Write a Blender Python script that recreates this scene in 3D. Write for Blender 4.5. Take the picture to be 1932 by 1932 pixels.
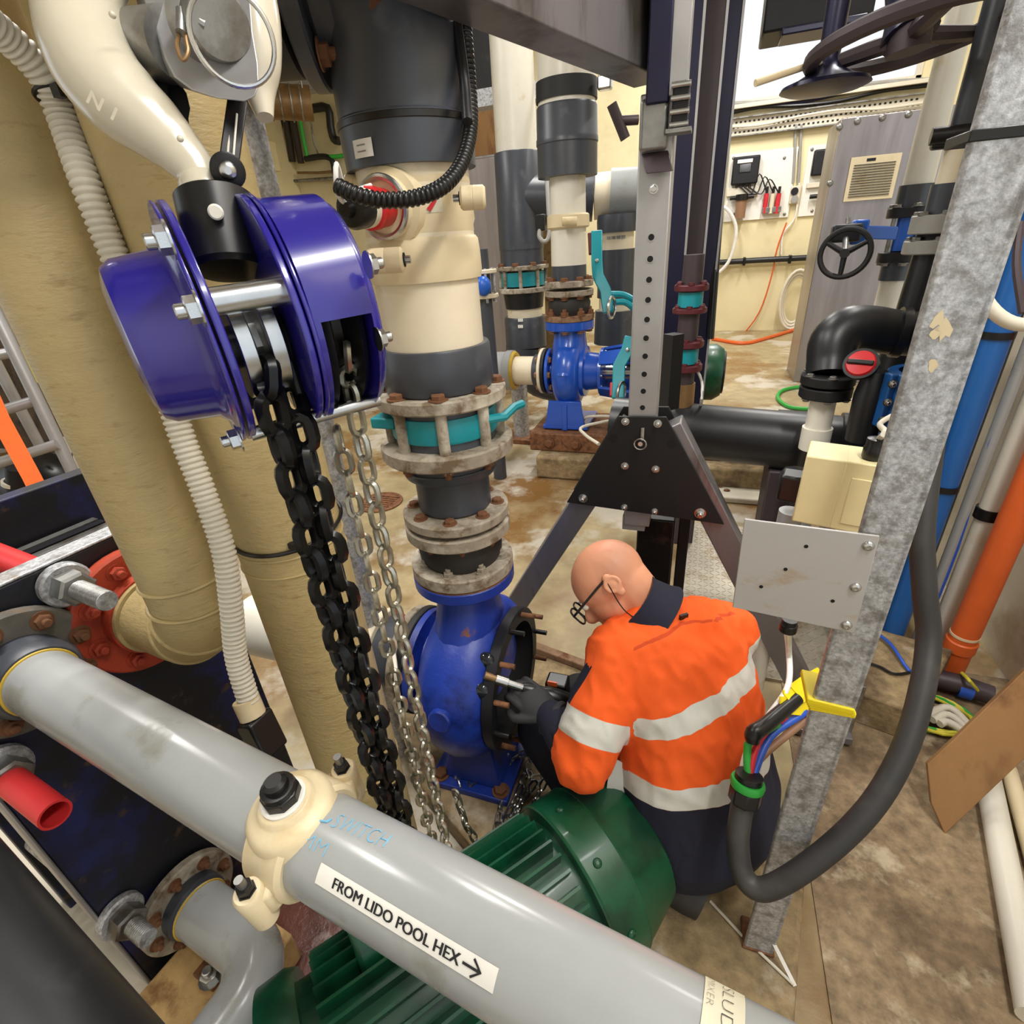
import bpy, math, random
from mathutils import Vector as V, Matrix
random.seed(7)
for o in list(bpy.data.objects): bpy.data.objects.remove(o)
SC = bpy.context.scene
COL = SC.collection
PI = math.pi
# ------------------------------------------------------------------ camera
F, C0, H = 980.0, 966.0, 1.6
ZA = -V((139, 1880, 980)).normalized()
_y = V((380, -549, 980)); YA = (_y - ZA * _y.dot(ZA)).normalized(); XA = YA.cross(ZA)
CAM = V((0, 0, H))
cam = bpy.data.cameras.new('camera'); co = bpy.data.objects.new('camera', cam); COL.objects.link(co)
cam.sensor_width = 36.0; cam.lens = 36.0 * F / 1932.0; cam.clip_start = 0.02; cam.clip_end = 200
r_, u_, b_ = V((XA.x, YA.x, ZA.x)), -V((XA.y, YA.y, ZA.y)), -V((XA.z, YA.z, ZA.z))
co.matrix_world = Matrix(((r_.x, u_.x, b_.x, 0), (r_.y, u_.y, b_.y, 0), (r_.z, u_.z, b_.z, H), (0, 0, 0, 1)))
SC.camera = co
# ------------------------------------------------------------------ world, lights, exposure
SC.view_settings.view_transform = 'Standard'; SC.view_settings.look = 'None'
SC.view_settings.gamma = 1.0; SC.view_settings.use_curve_mapping = False
SC.view_settings.exposure = 0.06
wd = bpy.data.worlds.new('sky'); SC.world = wd; wd.use_nodes = True
wd.node_tree.nodes['Background'].inputs[0].default_value = (0.86, 0.93, 1.0, 1)
wd.node_tree.nodes['Background'].inputs[1].default_value = 1.25
def area(name, loc, target, sx, sy, power, col):
    l = bpy.data.lights.new(name, 'AREA'); l.shape = 'RECTANGLE'; l.size = sx; l.size_y = sy; l.energy = power; l.color = col
    o = bpy.data.objects.new(name, l); COL.objects.link(o); o.location = loc
    o.rotation_euler = (V(target) - V(loc)).to_track_quat('-Z', 'Y').to_euler(); return o
LP = [52, 52, 90, 90, 125, 125, 70]
TUBES = [(-1.3, 1.0), (0.75, 0.4), (-1.2, 4.2), (1.4, 4.4), (-1.2, 7.6), (1.2, 7.8), (-4.2, 2.4)]
LZ = [3.2, 3.2, 4.7, 4.7, 4.7, 4.7, 4.2]
for i, (x, y) in enumerate(TUBES):
    l_ = area('tube_light', (x, y, LZ[i]), (x, y + .001, 0), .2, 1.5, LP[i], (1.0, .97, .93))
# ------------------------------------------------------------------ picture helpers: pixel -> point in the room
def ray(u, v):
    c = V(((u - C0) / F, (v - C0) / F, 1.0)); return V((XA.dot(c), YA.dot(c), ZA.dot(c)))
def P(u, v, w): return CAM + ray(u, v) * w
def PZ(u, v, z=0.0):
    r = ray(u, v); return CAM + r * ((z - H) / r.z)
def PY(u, v, y):
    r = ray(u, v); return CAM + r * (y / r.y)
def PX(u, v, x):
    r = ray(u, v); return CAM + r * (x / r.x)
def PP(u, v, o, n):
    r = ray(u, v); return CAM + r * ((o - CAM).dot(n) / r.dot(n))
def cz(p):
    d = p - CAM; return d.x * XA.z + d.y * YA.z + d.z * ZA.z
def pj(p):
    d = p - CAM; x = d.x * XA.x + d.y * YA.x + d.z * ZA.x; y = d.x * XA.y + d.y * YA.y + d.z * ZA.y; z = cz(p)
    return C0 + F * x / z, C0 + F * y / z
def DIR(u, v): return ray(u, v).normalized()
class Col:
    """a vertical axis through pixel (u, v) at depth w; heights and radii are read off pixel rows"""
    def __init__(s, u, v, w): s.b = P(u, v, w)
    def p(s, v):
        lo, hi = -3.0, 6.0
        for _ in range(50):
            m = (lo + hi) / 2; q = V((s.b.x, s.b.y, m))
            if cz(q) < .02 or pj(q)[1] < v and cz(q) > 0: hi = m
            else: lo = m
        return V((s.b.x, s.b.y, (lo + hi) / 2))
    def z(s, v): return s.p(v).z
    def r(s, px, v):
        q = s.p(v); u = pj(q)[0]; return px * cz(q) / (2 * F) / math.sqrt(1 + ((u - C0) / F) ** 2)
    def prof(s, rows): return [(s.z(v), s.r(px, v)) for v, px in rows]
# ------------------------------------------------------------------ materials
def lin(c): return tuple(((x / 255) / 12.92 if x / 255 <= .04045 else ((x / 255 + .055) / 1.055) ** 2.4) for x in c) + (1.0,)
MATS = {}
def mk(name, rgb, rough=.5, metal=0.0, var=.12, vs=9.0, c2=None, ms=5.0, lo=.5, hi=.62, bump=0.0, bs=60.0, rough2=None, coat=0.0, stretch=None, detail=6.0, emit=0, c3=None, lo3=.55, hi3=.65, ms3=2.0):
    m = bpy.data.materials.new(name); m.use_nodes = True; MATS[name] = m
    nt = m.node_tree; N, L = nt.nodes, nt.links; b = N['Principled BSDF']
    b.inputs['Roughness'].default_value = rough; b.inputs['Metallic'].default_value = metal
    if coat: b.inputs['Coat Weight'].default_value = coat; b.inputs['Coat Roughness'].default_value = .08
    tc = N.new('ShaderNodeTexCoord'); src = tc.outputs['Object']
    if stretch:
        mp = N.new('ShaderNodeMapping'); mp.inputs['Scale'].default_value = stretch; L.new(src, mp.inputs[0]); src = mp.outputs[0]
    def noise(sc, off=0.0):
        n = N.new('ShaderNodeTexNoise'); n.inputs['Scale'].default_value = sc; n.inputs['Detail'].default_value = detail; n.inputs['Roughness'].default_value = .62
        if off:
            ad = N.new('ShaderNodeVectorMath'); ad.operation = 'ADD'; ad.inputs[1].default_value = (off, off * .7, off * 1.3); L.new(src, ad.inputs[0]); L.new(ad.outputs[0], n.inputs['Vector'])
        else: L.new(src, n.inputs['Vector'])
        return n.outputs['Fac']
    def ramp(fac, a, bb):
        r = N.new('ShaderNodeMapRange'); r.inputs[1].default_value = a; r.inputs[2].default_value = bb; r.clamp = True; L.new(fac, r.inputs[0]); return r.outputs[0]
    def mix(fac, ca, cb):
        x = N.new('ShaderNodeMix'); x.data_type = 'RGBA'; L.new(fac, x.inputs[0])
        for s_, c in ((6, ca), (7, cb)):
            if isinstance(c, tuple): x.inputs[s_].default_value = c
            else: L.new(c, x.inputs[s_])
        return x.outputs[2]
    base = lin(rgb)
    dk = tuple(x * (1 - var) for x in base[:3]) + (1,); lt = tuple(min(1, x * (1 + var)) for x in base[:3]) + (1,)
    col = mix(ramp(noise(vs), .3, .7), dk, lt)
    if c2:
        k = ramp(noise(ms, 3.1), lo, hi); col = mix(k, col, lin(c2))
        if rough2 is not None:
            rr = N.new('ShaderNodeMapRange'); rr.inputs[3].default_value = rough; rr.inputs[4].default_value = rough2; L.new(k, rr.inputs[0]); L.new(rr.outputs[0], b.inputs['Roughness'])
    if c3: col = mix(ramp(noise(ms3, 7.7), lo3, hi3), col, lin(c3))
    L.new(col, b.inputs['Base Color'])
    if bump:
        bp = N.new('ShaderNodeBump'); bp.inputs['Strength'].default_value = min(1, bump); bp.inputs['Distance'].default_value = .004
        L.new(noise(bs, 1.7), bp.inputs['Height']); L.new(bp.outputs[0], b.inputs['Normal'])
    return m
mk('beige_pipe', (184, 164, 116), .42, var=.06, vs=14, c2=(160, 138, 92), ms=26, lo=.58, hi=.74, bump=.5, bs=60, stretch=(1, 1, 3))
mk('grey_pvc', (160, 163, 163), .2, var=.03, c2=(132, 130, 118), ms=7, lo=.58, hi=.72, rough2=.45)
mk('dark_pvc', (62, 66, 74), .36, var=.08, c2=(86, 88, 92), ms=6, lo=.58, hi=.72, rough2=.55)
mk('black_pvc', (26, 27, 30), .38, var=.15, c2=(50, 50, 52), ms=7, lo=.6, hi=.75)
mk('white_pvc', (226, 222, 208), .32, var=.03, c2=(206, 190, 150), ms=6, lo=.6, hi=.75)
mk('cream_plastic', (222, 206, 170), .42, var=.05, c2=(196, 168, 116), ms=6, lo=.58, hi=.74)
mk('old_white_pvc', (228, 216, 190), .36, var=.05, c2=(196, 170, 118), ms=9, lo=.63, hi=.74)
mk('yellow_stain', (206, 172, 60), .5, var=.15)
mk('backing_ring', (150, 140, 124), .75, var=.2, vs=40, c2=(110, 92, 70), ms=22, lo=.5, hi=.62, bump=.4, bs=90, c3=(196, 188, 172), ms3=8, lo3=.52, hi3=.66)
mk('dark_ring', (96, 92, 84), .7, var=.25, vs=30, c2=(120, 92, 62), ms=12, lo=.58, hi=.7, bump=.3)
mk('teal_paint', (20, 140, 152), .36, var=.08, c2=(120, 76, 40), ms=14, lo=.68, hi=.74)
mk('rubber', (38, 36, 34), .62, var=.2, c2=(74, 62, 48), ms=9, lo=.55, hi=.7)
mk('pump_blue', (28, 56, 150), .38, var=.12, c2=(16, 26, 84), ms=6, lo=.5, hi=.64, c3=(122, 74, 48), ms3=12, lo3=.66, hi3=.72, bump=.25, bs=70)
mk('new_pump_blue', (30, 84, 190), .28, var=.06, coat=.3)
mk('hoist_blue', (36, 30, 132), .22, var=.06, vs=5, coat=.6)
mk('deep_blue', (26, 32, 84), .5, var=.3, c2=(20, 21, 28), ms=7, lo=.34, hi=.5, c3=(74, 56, 44), ms3=16, lo3=.6, hi3=.68, bump=.2)
mk('red_oxide', (176, 66, 40), .6, var=.12, c2=(140, 48, 30), ms=9, bump=.2)
mk('rust', (126, 84, 54), .8, var=.25, vs=40, c2=(92, 58, 38), ms=30, bump=.4, bs=120)
mk('rust_flange', (140, 110, 84), .8, var=.25, vs=30, c2=(106, 62, 34), ms=18, bump=.4, bs=120)
mk('zinc', (196, 198, 198), .26, 1.0, var=.12, vs=20)
mk('dull_steel', (150, 150, 148), .42, .85, var=.18, vs=22, c2=(110, 104, 94), ms=9, bump=.1)
mk('galvanised', (182, 184, 188), .42, .45, var=.4, vs=150, c2=(134, 132, 130), ms=45, lo=.48, hi=.66, bump=.4, bs=110, c3=(136, 118, 90), ms3=6, lo3=.62, hi3=.72)
mk('aluminium', (172, 172, 174), .4, .6, var=.08, vs=6, bump=.05)
mk('dark_aluminium', (132, 130, 134), .36, .6, var=.18, vs=4, c2=(80, 74, 68), ms=5, stretch=(1, 1, .25))
mk('alu_plate', (186, 184, 182), .42, .25, var=.04, c2=(172, 146, 108), ms=14, lo=.58, hi=.72, stretch=(.6, 1, 1))
mk('black_paint', (15, 15, 17), .58, var=.15)
mk('black_plastic', (16, 16, 17), .33, var=.1)
mk('black_steel', (28, 27, 28), .38, .35, var=.2, c2=(60, 48, 40), ms=12, lo=.6, hi=.7)
mk('chain_black', (22, 22, 23), .28, .6, var=.2)
mk('chain_zinc', (168, 164, 150), .3, .9, var=.2, vs=30)
mk('hook_cream', (206, 198, 178), .22, var=.03, coat=.4)
mk('conduit', (214, 208, 192), .5, var=.05)
mk('green_motor', (10, 74, 46), .36, var=.12, c2=(7, 52, 32), ms=6, coat=.1)
mk('cream_wall', (226, 214, 172), .7, var=.05, vs=2.2, c2=(208, 194, 150), ms=1.6, lo=.55, hi=.75, bump=.1, bs=30)
mk('white_wall', (214, 206, 188), .6, var=.06, c2=(176, 160, 130), ms=3, lo=.58, hi=.75)
mk('ceiling_paint', (178, 168, 150), .8)
mk('floor_concrete', (160, 144, 108), .6, var=.22, vs=7, detail=12, c2=(124, 90, 48), ms=1.1, lo=.46, hi=.60, rough2=.22, bump=.4, bs=38, c3=(186, 178, 162), ms3=1.5, lo3=.53, hi3=.60)
mk('raw_concrete', (146, 126, 92), .8, var=.36, vs=30, detail=13, c2=(88, 70, 48), ms=5, lo=.48, hi=.64, bump=1.0, bs=46, c3=(178, 166, 146), ms3=6, lo3=.58, hi3=.7)
mk('yard_concrete', (140, 120, 92), .75, var=.4, vs=34, detail=14, c2=(84, 66, 48), ms=3.4, lo=.46, hi=.64, bump=1.0, bs=48, c3=(186, 172, 144), ms3=7, lo3=.55, hi3=.66)
mk('wet_red', (104, 62, 50), .22, var=.3, vs=9, c2=(150, 132, 126), ms=8, lo=.6, hi=.7, bump=.5, bs=40, detail=10)
mk('orange_cloth', (238, 92, 22), .8, var=.06, vs=5, bump=.5, bs=10)
mk('navy_cloth', (20, 22, 42), .85, var=.15, bump=.3, bs=30)
mk('tape_silver', (206, 206, 200), .38, .1, var=.06, vs=8, bump=.25, bs=16)
mk('skin', (222, 156, 122), .5, var=.06, vs=8, c2=(206, 128, 100), ms=6, lo=.5, hi=.75)
mk('glove', (44, 44, 46), .7, var=.15, bump=.2)
mk('red_plastic', (196, 30, 36), .34, var=.06)
mk('red_stud', (214, 52, 54), .4, var=.06)
mk('blue_plastic', (30, 92, 190), .36, var=.06)
mk('blue_pipe', (24, 88, 158), .36, var=.08)
mk('orange_pvc', (214, 96, 40), .42, var=.06)
mk('orange_strap', (248, 108, 20), .6, var=.06)
mk('yellow_tape', (238, 214, 26), .38, var=.05)
mk('yellow_plastic', (222, 204, 20), .45, var=.05)
mk('wood', (150, 112, 70), .7, var=.14, vs=4, stretch=(1, 1, .3), c2=(122, 86, 52), ms=5, bump=.1)
mk('timber', (194, 160, 106), .75, var=.2, vs=20, c2=(140, 100, 60), ms=12, lo=.52, hi=.66, bump=.4)
mk('glass_dark', (30, 34, 40), .1)
mk('paper', (232, 230, 222), .6, var=.03)
mk('old_paper', (214, 208, 184), .6, var=.05)
mk('ink', (28, 28, 30), .6)
mk('chalk_blue', (112, 178, 214), .7)
mk('actuator_cream', (226, 214, 164), .42, var=.03, c2=(210, 190, 130), ms=7, lo=.6, hi=.75)
mk('stainless', (160, 152, 150), .34, .75, var=.1, vs=3, stretch=(1, 1, .12), c2=(120, 112, 108), ms=2, lo=.5, hi=.7)
mk('navy_steel', (30, 30, 58), .34, .3, var=.1)
mk('brown_steel', (66, 56, 60), .5, .2, var=.1)
mk('green_pipe', (60, 190, 70), .5); mk('wire_green', (44, 160, 60), .45); mk('wire_red', (200, 40, 52), .45); mk('wire_blue', (40, 86, 190), .45); mk('wire_brown', (140, 104, 78), .5); mk('wire_yellow', (206, 196, 60), .45)
mk('white_cable', (228, 226, 222), .45); mk('grey_rubber', (44, 43, 43), .55, var=.1, c2=(60, 58, 56), ms=6)
mk('checker_metal', (168, 160, 144), .42, .55, var=.14, vs=10, c2=(130, 112, 84), ms=4)
mk('dirt', (86, 68, 50), .9, var=.3, c2=(56, 46, 36), ms=5, bump=.8)
mk('maroon', (86, 28, 36), .5, var=.1)
mk('grey_box', (150, 148, 142), .5)
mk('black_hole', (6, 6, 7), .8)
mk('cast_dark', (24, 24, 30), .5, .2, var=.3)
mk('foam_dark', (58, 52, 42), .8)
mk('duct', (142, 112, 76), .4, .5, var=.2)
# window glass: clear pane
g = bpy.data.materials.new('window_glass'); g.use_nodes = True; MATS['window_glass'] = g
nt = g.node_tree; nt.nodes.clear(); o_ = nt.nodes.new('ShaderNodeOutputMaterial'); mx = nt.nodes.new('ShaderNodeMixShader'); tr = nt.nodes.new('ShaderNodeBsdfTransparent'); gl = nt.nodes.new('ShaderNodeBsdfGlossy')
gl.inputs['Roughness'].default_value = .05; mx.inputs[0].default_value = .06; nt.links.new(tr.outputs[0], mx.inputs[1]); nt.links.new(gl.outputs[0], mx.inputs[2]); nt.links.new(mx.outputs[0], o_.inputs[0])
# lit tube cover: gives off light
e_ = bpy.data.materials.new('lit_diffuser'); e_.use_nodes = True; MATS['lit_diffuser'] = e_
bb = e_.node_tree.nodes['Principled BSDF']; bb.inputs['Emission Color'].default_value = (1, .93, .8, 1); bb.inputs['Emission Strength'].default_value = 6.0
# ------------------------------------------------------------------ mesh helpers
def frame(axis):
    a = axis.normalized(); t = V((0, 0, 1)) if abs(a.z) < .9 else V((1, 0, 0))
    x = t.cross(a).normalized(); return x, a.cross(x).normalized(), a
def smooth_path(pts, n=6):
    pts = [V(p) for p in pts]
    if len(pts) < 3: return pts
    out = []; q = [pts[0] * 2 - pts[1]] + pts + [pts[-1] * 2 - pts[-2]]
    for i in range(1, len(q) - 2):
        a, b, c, d = q[i - 1:i + 3]
        for k in range(n):
            t = k / n; out.append(.5 * ((2 * b) + (c - a) * t + (2 * a - 5 * b + 4 * c - d) * t * t + (3 * b - a - 3 * c + d) * t ** 3))
    out.append(pts[-1]); return out
def lerp_list(vals, n):
    if not isinstance(vals, (list, tuple)): return [vals] * n
    m = len(vals); out = []
    for i in range(n):
        t = i * (m - 1) / max(1, n - 1); k = min(int(t), m - 2); out.append(vals[k] + (vals[k + 1] - vals[k]) * (t - k))
    return out
class MB:
    def __init__(s): s.v = []; s.f = []
    def add(s, vs, fs):
        k = len(s.v); s.v += [V(x) for x in vs]; s.f += [tuple(i + k for i in f) for f in fs]; return s
    def box(s, c, sx, sy, sz, ax=None):
        c = V(c); ex, ey, ez = ax if ax else (V((1, 0, 0)), V((0, 1, 0)), V((0, 0, 1)))
        vs = [c + ex * (sx / 2 * i) + ey * (sy / 2 * j) + ez * (sz / 2 * k) for i in (-1, 1) for j in (-1, 1) for k in (-1, 1)]
        return s.add(vs, [(0, 1, 3, 2), (4, 6, 7, 5), (0, 4, 5, 1), (2, 3, 7, 6), (0, 2, 6, 4), (1, 5, 7, 3)])
    def lathe(s, o, axis, prof, n=36, caps=True, a0=0.0, a1=2 * PI, ref=None):
        x, y, a = frame(V(axis)); o = V(o)
        if ref is not None:
            x = (V(ref) - a * a.dot(V(ref))).normalized(); y = a.cross(x)
        full = abs(a1 - a0 - 2 * PI) < 1e-6; m = n if full else n + 1; vs = []
        for t, r in prof:
            for i in range(m):
                th = a0 + (a1 - a0) * i / n; vs.append(o + a * t + (x * math.cos(th) + y * math.sin(th)) * r)
        fs = []
        for j in range(len(prof) - 1):
            for i in range(n):
                i2 = (i + 1) % m; fs.append((j * m + i, j * m + i2, (j + 1) * m + i2, (j + 1) * m + i))
        if caps and full:
            if prof[0][1] > 1e-6: fs.append(tuple(range(m - 1, -1, -1)))
            if prof[-1][1] > 1e-6: fs.append(tuple((len(prof) - 1) * m + i for i in range(m)))
        return s.add(vs, fs)
    def cyl(s, p0, p1, r0, r1=None, n=20, caps=True):
        p0, p1 = V(p0), V(p1); d = p1 - p0; return s.lathe(p0, d, [(0, r0), (d.length, r0 if r1 is None else r1)], n, caps)
    def ring(s, o, axis, t0, t1, ro, ri, n=40, ch=.0):
        return s.lathe(o, axis, [(t0, ri), (t0, ro - ch), (t0 + ch, ro), (t1 - ch, ro), (t1, ro - ch), (t1, ri), (t0, ri)], n, False)
    def vlathe(s, col, rows, n=40, caps=True):
        pr = sorted(col.prof(rows)); return s.lathe(V((col.b.x, col.b.y, 0)), V((0, 0, 1)), pr, n, caps)
    def tube(s, pts, r, n=12, caps=True, sm=0, closed=False):
        pts = smooth_path(pts, sm) if sm else [V(p) for p in pts]; R = lerp_list(r, len(pts)); m = len(pts); vs = []; nrm = None
        for i, p in enumerate(pts):
            t = ((pts[(i + 1) % m] - pts[i - 1]) if closed or 0 < i < m - 1 else (pts[1] - pts[0] if i == 0 else pts[-1] - pts[-2])).normalized()
            if nrm is None: nrm = frame(t)[0]
            nrm = (nrm - t * nrm.dot(t)).normalized(); b = t.cross(nrm)
            for k in range(n):
                th = 2 * PI * k / n; vs.append(p + (nrm * math.cos(th) + b * math.sin(th)) * R[i])
        fs = []
        for i in range(m if closed else m - 1):
            j = (i + 1) % m
            for k in range(n): k2 = (k + 1) % n; fs.append((i * n + k, i * n + k2, j * n + k2, j * n + k))
        if caps and not closed: fs.append(tuple(range(n - 1, -1, -1))); fs.append(tuple((m - 1) * n + k for k in range(n)))
        return s.add(vs, fs)
    def strip(s, pts, wid, thick, up):
        """flat band of width wid along a path, its flat face turned to up"""
        pts = [V(p) for p in pts]; m = len(pts); vs = []
        for i, p in enumerate(pts):
            t = (pts[min(i + 1, m - 1)] - pts[max(i - 1, 0)]).normalized(); u = V(up[i] if isinstance(up, list) else up); u = (u - t * u.dot(t)).normalized(); b = t.cross(u)
            for a, c in ((-1, -1), (1, -1), (1, 1), (-1, 1)): vs.append(p + b * (a * wid / 2) + u * (c * thick / 2))
        fs = [(0, 1, 2, 3), tuple((m - 1) * 4 + k for k in (3, 2, 1, 0))]
        for i in range(m - 1):
            for k in range(4): fs.append((i * 4 + k, (i + 1) * 4 + k, (i + 1) * 4 + (k + 1) % 4, i * 4 + (k + 1) % 4))
        return s.add(vs, fs)
    def prism(s, poly, off):
        poly = [V(p) for p in poly]; off = V(off); n = len(poly); vs = poly + [p + off for p in poly]
        return s.add(vs, [tuple(range(n - 1, -1, -1)), tuple(range(n, 2 * n))] + [(i, (i + 1) % n, n + (i + 1) % n, n + i) for i in range(n)])
    def torus(s, c, axis, R, r, N=28, n=8):
        x, y, a = frame(V(axis)); c = V(c)
        return s.tube([c + (x * math.cos(2 * PI * i / N) + y * math.sin(2 * PI * i / N)) * R for i in range(N)], r, n, False, 0, True)
    def sphere(s, c, rx, ry=None, rz=None, ax=None, nu=20, nv=12):
        c = V(c); ry = rx if ry is None else ry; rz = rx if rz is None else rz
        ex, ey, ez = ax if ax else (V((1, 0, 0)), V((0, 1, 0)), V((0, 0, 1))); vs = []; fs = []
        for j in range(1, nv):
            ph = PI * j / nv
            for i in range(nu): th = 2 * PI * i / nu; vs.append(c + ex * rx * math.sin(ph) * math.cos(th) + ey * ry * math.sin(ph) * math.sin(th) + ez * rz * math.cos(ph))
        k = len(vs); vs += [c + ez * rz, c - ez * rz]
        for j in range(nv - 2):
            for i in range(nu): i2 = (i + 1) % nu; fs.append((j * nu + i, (j + 1) * nu + i, (j + 1) * nu + i2, j * nu + i2))
        for i in range(nu): fs.append((k, i, (i + 1) % nu)); fs.append((k + 1, (nv - 2) * nu + (i + 1) % nu, (nv - 2) * nu + i))
        return s.add(vs, fs)
    def loft(s, rings, caps=True):
        n = len(rings[0]); vs = [p for r in rings for p in r]; fs = []
        for j in range(len(rings) - 1):
            for i in range(n): i2 = (i + 1) % n; fs.append((j * n + i, j * n + i2, (j + 1) * n + i2, (j + 1) * n + i))
        if caps: fs.append(tuple(range(n - 1, -1, -1))); fs.append(tuple((len(rings) - 1) * n + i for i in range(n)))
        return s.add(vs, fs)
    def build(s, name, mat, parent=None, bevel=0.0, ang=38, seg=2):
        off = parent_off(parent); me = bpy.data.meshes.new(name); me.from_pydata([p - off for p in s.v], [], s.f); me.validate(); me.update()
        return finish(name, me, mat, parent, bevel, ang, seg)
def parent_off(p):
    o = V((0, 0, 0))
    while p is not None: o = o + p.location; p = p.parent
    return o
def finish(name, me, mat, parent, bevel=0, ang=38, seg=2):
    me.materials.append(MATS[mat] if isinstance(mat, str) else mat)
    me.shade_smooth(); me.set_sharp_from_angle(angle=math.radians(ang))
    o = bpy.data.objects.new(name, me); COL.objects.link(o); o.parent = parent
    if bevel:
        m = o.modifiers.new('bevel', 'BEVEL'); m.width = bevel; m.segments = seg; m.limit_method = 'ANGLE'; m.angle_limit = math.radians(40); m.harden_normals = False
    return o
def tag(o, label, cat, group=None):
    o['label'] = label; o['category'] = cat
    if group: o['group'] = group
    return o
def struct(o): o['kind'] = 'structure'; return o
def thing(name, label, cat, loc, group=None):
    o = bpy.data.objects.new(name, None); COL.objects.link(o); o.location = V(loc); o.empty_display_size = .05; return tag(o, label, cat, group)
SHARED = {}
def shared(key, fn, mat):
    k = (key, mat)
    if k not in SHARED:
        b = fn(); me = bpy.data.meshes.new(key); me.from_pydata([tuple(p) for p in b.v], [], b.f); me.validate(); me.materials.append(MATS[mat]); me.shade_smooth(); me.set_sharp_from_angle(angle=math.radians(38)); SHARED[k] = me
    return SHARED[k]
def put(name, me, parent, p, axis=V((0, 0, 1)), s=1.0, ref=None, group=None):
    x, y, a = frame(V(axis))
    if ref is not None:
        rr = V(ref); x = (rr - a * a.dot(rr)).normalized(); y = a.cross(x)
    o = bpy.data.objects.new(name, me); COL.objects.link(o); o.parent = parent; p = V(p) - parent_off(parent)
    sx, sy, sz = s if isinstance(s, (tuple, list)) else (s, s, s)
    o.matrix_local = Matrix(((x.x * sx, y.x * sy, a.x * sz, p.x), (x.y * sx, y.y * sy, a.y * sz, p.y), (x.z * sx, y.z * sy, a.z * sz, p.z), (0, 0, 0, 1)))
    return o
def m_bolt():      # washer + hexagon head, unit across-corner radius, standing on z = 0
    b = MB(); z = V((0, 0, 1)); b.lathe((0, 0, 0), z, [(0, 1.35), (.16, 1.35), (.16, .9)], 14, True)
    b.lathe((0, 0, .1), z, [(0, 1.0), (.62, 1.0), (.74, .84)], 6); return b
def m_nut():       # washer + nut + stud end
    b = MB(); z = V((0, 0, 1)); b.lathe((0, 0, 0), z, [(0, 1.35), (.16, 1.35), (.16, .9)], 14, True)
    b.lathe((0, 0, .1), z, [(0, 1.0), (.8, 1.0), (.9, .84)], 6); b.lathe((0, 0, .9), z, [(0, .56), (.7, .56), (.8, .46)], 10); return b
def m_screw():
    b = MB(); b.lathe((0, 0, 0), (0, 0, 1), [(0, 1), (.25, .98), (.5, .75), (.6, .4), (.45, .38), (.45, 0)], 16, False); return b
def bolt(parent, p, axis, r, mat='rust', kind='bolt', name=None):
    me = shared(kind, {'bolt': m_bolt, 'nut': m_nut, 'screw': m_screw}[kind], mat); return put(name or kind, me, parent, p, axis, r)
def bolt_ring(parent, c, axis, R, n, r, mat='rust', kind='bolt', ph=0.0, only=True):
    x, y, a = frame(V(axis)); c = V(c); tocam = (CAM - c)
    for i in range(n):
        th = ph + 2 * PI * i / n; d = x * math.cos(th) + y * math.sin(th)
        if only and d.dot(tocam) < -.72 * R * 6 and False: continue
        bolt(parent, c + d * R, a, r, mat, kind)
def text_flat(body, size=1.0, sx=1.0, bold=0.0):
    cu = bpy.data.curves.new('t', 'FONT'); cu.body = body; cu.size = size; cu.offset = bold; cu.align_x = 'LEFT'; cu.resolution_u = 3
    ob = bpy.data.objects.new('t', cu); COL.objects.link(ob); dg = bpy.context.evaluated_depsgraph_get(); me = bpy.data.meshes.new_from_object(ob.evaluated_get(dg))
    vs = [(v.co.x * sx, v.co.y) for v in me.vertices]; fs = [tuple(p.vertices) for p in me.polygons]
    bpy.data.objects.remove(ob); bpy.data.curves.remove(cu); bpy.data.meshes.remove(me); return vs, fs
def text_on(name, body, mat, parent, fn, size, sx=1.0, bold=0.0, span=None, dbl=0.0):
    """flat lettering laid on a surface by fn(x, y); span fits the text to that length"""
    vs, fs = text_flat(body, size, sx, bold)
    if span:
        x0 = min(v[0] for v in vs); x1 = max(v[0] for v in vs); k = span / (x1 - x0); vs = [((v[0] - x0) * k, v[1]) for v in vs]
    b = MB(); b.add([fn(*v) for v in vs], fs)
    if dbl: b.add([fn(v[0] + dbl, v[1]) for v in vs], fs)
    return b.build(name, mat, parent)
def link_mesh(L, Wd, r, N=5, n=6):
    pts = []; hw = Wd / 2 - r; hl = L / 2 - r - hw
    for k in range(N + 1): th = -PI / 2 + PI * k / N; pts.append(V((hl + hw * math.cos(th), hw * math.sin(th), 0)))
    for k in range(N + 1): th = PI / 2 + PI * k / N; pts.append(V((-hl + hw * math.cos(th), hw * math.sin(th), 0)))
    b = MB(); b.tube(pts, r, n, False, 0, True); return b
def chain(parent, path, L, Wd, r, mat, twist0=0.0, jit=0.12, key=None):
    """interlocked links laid along a path"""
    path = [V(p) for p in path]; me = shared(key or 'link%.4f' % L, lambda: link_mesh(L, Wd, r), mat); pitch = L - 2 * r
    seg = [0.0]
    for a, b in zip(path, path[1:]): seg.append(seg[-1] + (b - a).length)
    def pt(s):
        s = min(max(s, 0), seg[-1])
        for i in range(len(seg) - 1):
            if s <= seg[i + 1] or i == len(seg) - 2: return path[i].lerp(path[i + 1], (s - seg[i]) / max(1e-9, seg[i + 1] - seg[i]))
    n = int(seg[-1] / pitch)
    for i in range(n):
        a, b = pt(i * pitch), pt((i + 1) * pitch); d = (b - a).normalized(); x, y, _ = frame(d); th = twist0 + (PI / 2 if i % 2 else 0) + random.uniform(-jit, jit)
        nn = x * math.cos(th) + y * math.sin(th); put('link', me, parent, (a + b) / 2, nn, 1.0, d)
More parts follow.
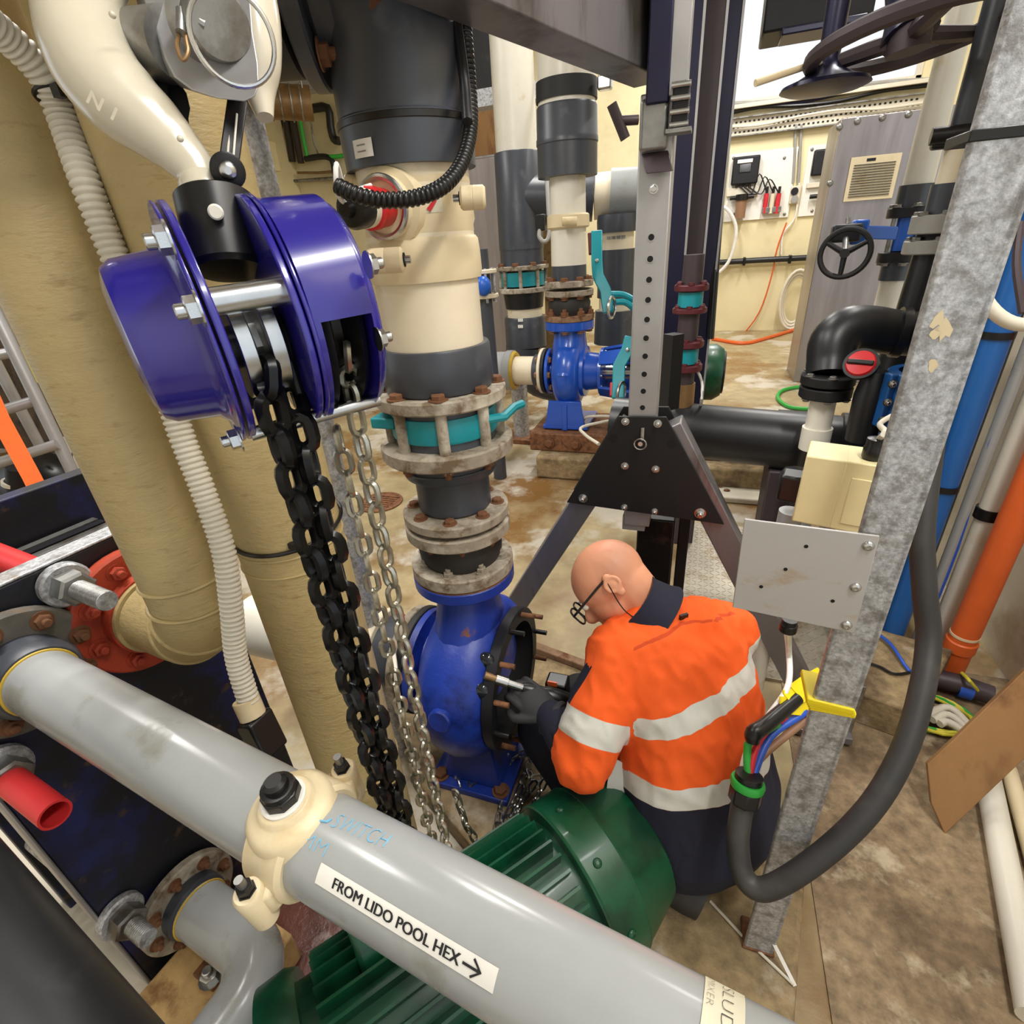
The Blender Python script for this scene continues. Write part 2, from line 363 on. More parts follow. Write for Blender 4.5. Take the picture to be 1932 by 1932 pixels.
# ================================================================== the setting
def slab(name, x0, x1, y0, y1, z0, z1, mat): return struct(MB().box(((x0 + x1) / 2, (y0 + y1) / 2, (z0 + z1) / 2), x1 - x0, y1 - y0, z1 - z0).build(name, mat))
slab('floor', -9.2, 4.2, -1.6, 10.3, -.2, 0, 'floor_concrete')
slab('floor_slab', .42, 1.22, .1, 1.95, 0, .006, 'yard_concrete')
slab('floor_gutter', -1.3, -.44, -.3, .70, 0, .004, 'wet_red')
YW = 10.0
wl = PY(1374, 214, YW); wr = PY(1742, 137, YW); wz = (wl.z + wr.z) / 2
wx0, wx1, wz1 = wl.x - .5, wr.x, wz + 1.55
fw = MB()
for (x0, x1, z0, z1) in ((-9.2, wx0, 0, 5.2), (wx1, 4.2, 0, 5.2), (wx0, wx1, 0, wz), (wx0, wx1, wz1, 5.2)): fw.box(((x0 + x1) / 2, YW + .1, (z0 + z1) / 2), x1 - x0, .2, z1 - z0)
struct(fw.build('wall_far', 'cream_wall'))
slab('wall_left', -9.2, -9.0, 1.2, 10, 0, 5.2, 'cream_wall')
slab('wall_right_far', 4.0, 4.2, 2.95, 10, 0, 5.2, 'cream_wall')
slab('wall_right', 1.22, 1.40, -.2, 2.95, 0, 5.2, 'white_wall')
slab('wall_back_blocker', -9.0, 1.4, -1.8, -1.6, 0, 5.2, 'paper')  # unseen wall added behind camera to cut sky fill; pale for neutral bounce
slab('ceiling', -9.2, 4.2, -1.6, 10.2, 5.2, 5.4, 'ceiling_paint')
# cladding boards on the right wall
for i, y in enumerate((.25, .62, .99, 1.36, 1.62)):
    o = MB().box((1.205, y, 1.3), .03, .34 if i < 4 else .12, 2.6).build('wall_board', 'white_wall', None, .008); o['kind'] = 'structure'
# window
w1 = thing('window_1', 'bright high window with pale frame in the far wall', 'window', ((wx0 + wx1) / 2, YW, wz)); w1['kind'] = 'structure'
for n_, (x0, x1, z0, z1) in (('window_frame', (wx0, wx1, wz, wz + .07)), ('window_frame', (wx0, wx1, wz1 - .07, wz1)), ('window_frame', (wx0, wx0 + .07, wz, wz1)), ('window_frame', (wx1 - .07, wx1, wz, wz1)), ('mullion', ((wx0 + wx1) / 2 + .25, (wx0 + wx1) / 2 + .31, wz, wz1))):
    MB().box(((x0 + x1) / 2, YW + .08, (z0 + z1) / 2), x1 - x0, .08, z1 - z0).build(n_, 'white_wall', w1, .006)
for x0, x1 in ((wx0, (wx0 + wx1) / 2 + .28), ((wx0 + wx1) / 2 + .28, wx1)):
    MB().box(((x0 + x1) / 2, YW + .1, (wz + wz1) / 2), x1 - x0, .006, wz1 - wz).build('pane', 'window_glass', w1)
MB().box(((wx0 + wx1) / 2, YW - .05, wz - .03), wx1 - wx0 + .1, .18, .05).build('window_sill', 'white_wall', w1, .006)
# ceiling lamps
for i, (x, y) in enumerate(TUBES):
    z = LZ[i]; t = thing('ceiling_lamp', 'long tube lamp hanging ' + ('above the chain hoist', 'above the galvanised post', 'above the wide riser', 'above the steel cabinet approach', 'near the far wall left', 'near the high window', 'above the ladder')[i], 'lamp', (x, y, z + .04), 'tube lamps under the ceiling')
    MB().box((x, y, z + .07), .2, 1.6, .06).build('housing', 'white_wall', t, .01)
    MB().cyl((x - .05, y - .75, z + .03), (x - .05, y + .75, z + .03), .014, n=10).build('tube', 'lit_diffuser', t)
    MB().cyl((x + .05, y - .75, z + .03), (x + .05, y + .75, z + .03), .014, n=10).build('tube', 'lit_diffuser', t)
    MB().cyl((x, y - .5, z + .1), (x, y - .5, 5.2), .006, n=8).build('rod', 'zinc', t); MB().cyl((x, y + .5, z + .1), (x, y + .5, 5.2), .006, n=8).build('rod', 'zinc', t)
# concrete plinth under the near pump
pl = [PZ(772, 1452, .1), PZ(905, 1612, .1), V((-.40, .58, .1)), V((.32, .60, .1)), V((.39, .96, .1)), V((.20, 1.38, .1)), V((-.28, 1.50, .1)), V((-.56, 1.56, .1)), V((-.98, 1.22, .1))]
struct(MB().prism([p - V((0, 0, .1)) for p in pl], V((0, 0, .1))).build('floor_plinth', 'raw_concrete', None, .012))
def kerb(a, b, name='trim_1'):
    d = (b - a).normalized(); ax = (d, V((0, 0, 1)).cross(d), V((0, 0, 1)))
    return struct(MB().box((a + b) / 2, (b - a).length, .035, .03, ax).build(name, 'rust_flange', None, .004))
kerb(PZ(1000, 1218, .115), PZ(1120, 1262, .115))
# aluminium checker plate on the floor beyond the worker, with raised bars
cp = [PZ(1296, 985, .012), PZ(1520, 985, .012), PZ(1700, 1290, .012), PZ(1290, 1290, .012)]
x0, y0, x1, y1 = -.02, 1.72, .80, 2.95
ck = thing('checker_plate', 'aluminium checker plate flooring behind the worker', 'floor plate', (x0, y0, .006))
MB().box(((x0 + x1) / 2, (y0 + y1) / 2, .008), x1 - x0, y1 - y0, .016).build('plate', 'checker_metal', ck, .002)
cb = MB(); s_ = .028
for i in range(int((x1 - x0) / s_)):
    for j in range(int((y1 - y0) / s_)):
        a = PI / 4 if (i + j) % 2 else -PI / 4; d = V((math.cos(a), math.sin(a), 0)); cb.box((x0 + (i + .5) * s_, y0 + (j + .5) * s_, .0165), .022, .005, .002, (d, V((0, 0, 1)).cross(d), V((0, 0, 1))))
o = cb.build('tread_bars', 'checker_metal', ck); o['kind'] = 'stuff'
# concrete ledge by the right wall
struct(MB().prism([PZ(1585, 1165, .14), PZ(1800, 1225, .14), PZ(1730, 1345, .14), PZ(1600, 1300, .14)], V((0, 0, -.14))).build('floor_ledge', 'raw_concrete', None, .01))
# shallow stains and a drain cover on the floor
dr = P(0, 0, 1); dp = PZ(718, 948, .002)
d_ = thing('drain_cover', 'round rusty drain cover in the floor left of the pump', 'drain cover', dp)
MB().lathe(dp, (0, 0, 1), [(0, .16), (.008, .16), (.010, .14), (.004, .135), (.004, 0)], 32).build('frame', 'rust', d_)
for k in range(7): MB().box(dp + V((0, -.09 + k * .03, .006)), .2, .012, .008).build('bar', 'rust', d_)
# ================================================================== far wall equipment
def quad(name, pts, mat, depth, parent=None, y=YW, bevel=0.0, out=.0):
    poly = [PY(u, v, y - out) for u, v in pts]; return MB().prism(poly, V((0, depth, 0))).build(name, mat, parent, bevel)
def wallbox(name, u0, v0, u1, v1, mat, depth, parent, y=YW, bevel=.004, out=0.0):
    a = PY(u0, v0, y - out); b = PY(u1, v1, y - out)
    return MB().box(((a.x + b.x) / 2, y - out - depth / 2, (a.z + b.z) / 2), abs(b.x - a.x), depth, abs(a.z - b.z)).build(name, mat, parent, bevel)
def wpath(name, pts, r, mat, parent=None, y=YW, out=.04, sm=4, n=8): return MB().tube([PY(u, v, y - out) for u, v in pts], r, n, True, sm).build(name, mat, parent)
t = thing('cable_tray', 'perforated metal cable tray below the high window', 'cable tray', PY(1550, 222, YW - .05))
a, b = PY(1360, 240, YW - .06), PY(1742, 200, YW - .06); zc = (a.z + b.z) / 2
MB().box(((a.x + b.x) / 2, YW - .03, zc), b.x - a.x, .02, .22).build('tray', 'white_wall', t, .004)
for dz in (-.11, .11): MB().box(((a.x + b.x) / 2, YW - .06, zc + dz), b.x - a.x, .08, .015).build('lip', 'dull_steel', t)
sl = MB(); k = int((b.x - a.x) / .06)
for i in range(k):
    for j in (-.06, 0, .06): sl.box((a.x + (i + .5 + (.5 if j == 0 else 0)) * .06, YW - .042, zc + j), .028, .004, .022)
o = sl.build('slots', 'cast_dark', t); o['kind'] = 'stuff'
for i, (dz, r, m, c) in enumerate(((.17, .022, 'black_plastic', 'black'), (.22, .018, 'navy_steel', 'dark blue'), (.27, .03, 'grey_box', 'grey'), (.02, .016, 'conduit', 'cream'))):
    pts = [V((a.x + (b.x - a.x) * q, YW - .09, zc + dz + .03 * math.sin(q * 9 + i))) for q in (0, .2, .4, .6, .8, 1)]
    tag(MB().tube(pts, r, 8, True, 4).build('cable', m), c + ' cable running along the cable tray under the window', 'cable')
def board(u0, v0, u1, v1, lab):
    t = thing('instrument_board', lab, 'instrument board', PY((u0 + u1) / 2, v1, YW - .02)); wallbox('backing', u0, v0, u1, v1, 'paper', .03, t)
    for uu, vv in ((u0 + 6, v0 + 6), (u1 - 6, v0 + 6), (u0 + 6, v1 - 6), (u1 - 6, v1 - 6)): bolt(t, PY(uu, vv, YW - .03), V((0, -1, 0)), .022, 'dull_steel', 'screw')
    return t
t = board(1378, 292, 1486, 410, 'pale dosing instrument board with a controller left of the steel cabinet')
c1 = wallbox('controller', 1384, 298, 1428, 346, 'cast_dark', .10, t, bevel=.02, out=.03); wallbox('screen', 1396, 310, 1416, 324, 'glass_dark', .01, t, out=.13); wallbox('name_strip', 1392, 302, 1420, 306, 'paper', .01, t, out=.13)
for uu in (1390, 1398, 1406, 1414): MB().cyl(PY(uu, 346, YW - .08), PY(uu, 354, YW - .08), .022, n=8).build('gland', 'black_plastic', t)
wallbox('wire_duct', 1372, 356, 1430, 366, 'white_wall', .05, t, out=.03)
fp = PY(1398, 388, YW - .1); MB().cyl(fp + V((0, 0, .07)), fp + V((0, 0, .15)), .09, n=16).build('filter_head', 'black_plastic', t); MB().cyl(fp - V((0, 0, .17)), fp + V((0, 0, .07)), .075, n=16).build('filter_bowl', 'wire_brown', t)
MB().cyl(fp + V((-.17, 0, .11)), fp + V((.17, 0, .11)), .03, n=10).build('filter_pipe', 'black_plastic', t)
for uu, m in ((1444, 'wire_red'), (1456, 'old_paper'), (1467, 'wire_red')):
    p = PY(uu, 384, YW - .09); MB().cyl(p - V((0, 0, .13)), p + V((0, 0, .13)), .034, n=12).build('flow_cell', m, t); MB().cyl(p + V((0, 0, .13)), p + V((0, 0, .22)), .02, n=8).build('probe', 'black_plastic', t)
wallbox('flow_block', 1438, 392, 1472, 400, 'dull_steel', .08, t, out=.04)
for k, (q0, q1) in enumerate((((1396, 352), (1446, 362)), ((1404, 352), (1458, 362)), ((1412, 352), (1468, 362)))):
    wpath('lead', [q0, ((q0[0] + q1[0]) / 2 - 4, 366), ((q0[0] + q1[0]) / 2 + 12, 328 + k * 5), q1], .009, 'black_plastic', t, out=.1)
t = board(1526, 276, 1572, 404, 'pale instrument board half hidden by the steel cabinet'); wallbox('controller', 1536, 284, 1562, 330, 'cast_dark', .10, t, bevel=.02, out=.03); wallbox('wire_duct', 1522, 346, 1560, 352, 'white_wall', .05, t, out=.03)
p = PY(1545, 370, YW - .1); MB().cyl(p - V((.12, 0, 0)), p + V((.12, 0, 0)), .03, n=10).build('valve', 'black_plastic', t)
for u, lab in ((1502, 'left'), (1512, 'right')): tag(wpath('conduit', [(u, 235), (u - 3, 300), (u - 6, 345)], .02, 'grey_box', out=.03, sm=0), 'thin grey conduit dropping from the cable tray, %s of two' % lab, 'conduit')
t = thing('power_outlet', 'double grey power outlet on the far wall under two conduits', 'outlet', PY(1498, 372, YW - .03)); wallbox('box', 1492, 352, 1506, 384, 'white_wall', .07, t, bevel=.012)
for vv in (361, 376): p = PY(1499, vv, YW - .07); MB().lathe(p, (0, -1, 0), [(0, .05), (.02, .05), (.02, 0)], 16).build('socket', 'cast_dark' if vv < 365 else 'grey_box', t)
t = thing('black_wall_pipe', 'thin black pipe running level along the far wall', 'pipe', PY(1430, 492, YW - .1)); wpath('pipe', [(1325, 497), (1430, 491), (1530, 486)], .042, 'black_pvc', t, out=.08, sm=0, n=12)
for u, v in ((1404, 493), (1490, 489)): p = PY(u, v, YW - .08); MB().box(p, .04, .14, .12).build('clip', 'black_plastic', t, .01)
for k, r in enumerate((.30, .34, .38)):
    c = PY(1500, 566, YW - .1 - k * .03); pts = [c + V((.55 * r * math.cos(q), 0, r * 1.15 * math.sin(q))) for q in [2 * PI * i / 24 for i in range(24)]]
    if k == 0: t = thing('hose_coil', 'coil of cream hose hanging on the far wall', 'hose', c)
    MB().tube(pts, .022, 8, False, 0, True).build('loop', 'conduit', t)
tag(wpath('white_hose', [(1340, 392), (1368, 392), (1386, 418), (1388, 450), (1374, 495), (1345, 524)], .026, 'white_cable', out=.14), 'white hose looping beside the dark column', 'hose')
tag(wpath('orange_cable', [(1484, 420), (1466, 470), (1456, 520), (1432, 590), (1395, 640)], .011, 'orange_pvc', out=.06), 'thin orange cable trailing down the far wall', 'cable')
tag(wpath('wall_cable', [(1508, 345), (1500, 410), (1478, 440), (1474, 480)], .012, 'white_cable', out=.05), 'thin white cable hanging below the power outlet', 'cable')
# stainless cabinet with vent grille
YC = 6.5; tl, bl = PY(1573, 226, YC), PY(1497, 715, YC); ctop = tl.z; cx0 = bl.x; cx1 = cx0 + 1.55
t = thing('steel_cabinet', 'tall stainless steel cabinet with a vent grille', 'cabinet', ((cx0 + cx1) / 2, YC + .3, 0))
MB().box(((cx0 + cx1) / 2, YC + .3, ctop / 2), cx1 - cx0, .6, ctop).build('body', 'stainless', t, .006)
for u, v in ((1584, 240), (1618, 229), (1665, 222), (1714, 216), (1566, 346)): bolt(t, PY(u, v, YC), V((0, -1, 0)), .028, 'dull_steel', 'screw')
def cab(name, u0, v0, u1, v1, mat, d, out=0, par=t):
    a = PY(u0, v0, YC - out); b = PY(u1, v1, YC - out); return MB().box(((a.x + b.x) / 2, YC - out - d / 2, (a.z + b.z) / 2), abs(b.x - a.x), d, abs(a.z - b.z)).build(name, mat, par, .003)
gr = cab('vent_grille', 1606, 298, 1682, 374, 'cream_plastic', .02)
ga, gb = PY(1612, 310, YC - .02), PY(1676, 368, YC - .02)
for k in range(13):
    z = ga.z + (gb.z - ga.z) * (k + .5) / 13; MB().box(((ga.x + gb.x) / 2, YC - .024, z), gb.x - ga.x, .012, abs(ga.z - gb.z) / 60).build('dark_gap', 'cast_dark', gr)  # thin dark bars stand for the shaded gaps between cream slats
cab('grille_badge', 1636, 299, 1652, 303, 'cast_dark', .004, .02, gr)
# cream wall corner at the far left with its small pipes
t = thing('wall_column', 'cream painted corner column of the far wall left of the hoist', 'column', PY(530, 700, 9.5)); a, b = PY(480, 300, 9.2), PY(500, 300, 9.2)
MB().box(((a.x + b.x) / 2 - .35, 9.6, 2.6), b.x - a.x + .7, .8, 5.2).build('shaft', 'cream_wall', t, .02)
def wp(name, lab, pts, r, mat, cat='pipe', sm=0): return tag(wpath(name, pts, r, mat, None, out=.12, sm=sm, n=10), lab, cat)
wp('insulated_pipe', 'left of two black insulated pipes dropping on the cream wall', [(538, 215), (552, 305)], .06, 'foam_dark'); wp('insulated_pipe', 'right of two black insulated pipes dropping on the cream wall', [(550, 212), (568, 308)], .06, 'foam_dark')
wp('green_pipe', 'thin bright green pipe dropping on the cream wall', [(564, 214), (572, 260), (580, 298)], .035, 'green_pipe'); wp('grey_conduit', 'grey conduit bent into an L on the cream wall', [(528, 222), (537, 280), (549, 342), (600, 339), (668, 334)], .035, 'dull_steel')
wp('black_hose', 'black hose bending down behind the grey elbow pipe', [(576, 300), (600, 296), (616, 296), (627, 304), (632, 330), (640, 356)], .05, 'black_pvc', 'hose', 3); wp('black_bend_pipe', 'short black pipe ending in a bend high on the cream wall', [(588, 205), (618, 204), (624, 240), (630, 262), (640, 266)], .07, 'black_pvc', sm=3)
wp('thin_conduit', 'thin grey conduit beside the green pipe', [(584, 212), (592, 268), (600, 290)], .016, 'dull_steel'); wp('copper_pipe', 'thin level pipe joining the insulated pipes', [(562, 326), (600, 326), (628, 324)], .022, 'duct'); wp('green_branch', 'short green level pipe behind the grey elbow', [(622, 296), (640, 295), (652, 293)], .035, 'green_pipe')
t = thing('duct', 'brown spiral duct under the roof at the far left', 'duct', P(535, 194, 7.5)); MB().tube([P(490, 190, 7.6), P(588, 196, 7.8)], .22, 20).build('tube', 'duct', t)
for u in (505, 575): p = P(u, 191, 7.65); MB().cyl(p, V((p.x, p.y, 5.2)), .012, n=8).build('hanger', 'dull_steel', t)
for u in (510, 530, 550, 568): p = P(u, 191 + (u - 490) * .06, 7.65); MB().torus(p, P(588, 196, 7.8) - P(490, 190, 7.6), .222, .012, 24, 6).build('seam', 'dull_steel', t)
tag(MB().box(PY(500, 176, 8.8), 3.2, .2, .2).build('roof_beam', 'galvanised'), 'pale steel roof beam above the spiral duct', 'beam')
t = thing('wall_box', 'small cream box on the wall column', 'box', PY(512, 330, 9.1)); MB().box(PY(508, 296, 9.1), .25, .18, .45).build('body', 'cream_wall', t, .02); MB().lathe(PY(506, 292, 8.99), (0, -1, 0), [(0, .07), (.02, .07), (.02, 0)], 16).build('knob', 'cast_dark', t)
# ================================================================== heat exchanger, its pipes (left)
UP = V((0, 0, 1))
F1 = P(72, 1282, .90); _b = PZ(900, 1759, F1.z); HD = (_b - F1).normalized(); PD = UP.cross(HD).normalized()   # HD along the grey pipe, PD along the plate
PO = F1 - HD * .07
hx = thing('heat_exchanger', 'dark blue plate heat exchanger frame at the left edge', 'heat exchanger', V((PO.x, PO.y, 0)))
def sp(q): return (q - PO).dot(PD)
s0, s1 = sp(PP(150, 1686, PO, HD)), sp(PP(450, 1180, PO, HD)); z0, z1 = PP(312, 1832, PO, HD).z, PP(160, 1036, PO, HD).z
ax = (HD, PD, UP)
def hxbox(name, d0, d1, a, b, za, zb, mat, par=hx, bev=.004): return MB().box(PO + HD * ((d0 + d1) / 2) + PD * ((a + b) / 2) + UP * ((za + zb) / 2 - PO.z), d1 - d0, b - a, zb - za, ax).build(name, mat, par, bev)
hxbox('front_plate', -.045, 0, s0, s1, z0, z1, 'deep_blue'); hxbox('rear_plate', -.42, -.375, s0, s1, z0, z1 + .03, 'deep_blue')
for i in range(9): hxbox('plate', -.36 + i * .034, -.336 + i * .034, s0 + .06, s1 - .05, z0 + .05, z1 - .08, 'cast_dark' if i % 2 else 'dull_steel', hx, 0)
hxbox('edge_strip', -.05, .004, s0 - .008, s0, z0, z1, 'aluminium'); hxbox('top_edge', -.047, .002, s0, s1, z1, z1 + .006, 'galvanised')
hxbox('foot', -.40, .03, s0 + .01, s0 + .05, z0 - .06, z0, 'deep_blue'); hxbox('foot', -.40, .03, s1 - .06, s1 - .02, max(.01, z0 - .06), z0, 'deep_blue')
def flange(par, c, axis, R, th, ri, mat, nb, br, bmat, kind='nut', ph=.3, rb=.78, name='flange'):
    f = MB().ring(c, axis, 0, th, R, ri, 44, .004).build(name, mat, par); bolt_ring(f if par.parent is None else par, c + V(axis).normalized() * th, axis, R * rb, nb, br, bmat, kind, ph); return f
cf = PP(262, 1142, PO, HD); f_ = flange(hx, cf, HD, .135, .03, .07, 'red_oxide', 8, .014, 'red_oxide', 'nut', .2); MB().cyl(cf, cf + HD * .06, .085, n=32).build('red_neck', 'red_oxide', f_)
MB().lathe(PP(150, 1165, PO, HD), HD, [(0, .028), (.02, .028), (.02, .012), (.005, 0)], 18).build('plug', 'black_steel', hx)
def stud(u, v, ln, r, red=False, l0=.0):
    c = PP(u, v, PO, HD); MB().cyl(c - HD * .4, c + HD * ln, r, n=18).build('tie_rod', 'galvanised', hx)
    MB().ring(c, HD, l0, l0 + .022, r * 2.5, r, 30, .004).build('washer', 'galvanised', hx); MB().lathe(c + HD * (l0 + .02), HD, [(0, r * 1.9), (.034, r * 1.9), (.038, r * 1.6)], 6).build('nut', 'dull_steel', hx)
    th = MB()
    for k in range(int((ln - l0 - .06) / .005)): th.torus(c + HD * (l0 + .06 + k * .005), HD, r, .0014, 14, 4)
    o = th.build('thread', 'dull_steel', hx); o['kind'] = 'stuff'
    if red: MB().lathe(c + HD * (l0 + .05), HD, [(.0, r * 1.25), (ln - l0 + .06, r * 1.25), (ln - l0 + .06, r * 1.05), (.04, r * 1.0)], 24, False).build('red_sleeve', 'red_stud', hx)
stud(118, 1100, .15, .0170); stud(-6, 1452, .09, .019, True); stud(222, 1722, .115, .0185)
q = PP(60, 1075, PO - HD * .2, HD); MB().cyl(PP(118, 1100, PO, HD) - HD * .36, PP(118, 1100, PO, HD) - HD * .05, .027, n=20).build('red_sleeve', 'red_stud', hx)
# long grey pipe across the foreground
HR = .055
gp = thing('grey_pipe', 'long shiny grey pipe crossing the foreground with a printed label', 'pipe', F1 - V((0, 0, HR)))
L_END = 1.75
MB().cyl(F1 + HD * .0, F1 + HD * L_END, HR, n=64).build('pipe', 'grey_pvc', gp)
fl = flange(gp, F1 - HD * .065, HD, .116, .024, HR, 'dark_ring', 8, .0135, 'rust', 'nut', .15, .80, 'flange'); MB().lathe(F1 - HD * .06, HD, [(0, HR * 1.26), (.06, HR * 1.26), (.075, HR * 1.12), (.075, HR)], 44, False).build('socket', 'dark_pvc', gp); MB().torus(F1 + HD * .016, HD, HR * 1.02, .0025, 44, 6).build('glue_line', 'yellow_stain', gp)
# surface frame of that pipe: angle 0 is towards the camera
def pipe_frame(o, d, r):
    f = (CAM - (o + d * .6)); f = (f - d * f.dot(d)).normalized(); g = d.cross(f)
    def on(x, ang, lift=.0006): return o + d * x + (f * math.cos(ang) + g * math.sin(ang)) * (r + lift)
    def locate(u, v):
        r_ = ray(u, v); best = None
        a = CAM - o; rp = r_ - d * r_.dot(d); ap = a - d * a.dot(d); A = rp.dot(rp); B = rp.dot(ap); Cc = ap.dot(ap) - r * r; disc = max(0, B * B - A * Cc); tt = (-B - math.sqrt(disc)) / A
        p = CAM + r_ * tt; x = (p - o).dot(d); n = (p - o - d * x).normalized(); return x, math.atan2(n.dot(g), n.dot(f))
    return on, locate
on, locate = pipe_frame(F1, HD, HR)
def decal(name, par, x0, x1, a0, a1, mat, lift=.0006, na=10, nx=2, onf=None):
    onf = onf or on; b = MB(); vs = []
    for lf in (lift, lift - .0005):
        for i in range(nx + 1):
            for j in range(na + 1): vs.append(onf(x0 + (x1 - x0) * i / nx, a0 + (a1 - a0) * j / na, lf))
    m = na + 1; k = (nx + 1) * m; fs = []
    for i in range(nx):
        for j in range(na): a = i * m + j; fs.append((a, a + 1, a + m + 1, a + m)); fs.append((k + a, k + a + m, k + a + m + 1, k + a + 1))
    b.add(vs, fs); return b.build(name, mat, par)
x0, a0 = locate(603, 1628); x1, a1 = locate(597, 1672); x2, a2 = locate(940, 1822); x3, a3 = locate(934, 1870)
aT, aB = (a0 + a2) / 2, (a1 + a3) / 2; xl, xr = (x0 + x1) / 2, (x2 + x3) / 2
lb = decal('label', gp, xl, xr, aT, aB, 'paper', .0008, 10, 4)
sg = 1 if aB > aT else -1; ht = abs(aB - aT) * HR
ll = xr - xl
def lab(x, y): return on(xl + .105 * ll + x, aB - sg * (.26 * ht + y) / HR, .0016)
text_on('lettering', 'FROM LIDO POOL HEX', 'ink', lb, lab, ht * .72, 1, 0, ll * .72, .0011)
def arr(name, pts, w_, onmap): return MB().strip([onmap(*p) for p in pts], w_, .0006, HD.cross(PD) * 0 + (on(xl, (aT + aB) / 2, 1) - on(xl, (aT + aB) / 2, 0))).build(name, 'ink', lb)
xe = ll * .775; ym = ht * .24
arr('arrow', [(xe - .008, ym), (xe + .010, ym)], .002, lab); arr('arrow_head', [(xe + .002, ym + .007), (xe + .011, ym), (xe + .002, ym - .007)], .002, lab)
# chalk handwriting
cx, ca = locate(622, 1560); cx2, ca2 = locate(722, 1600)
def chalk(x, y): k = x / max(.02, abs(cx2 - cx)); return on(cx + x, ca + (ca2 - ca) * k - sg * y / HR * (1), .0008)
text_on('chalk_word', 'SWITCH', 'chalk_blue', gp, chalk, .026, 1, -.0005, abs(cx2 - cx))
mx_, ma = locate(566, 1592); text_on('chalk_mark', 'MM', 'chalk_blue', gp, lambda x, y: on(mx_ + x, ma - sg * y / HR, .0008), .020, 1, -.0005, .034)
ux, ua = locate(600, 1535); MB().tube([on(ux + .02 * math.cos(q), ua + sg * .12 * math.sin(q), .001) for q in (-.2, .5, 1.2, 2, 2.8)], .0013, 6).build('chalk_curl', 'chalk_blue', gp)
# handwritten paper tag at the right end
tx, ta = locate(1362, 1885); t2x, t2a = locate(1340, 1925)
nb = decal('paper_tag', gp, tx - .014, tx + .018, ta - .5 * sg * -1 * 0 - .42, ta + .95, 'old_paper', .0012)
def tagtxt(y0): return lambda x, y: on(tx - y0 + y, ta - .3 + x / HR, .0022)
text_on('handwriting', 'SLUDGE', 'ink', nb, tagtxt(.0), .014, 1, -.0004, .065); text_on('handwriting', 'MIXER', 'ink', nb, tagtxt(.012), .009, 1, -.0003, .03)
# cream saddle clamp with black plug
sx = locate(522, 1560)[0]
sc_ = thing('saddle_clamp', 'cream saddle clamp with a black plug on the long grey pipe', 'pipe clamp', F1 + HD * sx - UP * HR)
MB().lathe(F1 + HD * sx, HD, [(-.028, HR), (-.030, HR + .005), (-.025, HR + .010), (.025, HR + .010), (.030, HR + .005), (.028, HR)], 48, False).build('band', 'cream_plastic', sc_)
c = F1 + HD * sx; _pr = P(508, 1466, cz(on(sx, 0)) - .02) - c; pu = (_pr - HD * _pr.dot(HD)).normalized(); qd = HD.cross(pu).normalized()
MB().lathe(c, pu, [(HR * .5, .052), (HR * .95, .049), (HR + .004, .044), (HR + .006, .040), (HR + .010, .034), (HR + .012, .032), (HR + .017, .030), (HR + .019, .027)], 40).build('boss', 'cream_plastic', sc_)
MB().lathe(c + pu * (HR + .018), pu, [(0, .0245), (.004, .025), (.006, .023)], 32).build('washer', 'paper', sc_)
pg = MB().lathe(c + pu * (HR + .023), pu, [(0, .0215), (.012, .0215), (.0135, .0195)], 8).build('plug', 'black_plastic', sc_, .001)
MB().lathe(c + pu * (HR + .036), pu, [(0, .019), (.007, .0185), (.008, .0135), (.015, .013), (.019, .009)], 24).build('plug_cap', 'black_plastic', pg)
for s_ in (-1, 1):
    base = c + qd * (s_ * (HR + .021)); MB().lathe(base, pu, [(-.046, .011), (-.042, .0145), (.016, .0165), (.020, .014)], 24).build('lug', 'cream_plastic', sc_)
    MB().box(c + qd * (s_ * (HR + .006)) - pu * .008, .040, .028, .042, (HD, qd, pu)).build('lug_web', 'cream_plastic', sc_, .008)
    MB().lathe(base, pu, [(.020, .0105), (.022, .0105), (.022, .009), (.031, .009), (.032, .007)], 6).build('nut', 'black_steel', sc_); MB().cyl(base + pu * .030, base + pu * .045, .005, n=12).build('stud', 'dull_steel', sc_)
# lower grey elbow pipe
F2 = PP(345, 1690, PO, HD) + HD * .02; R2 = .060
ge = thing('grey_elbow_pipe', 'short grey elbow pipe bending down below the long grey pipe', 'pipe', F2 - UP * .5)
flange(ge, F2 - HD * .01, HD, .115, .024, R2, 'backing_ring', 8, .012, 'rust', 'nut', .1, .80); MB().lathe(F2 + HD * .01, HD, [(0, R2 * 1.2), (.03, R2 * 1.2), (.036, R2)], 36, False).build('socket', 'dark_pvc', ge); MB().torus(F2 + HD * .05, HD, R2 * 1.08, .0025, 36, 6).build('glue_line', 'yellow_stain', ge)
pe = F2 + HD * .205; pts = [F2, F2 + HD * .10, pe]; rr = .10
for k in range(1, 9): th = PI / 2 * k / 8; pts.append(pe + HD * (rr * math.sin(th)) - PD * (rr * (1 - math.cos(th))))
pts += [pts[-1] - PD * .05, pts[-1] - PD * .10]
MB().tube(pts, R2 * 1.06, 40).build('elbow', 'grey_pvc', ge); MB().tube([pts[-1], pts[-1] - PD * .5], R2, 40).build('return_pipe', 'grey_pvc', ge)
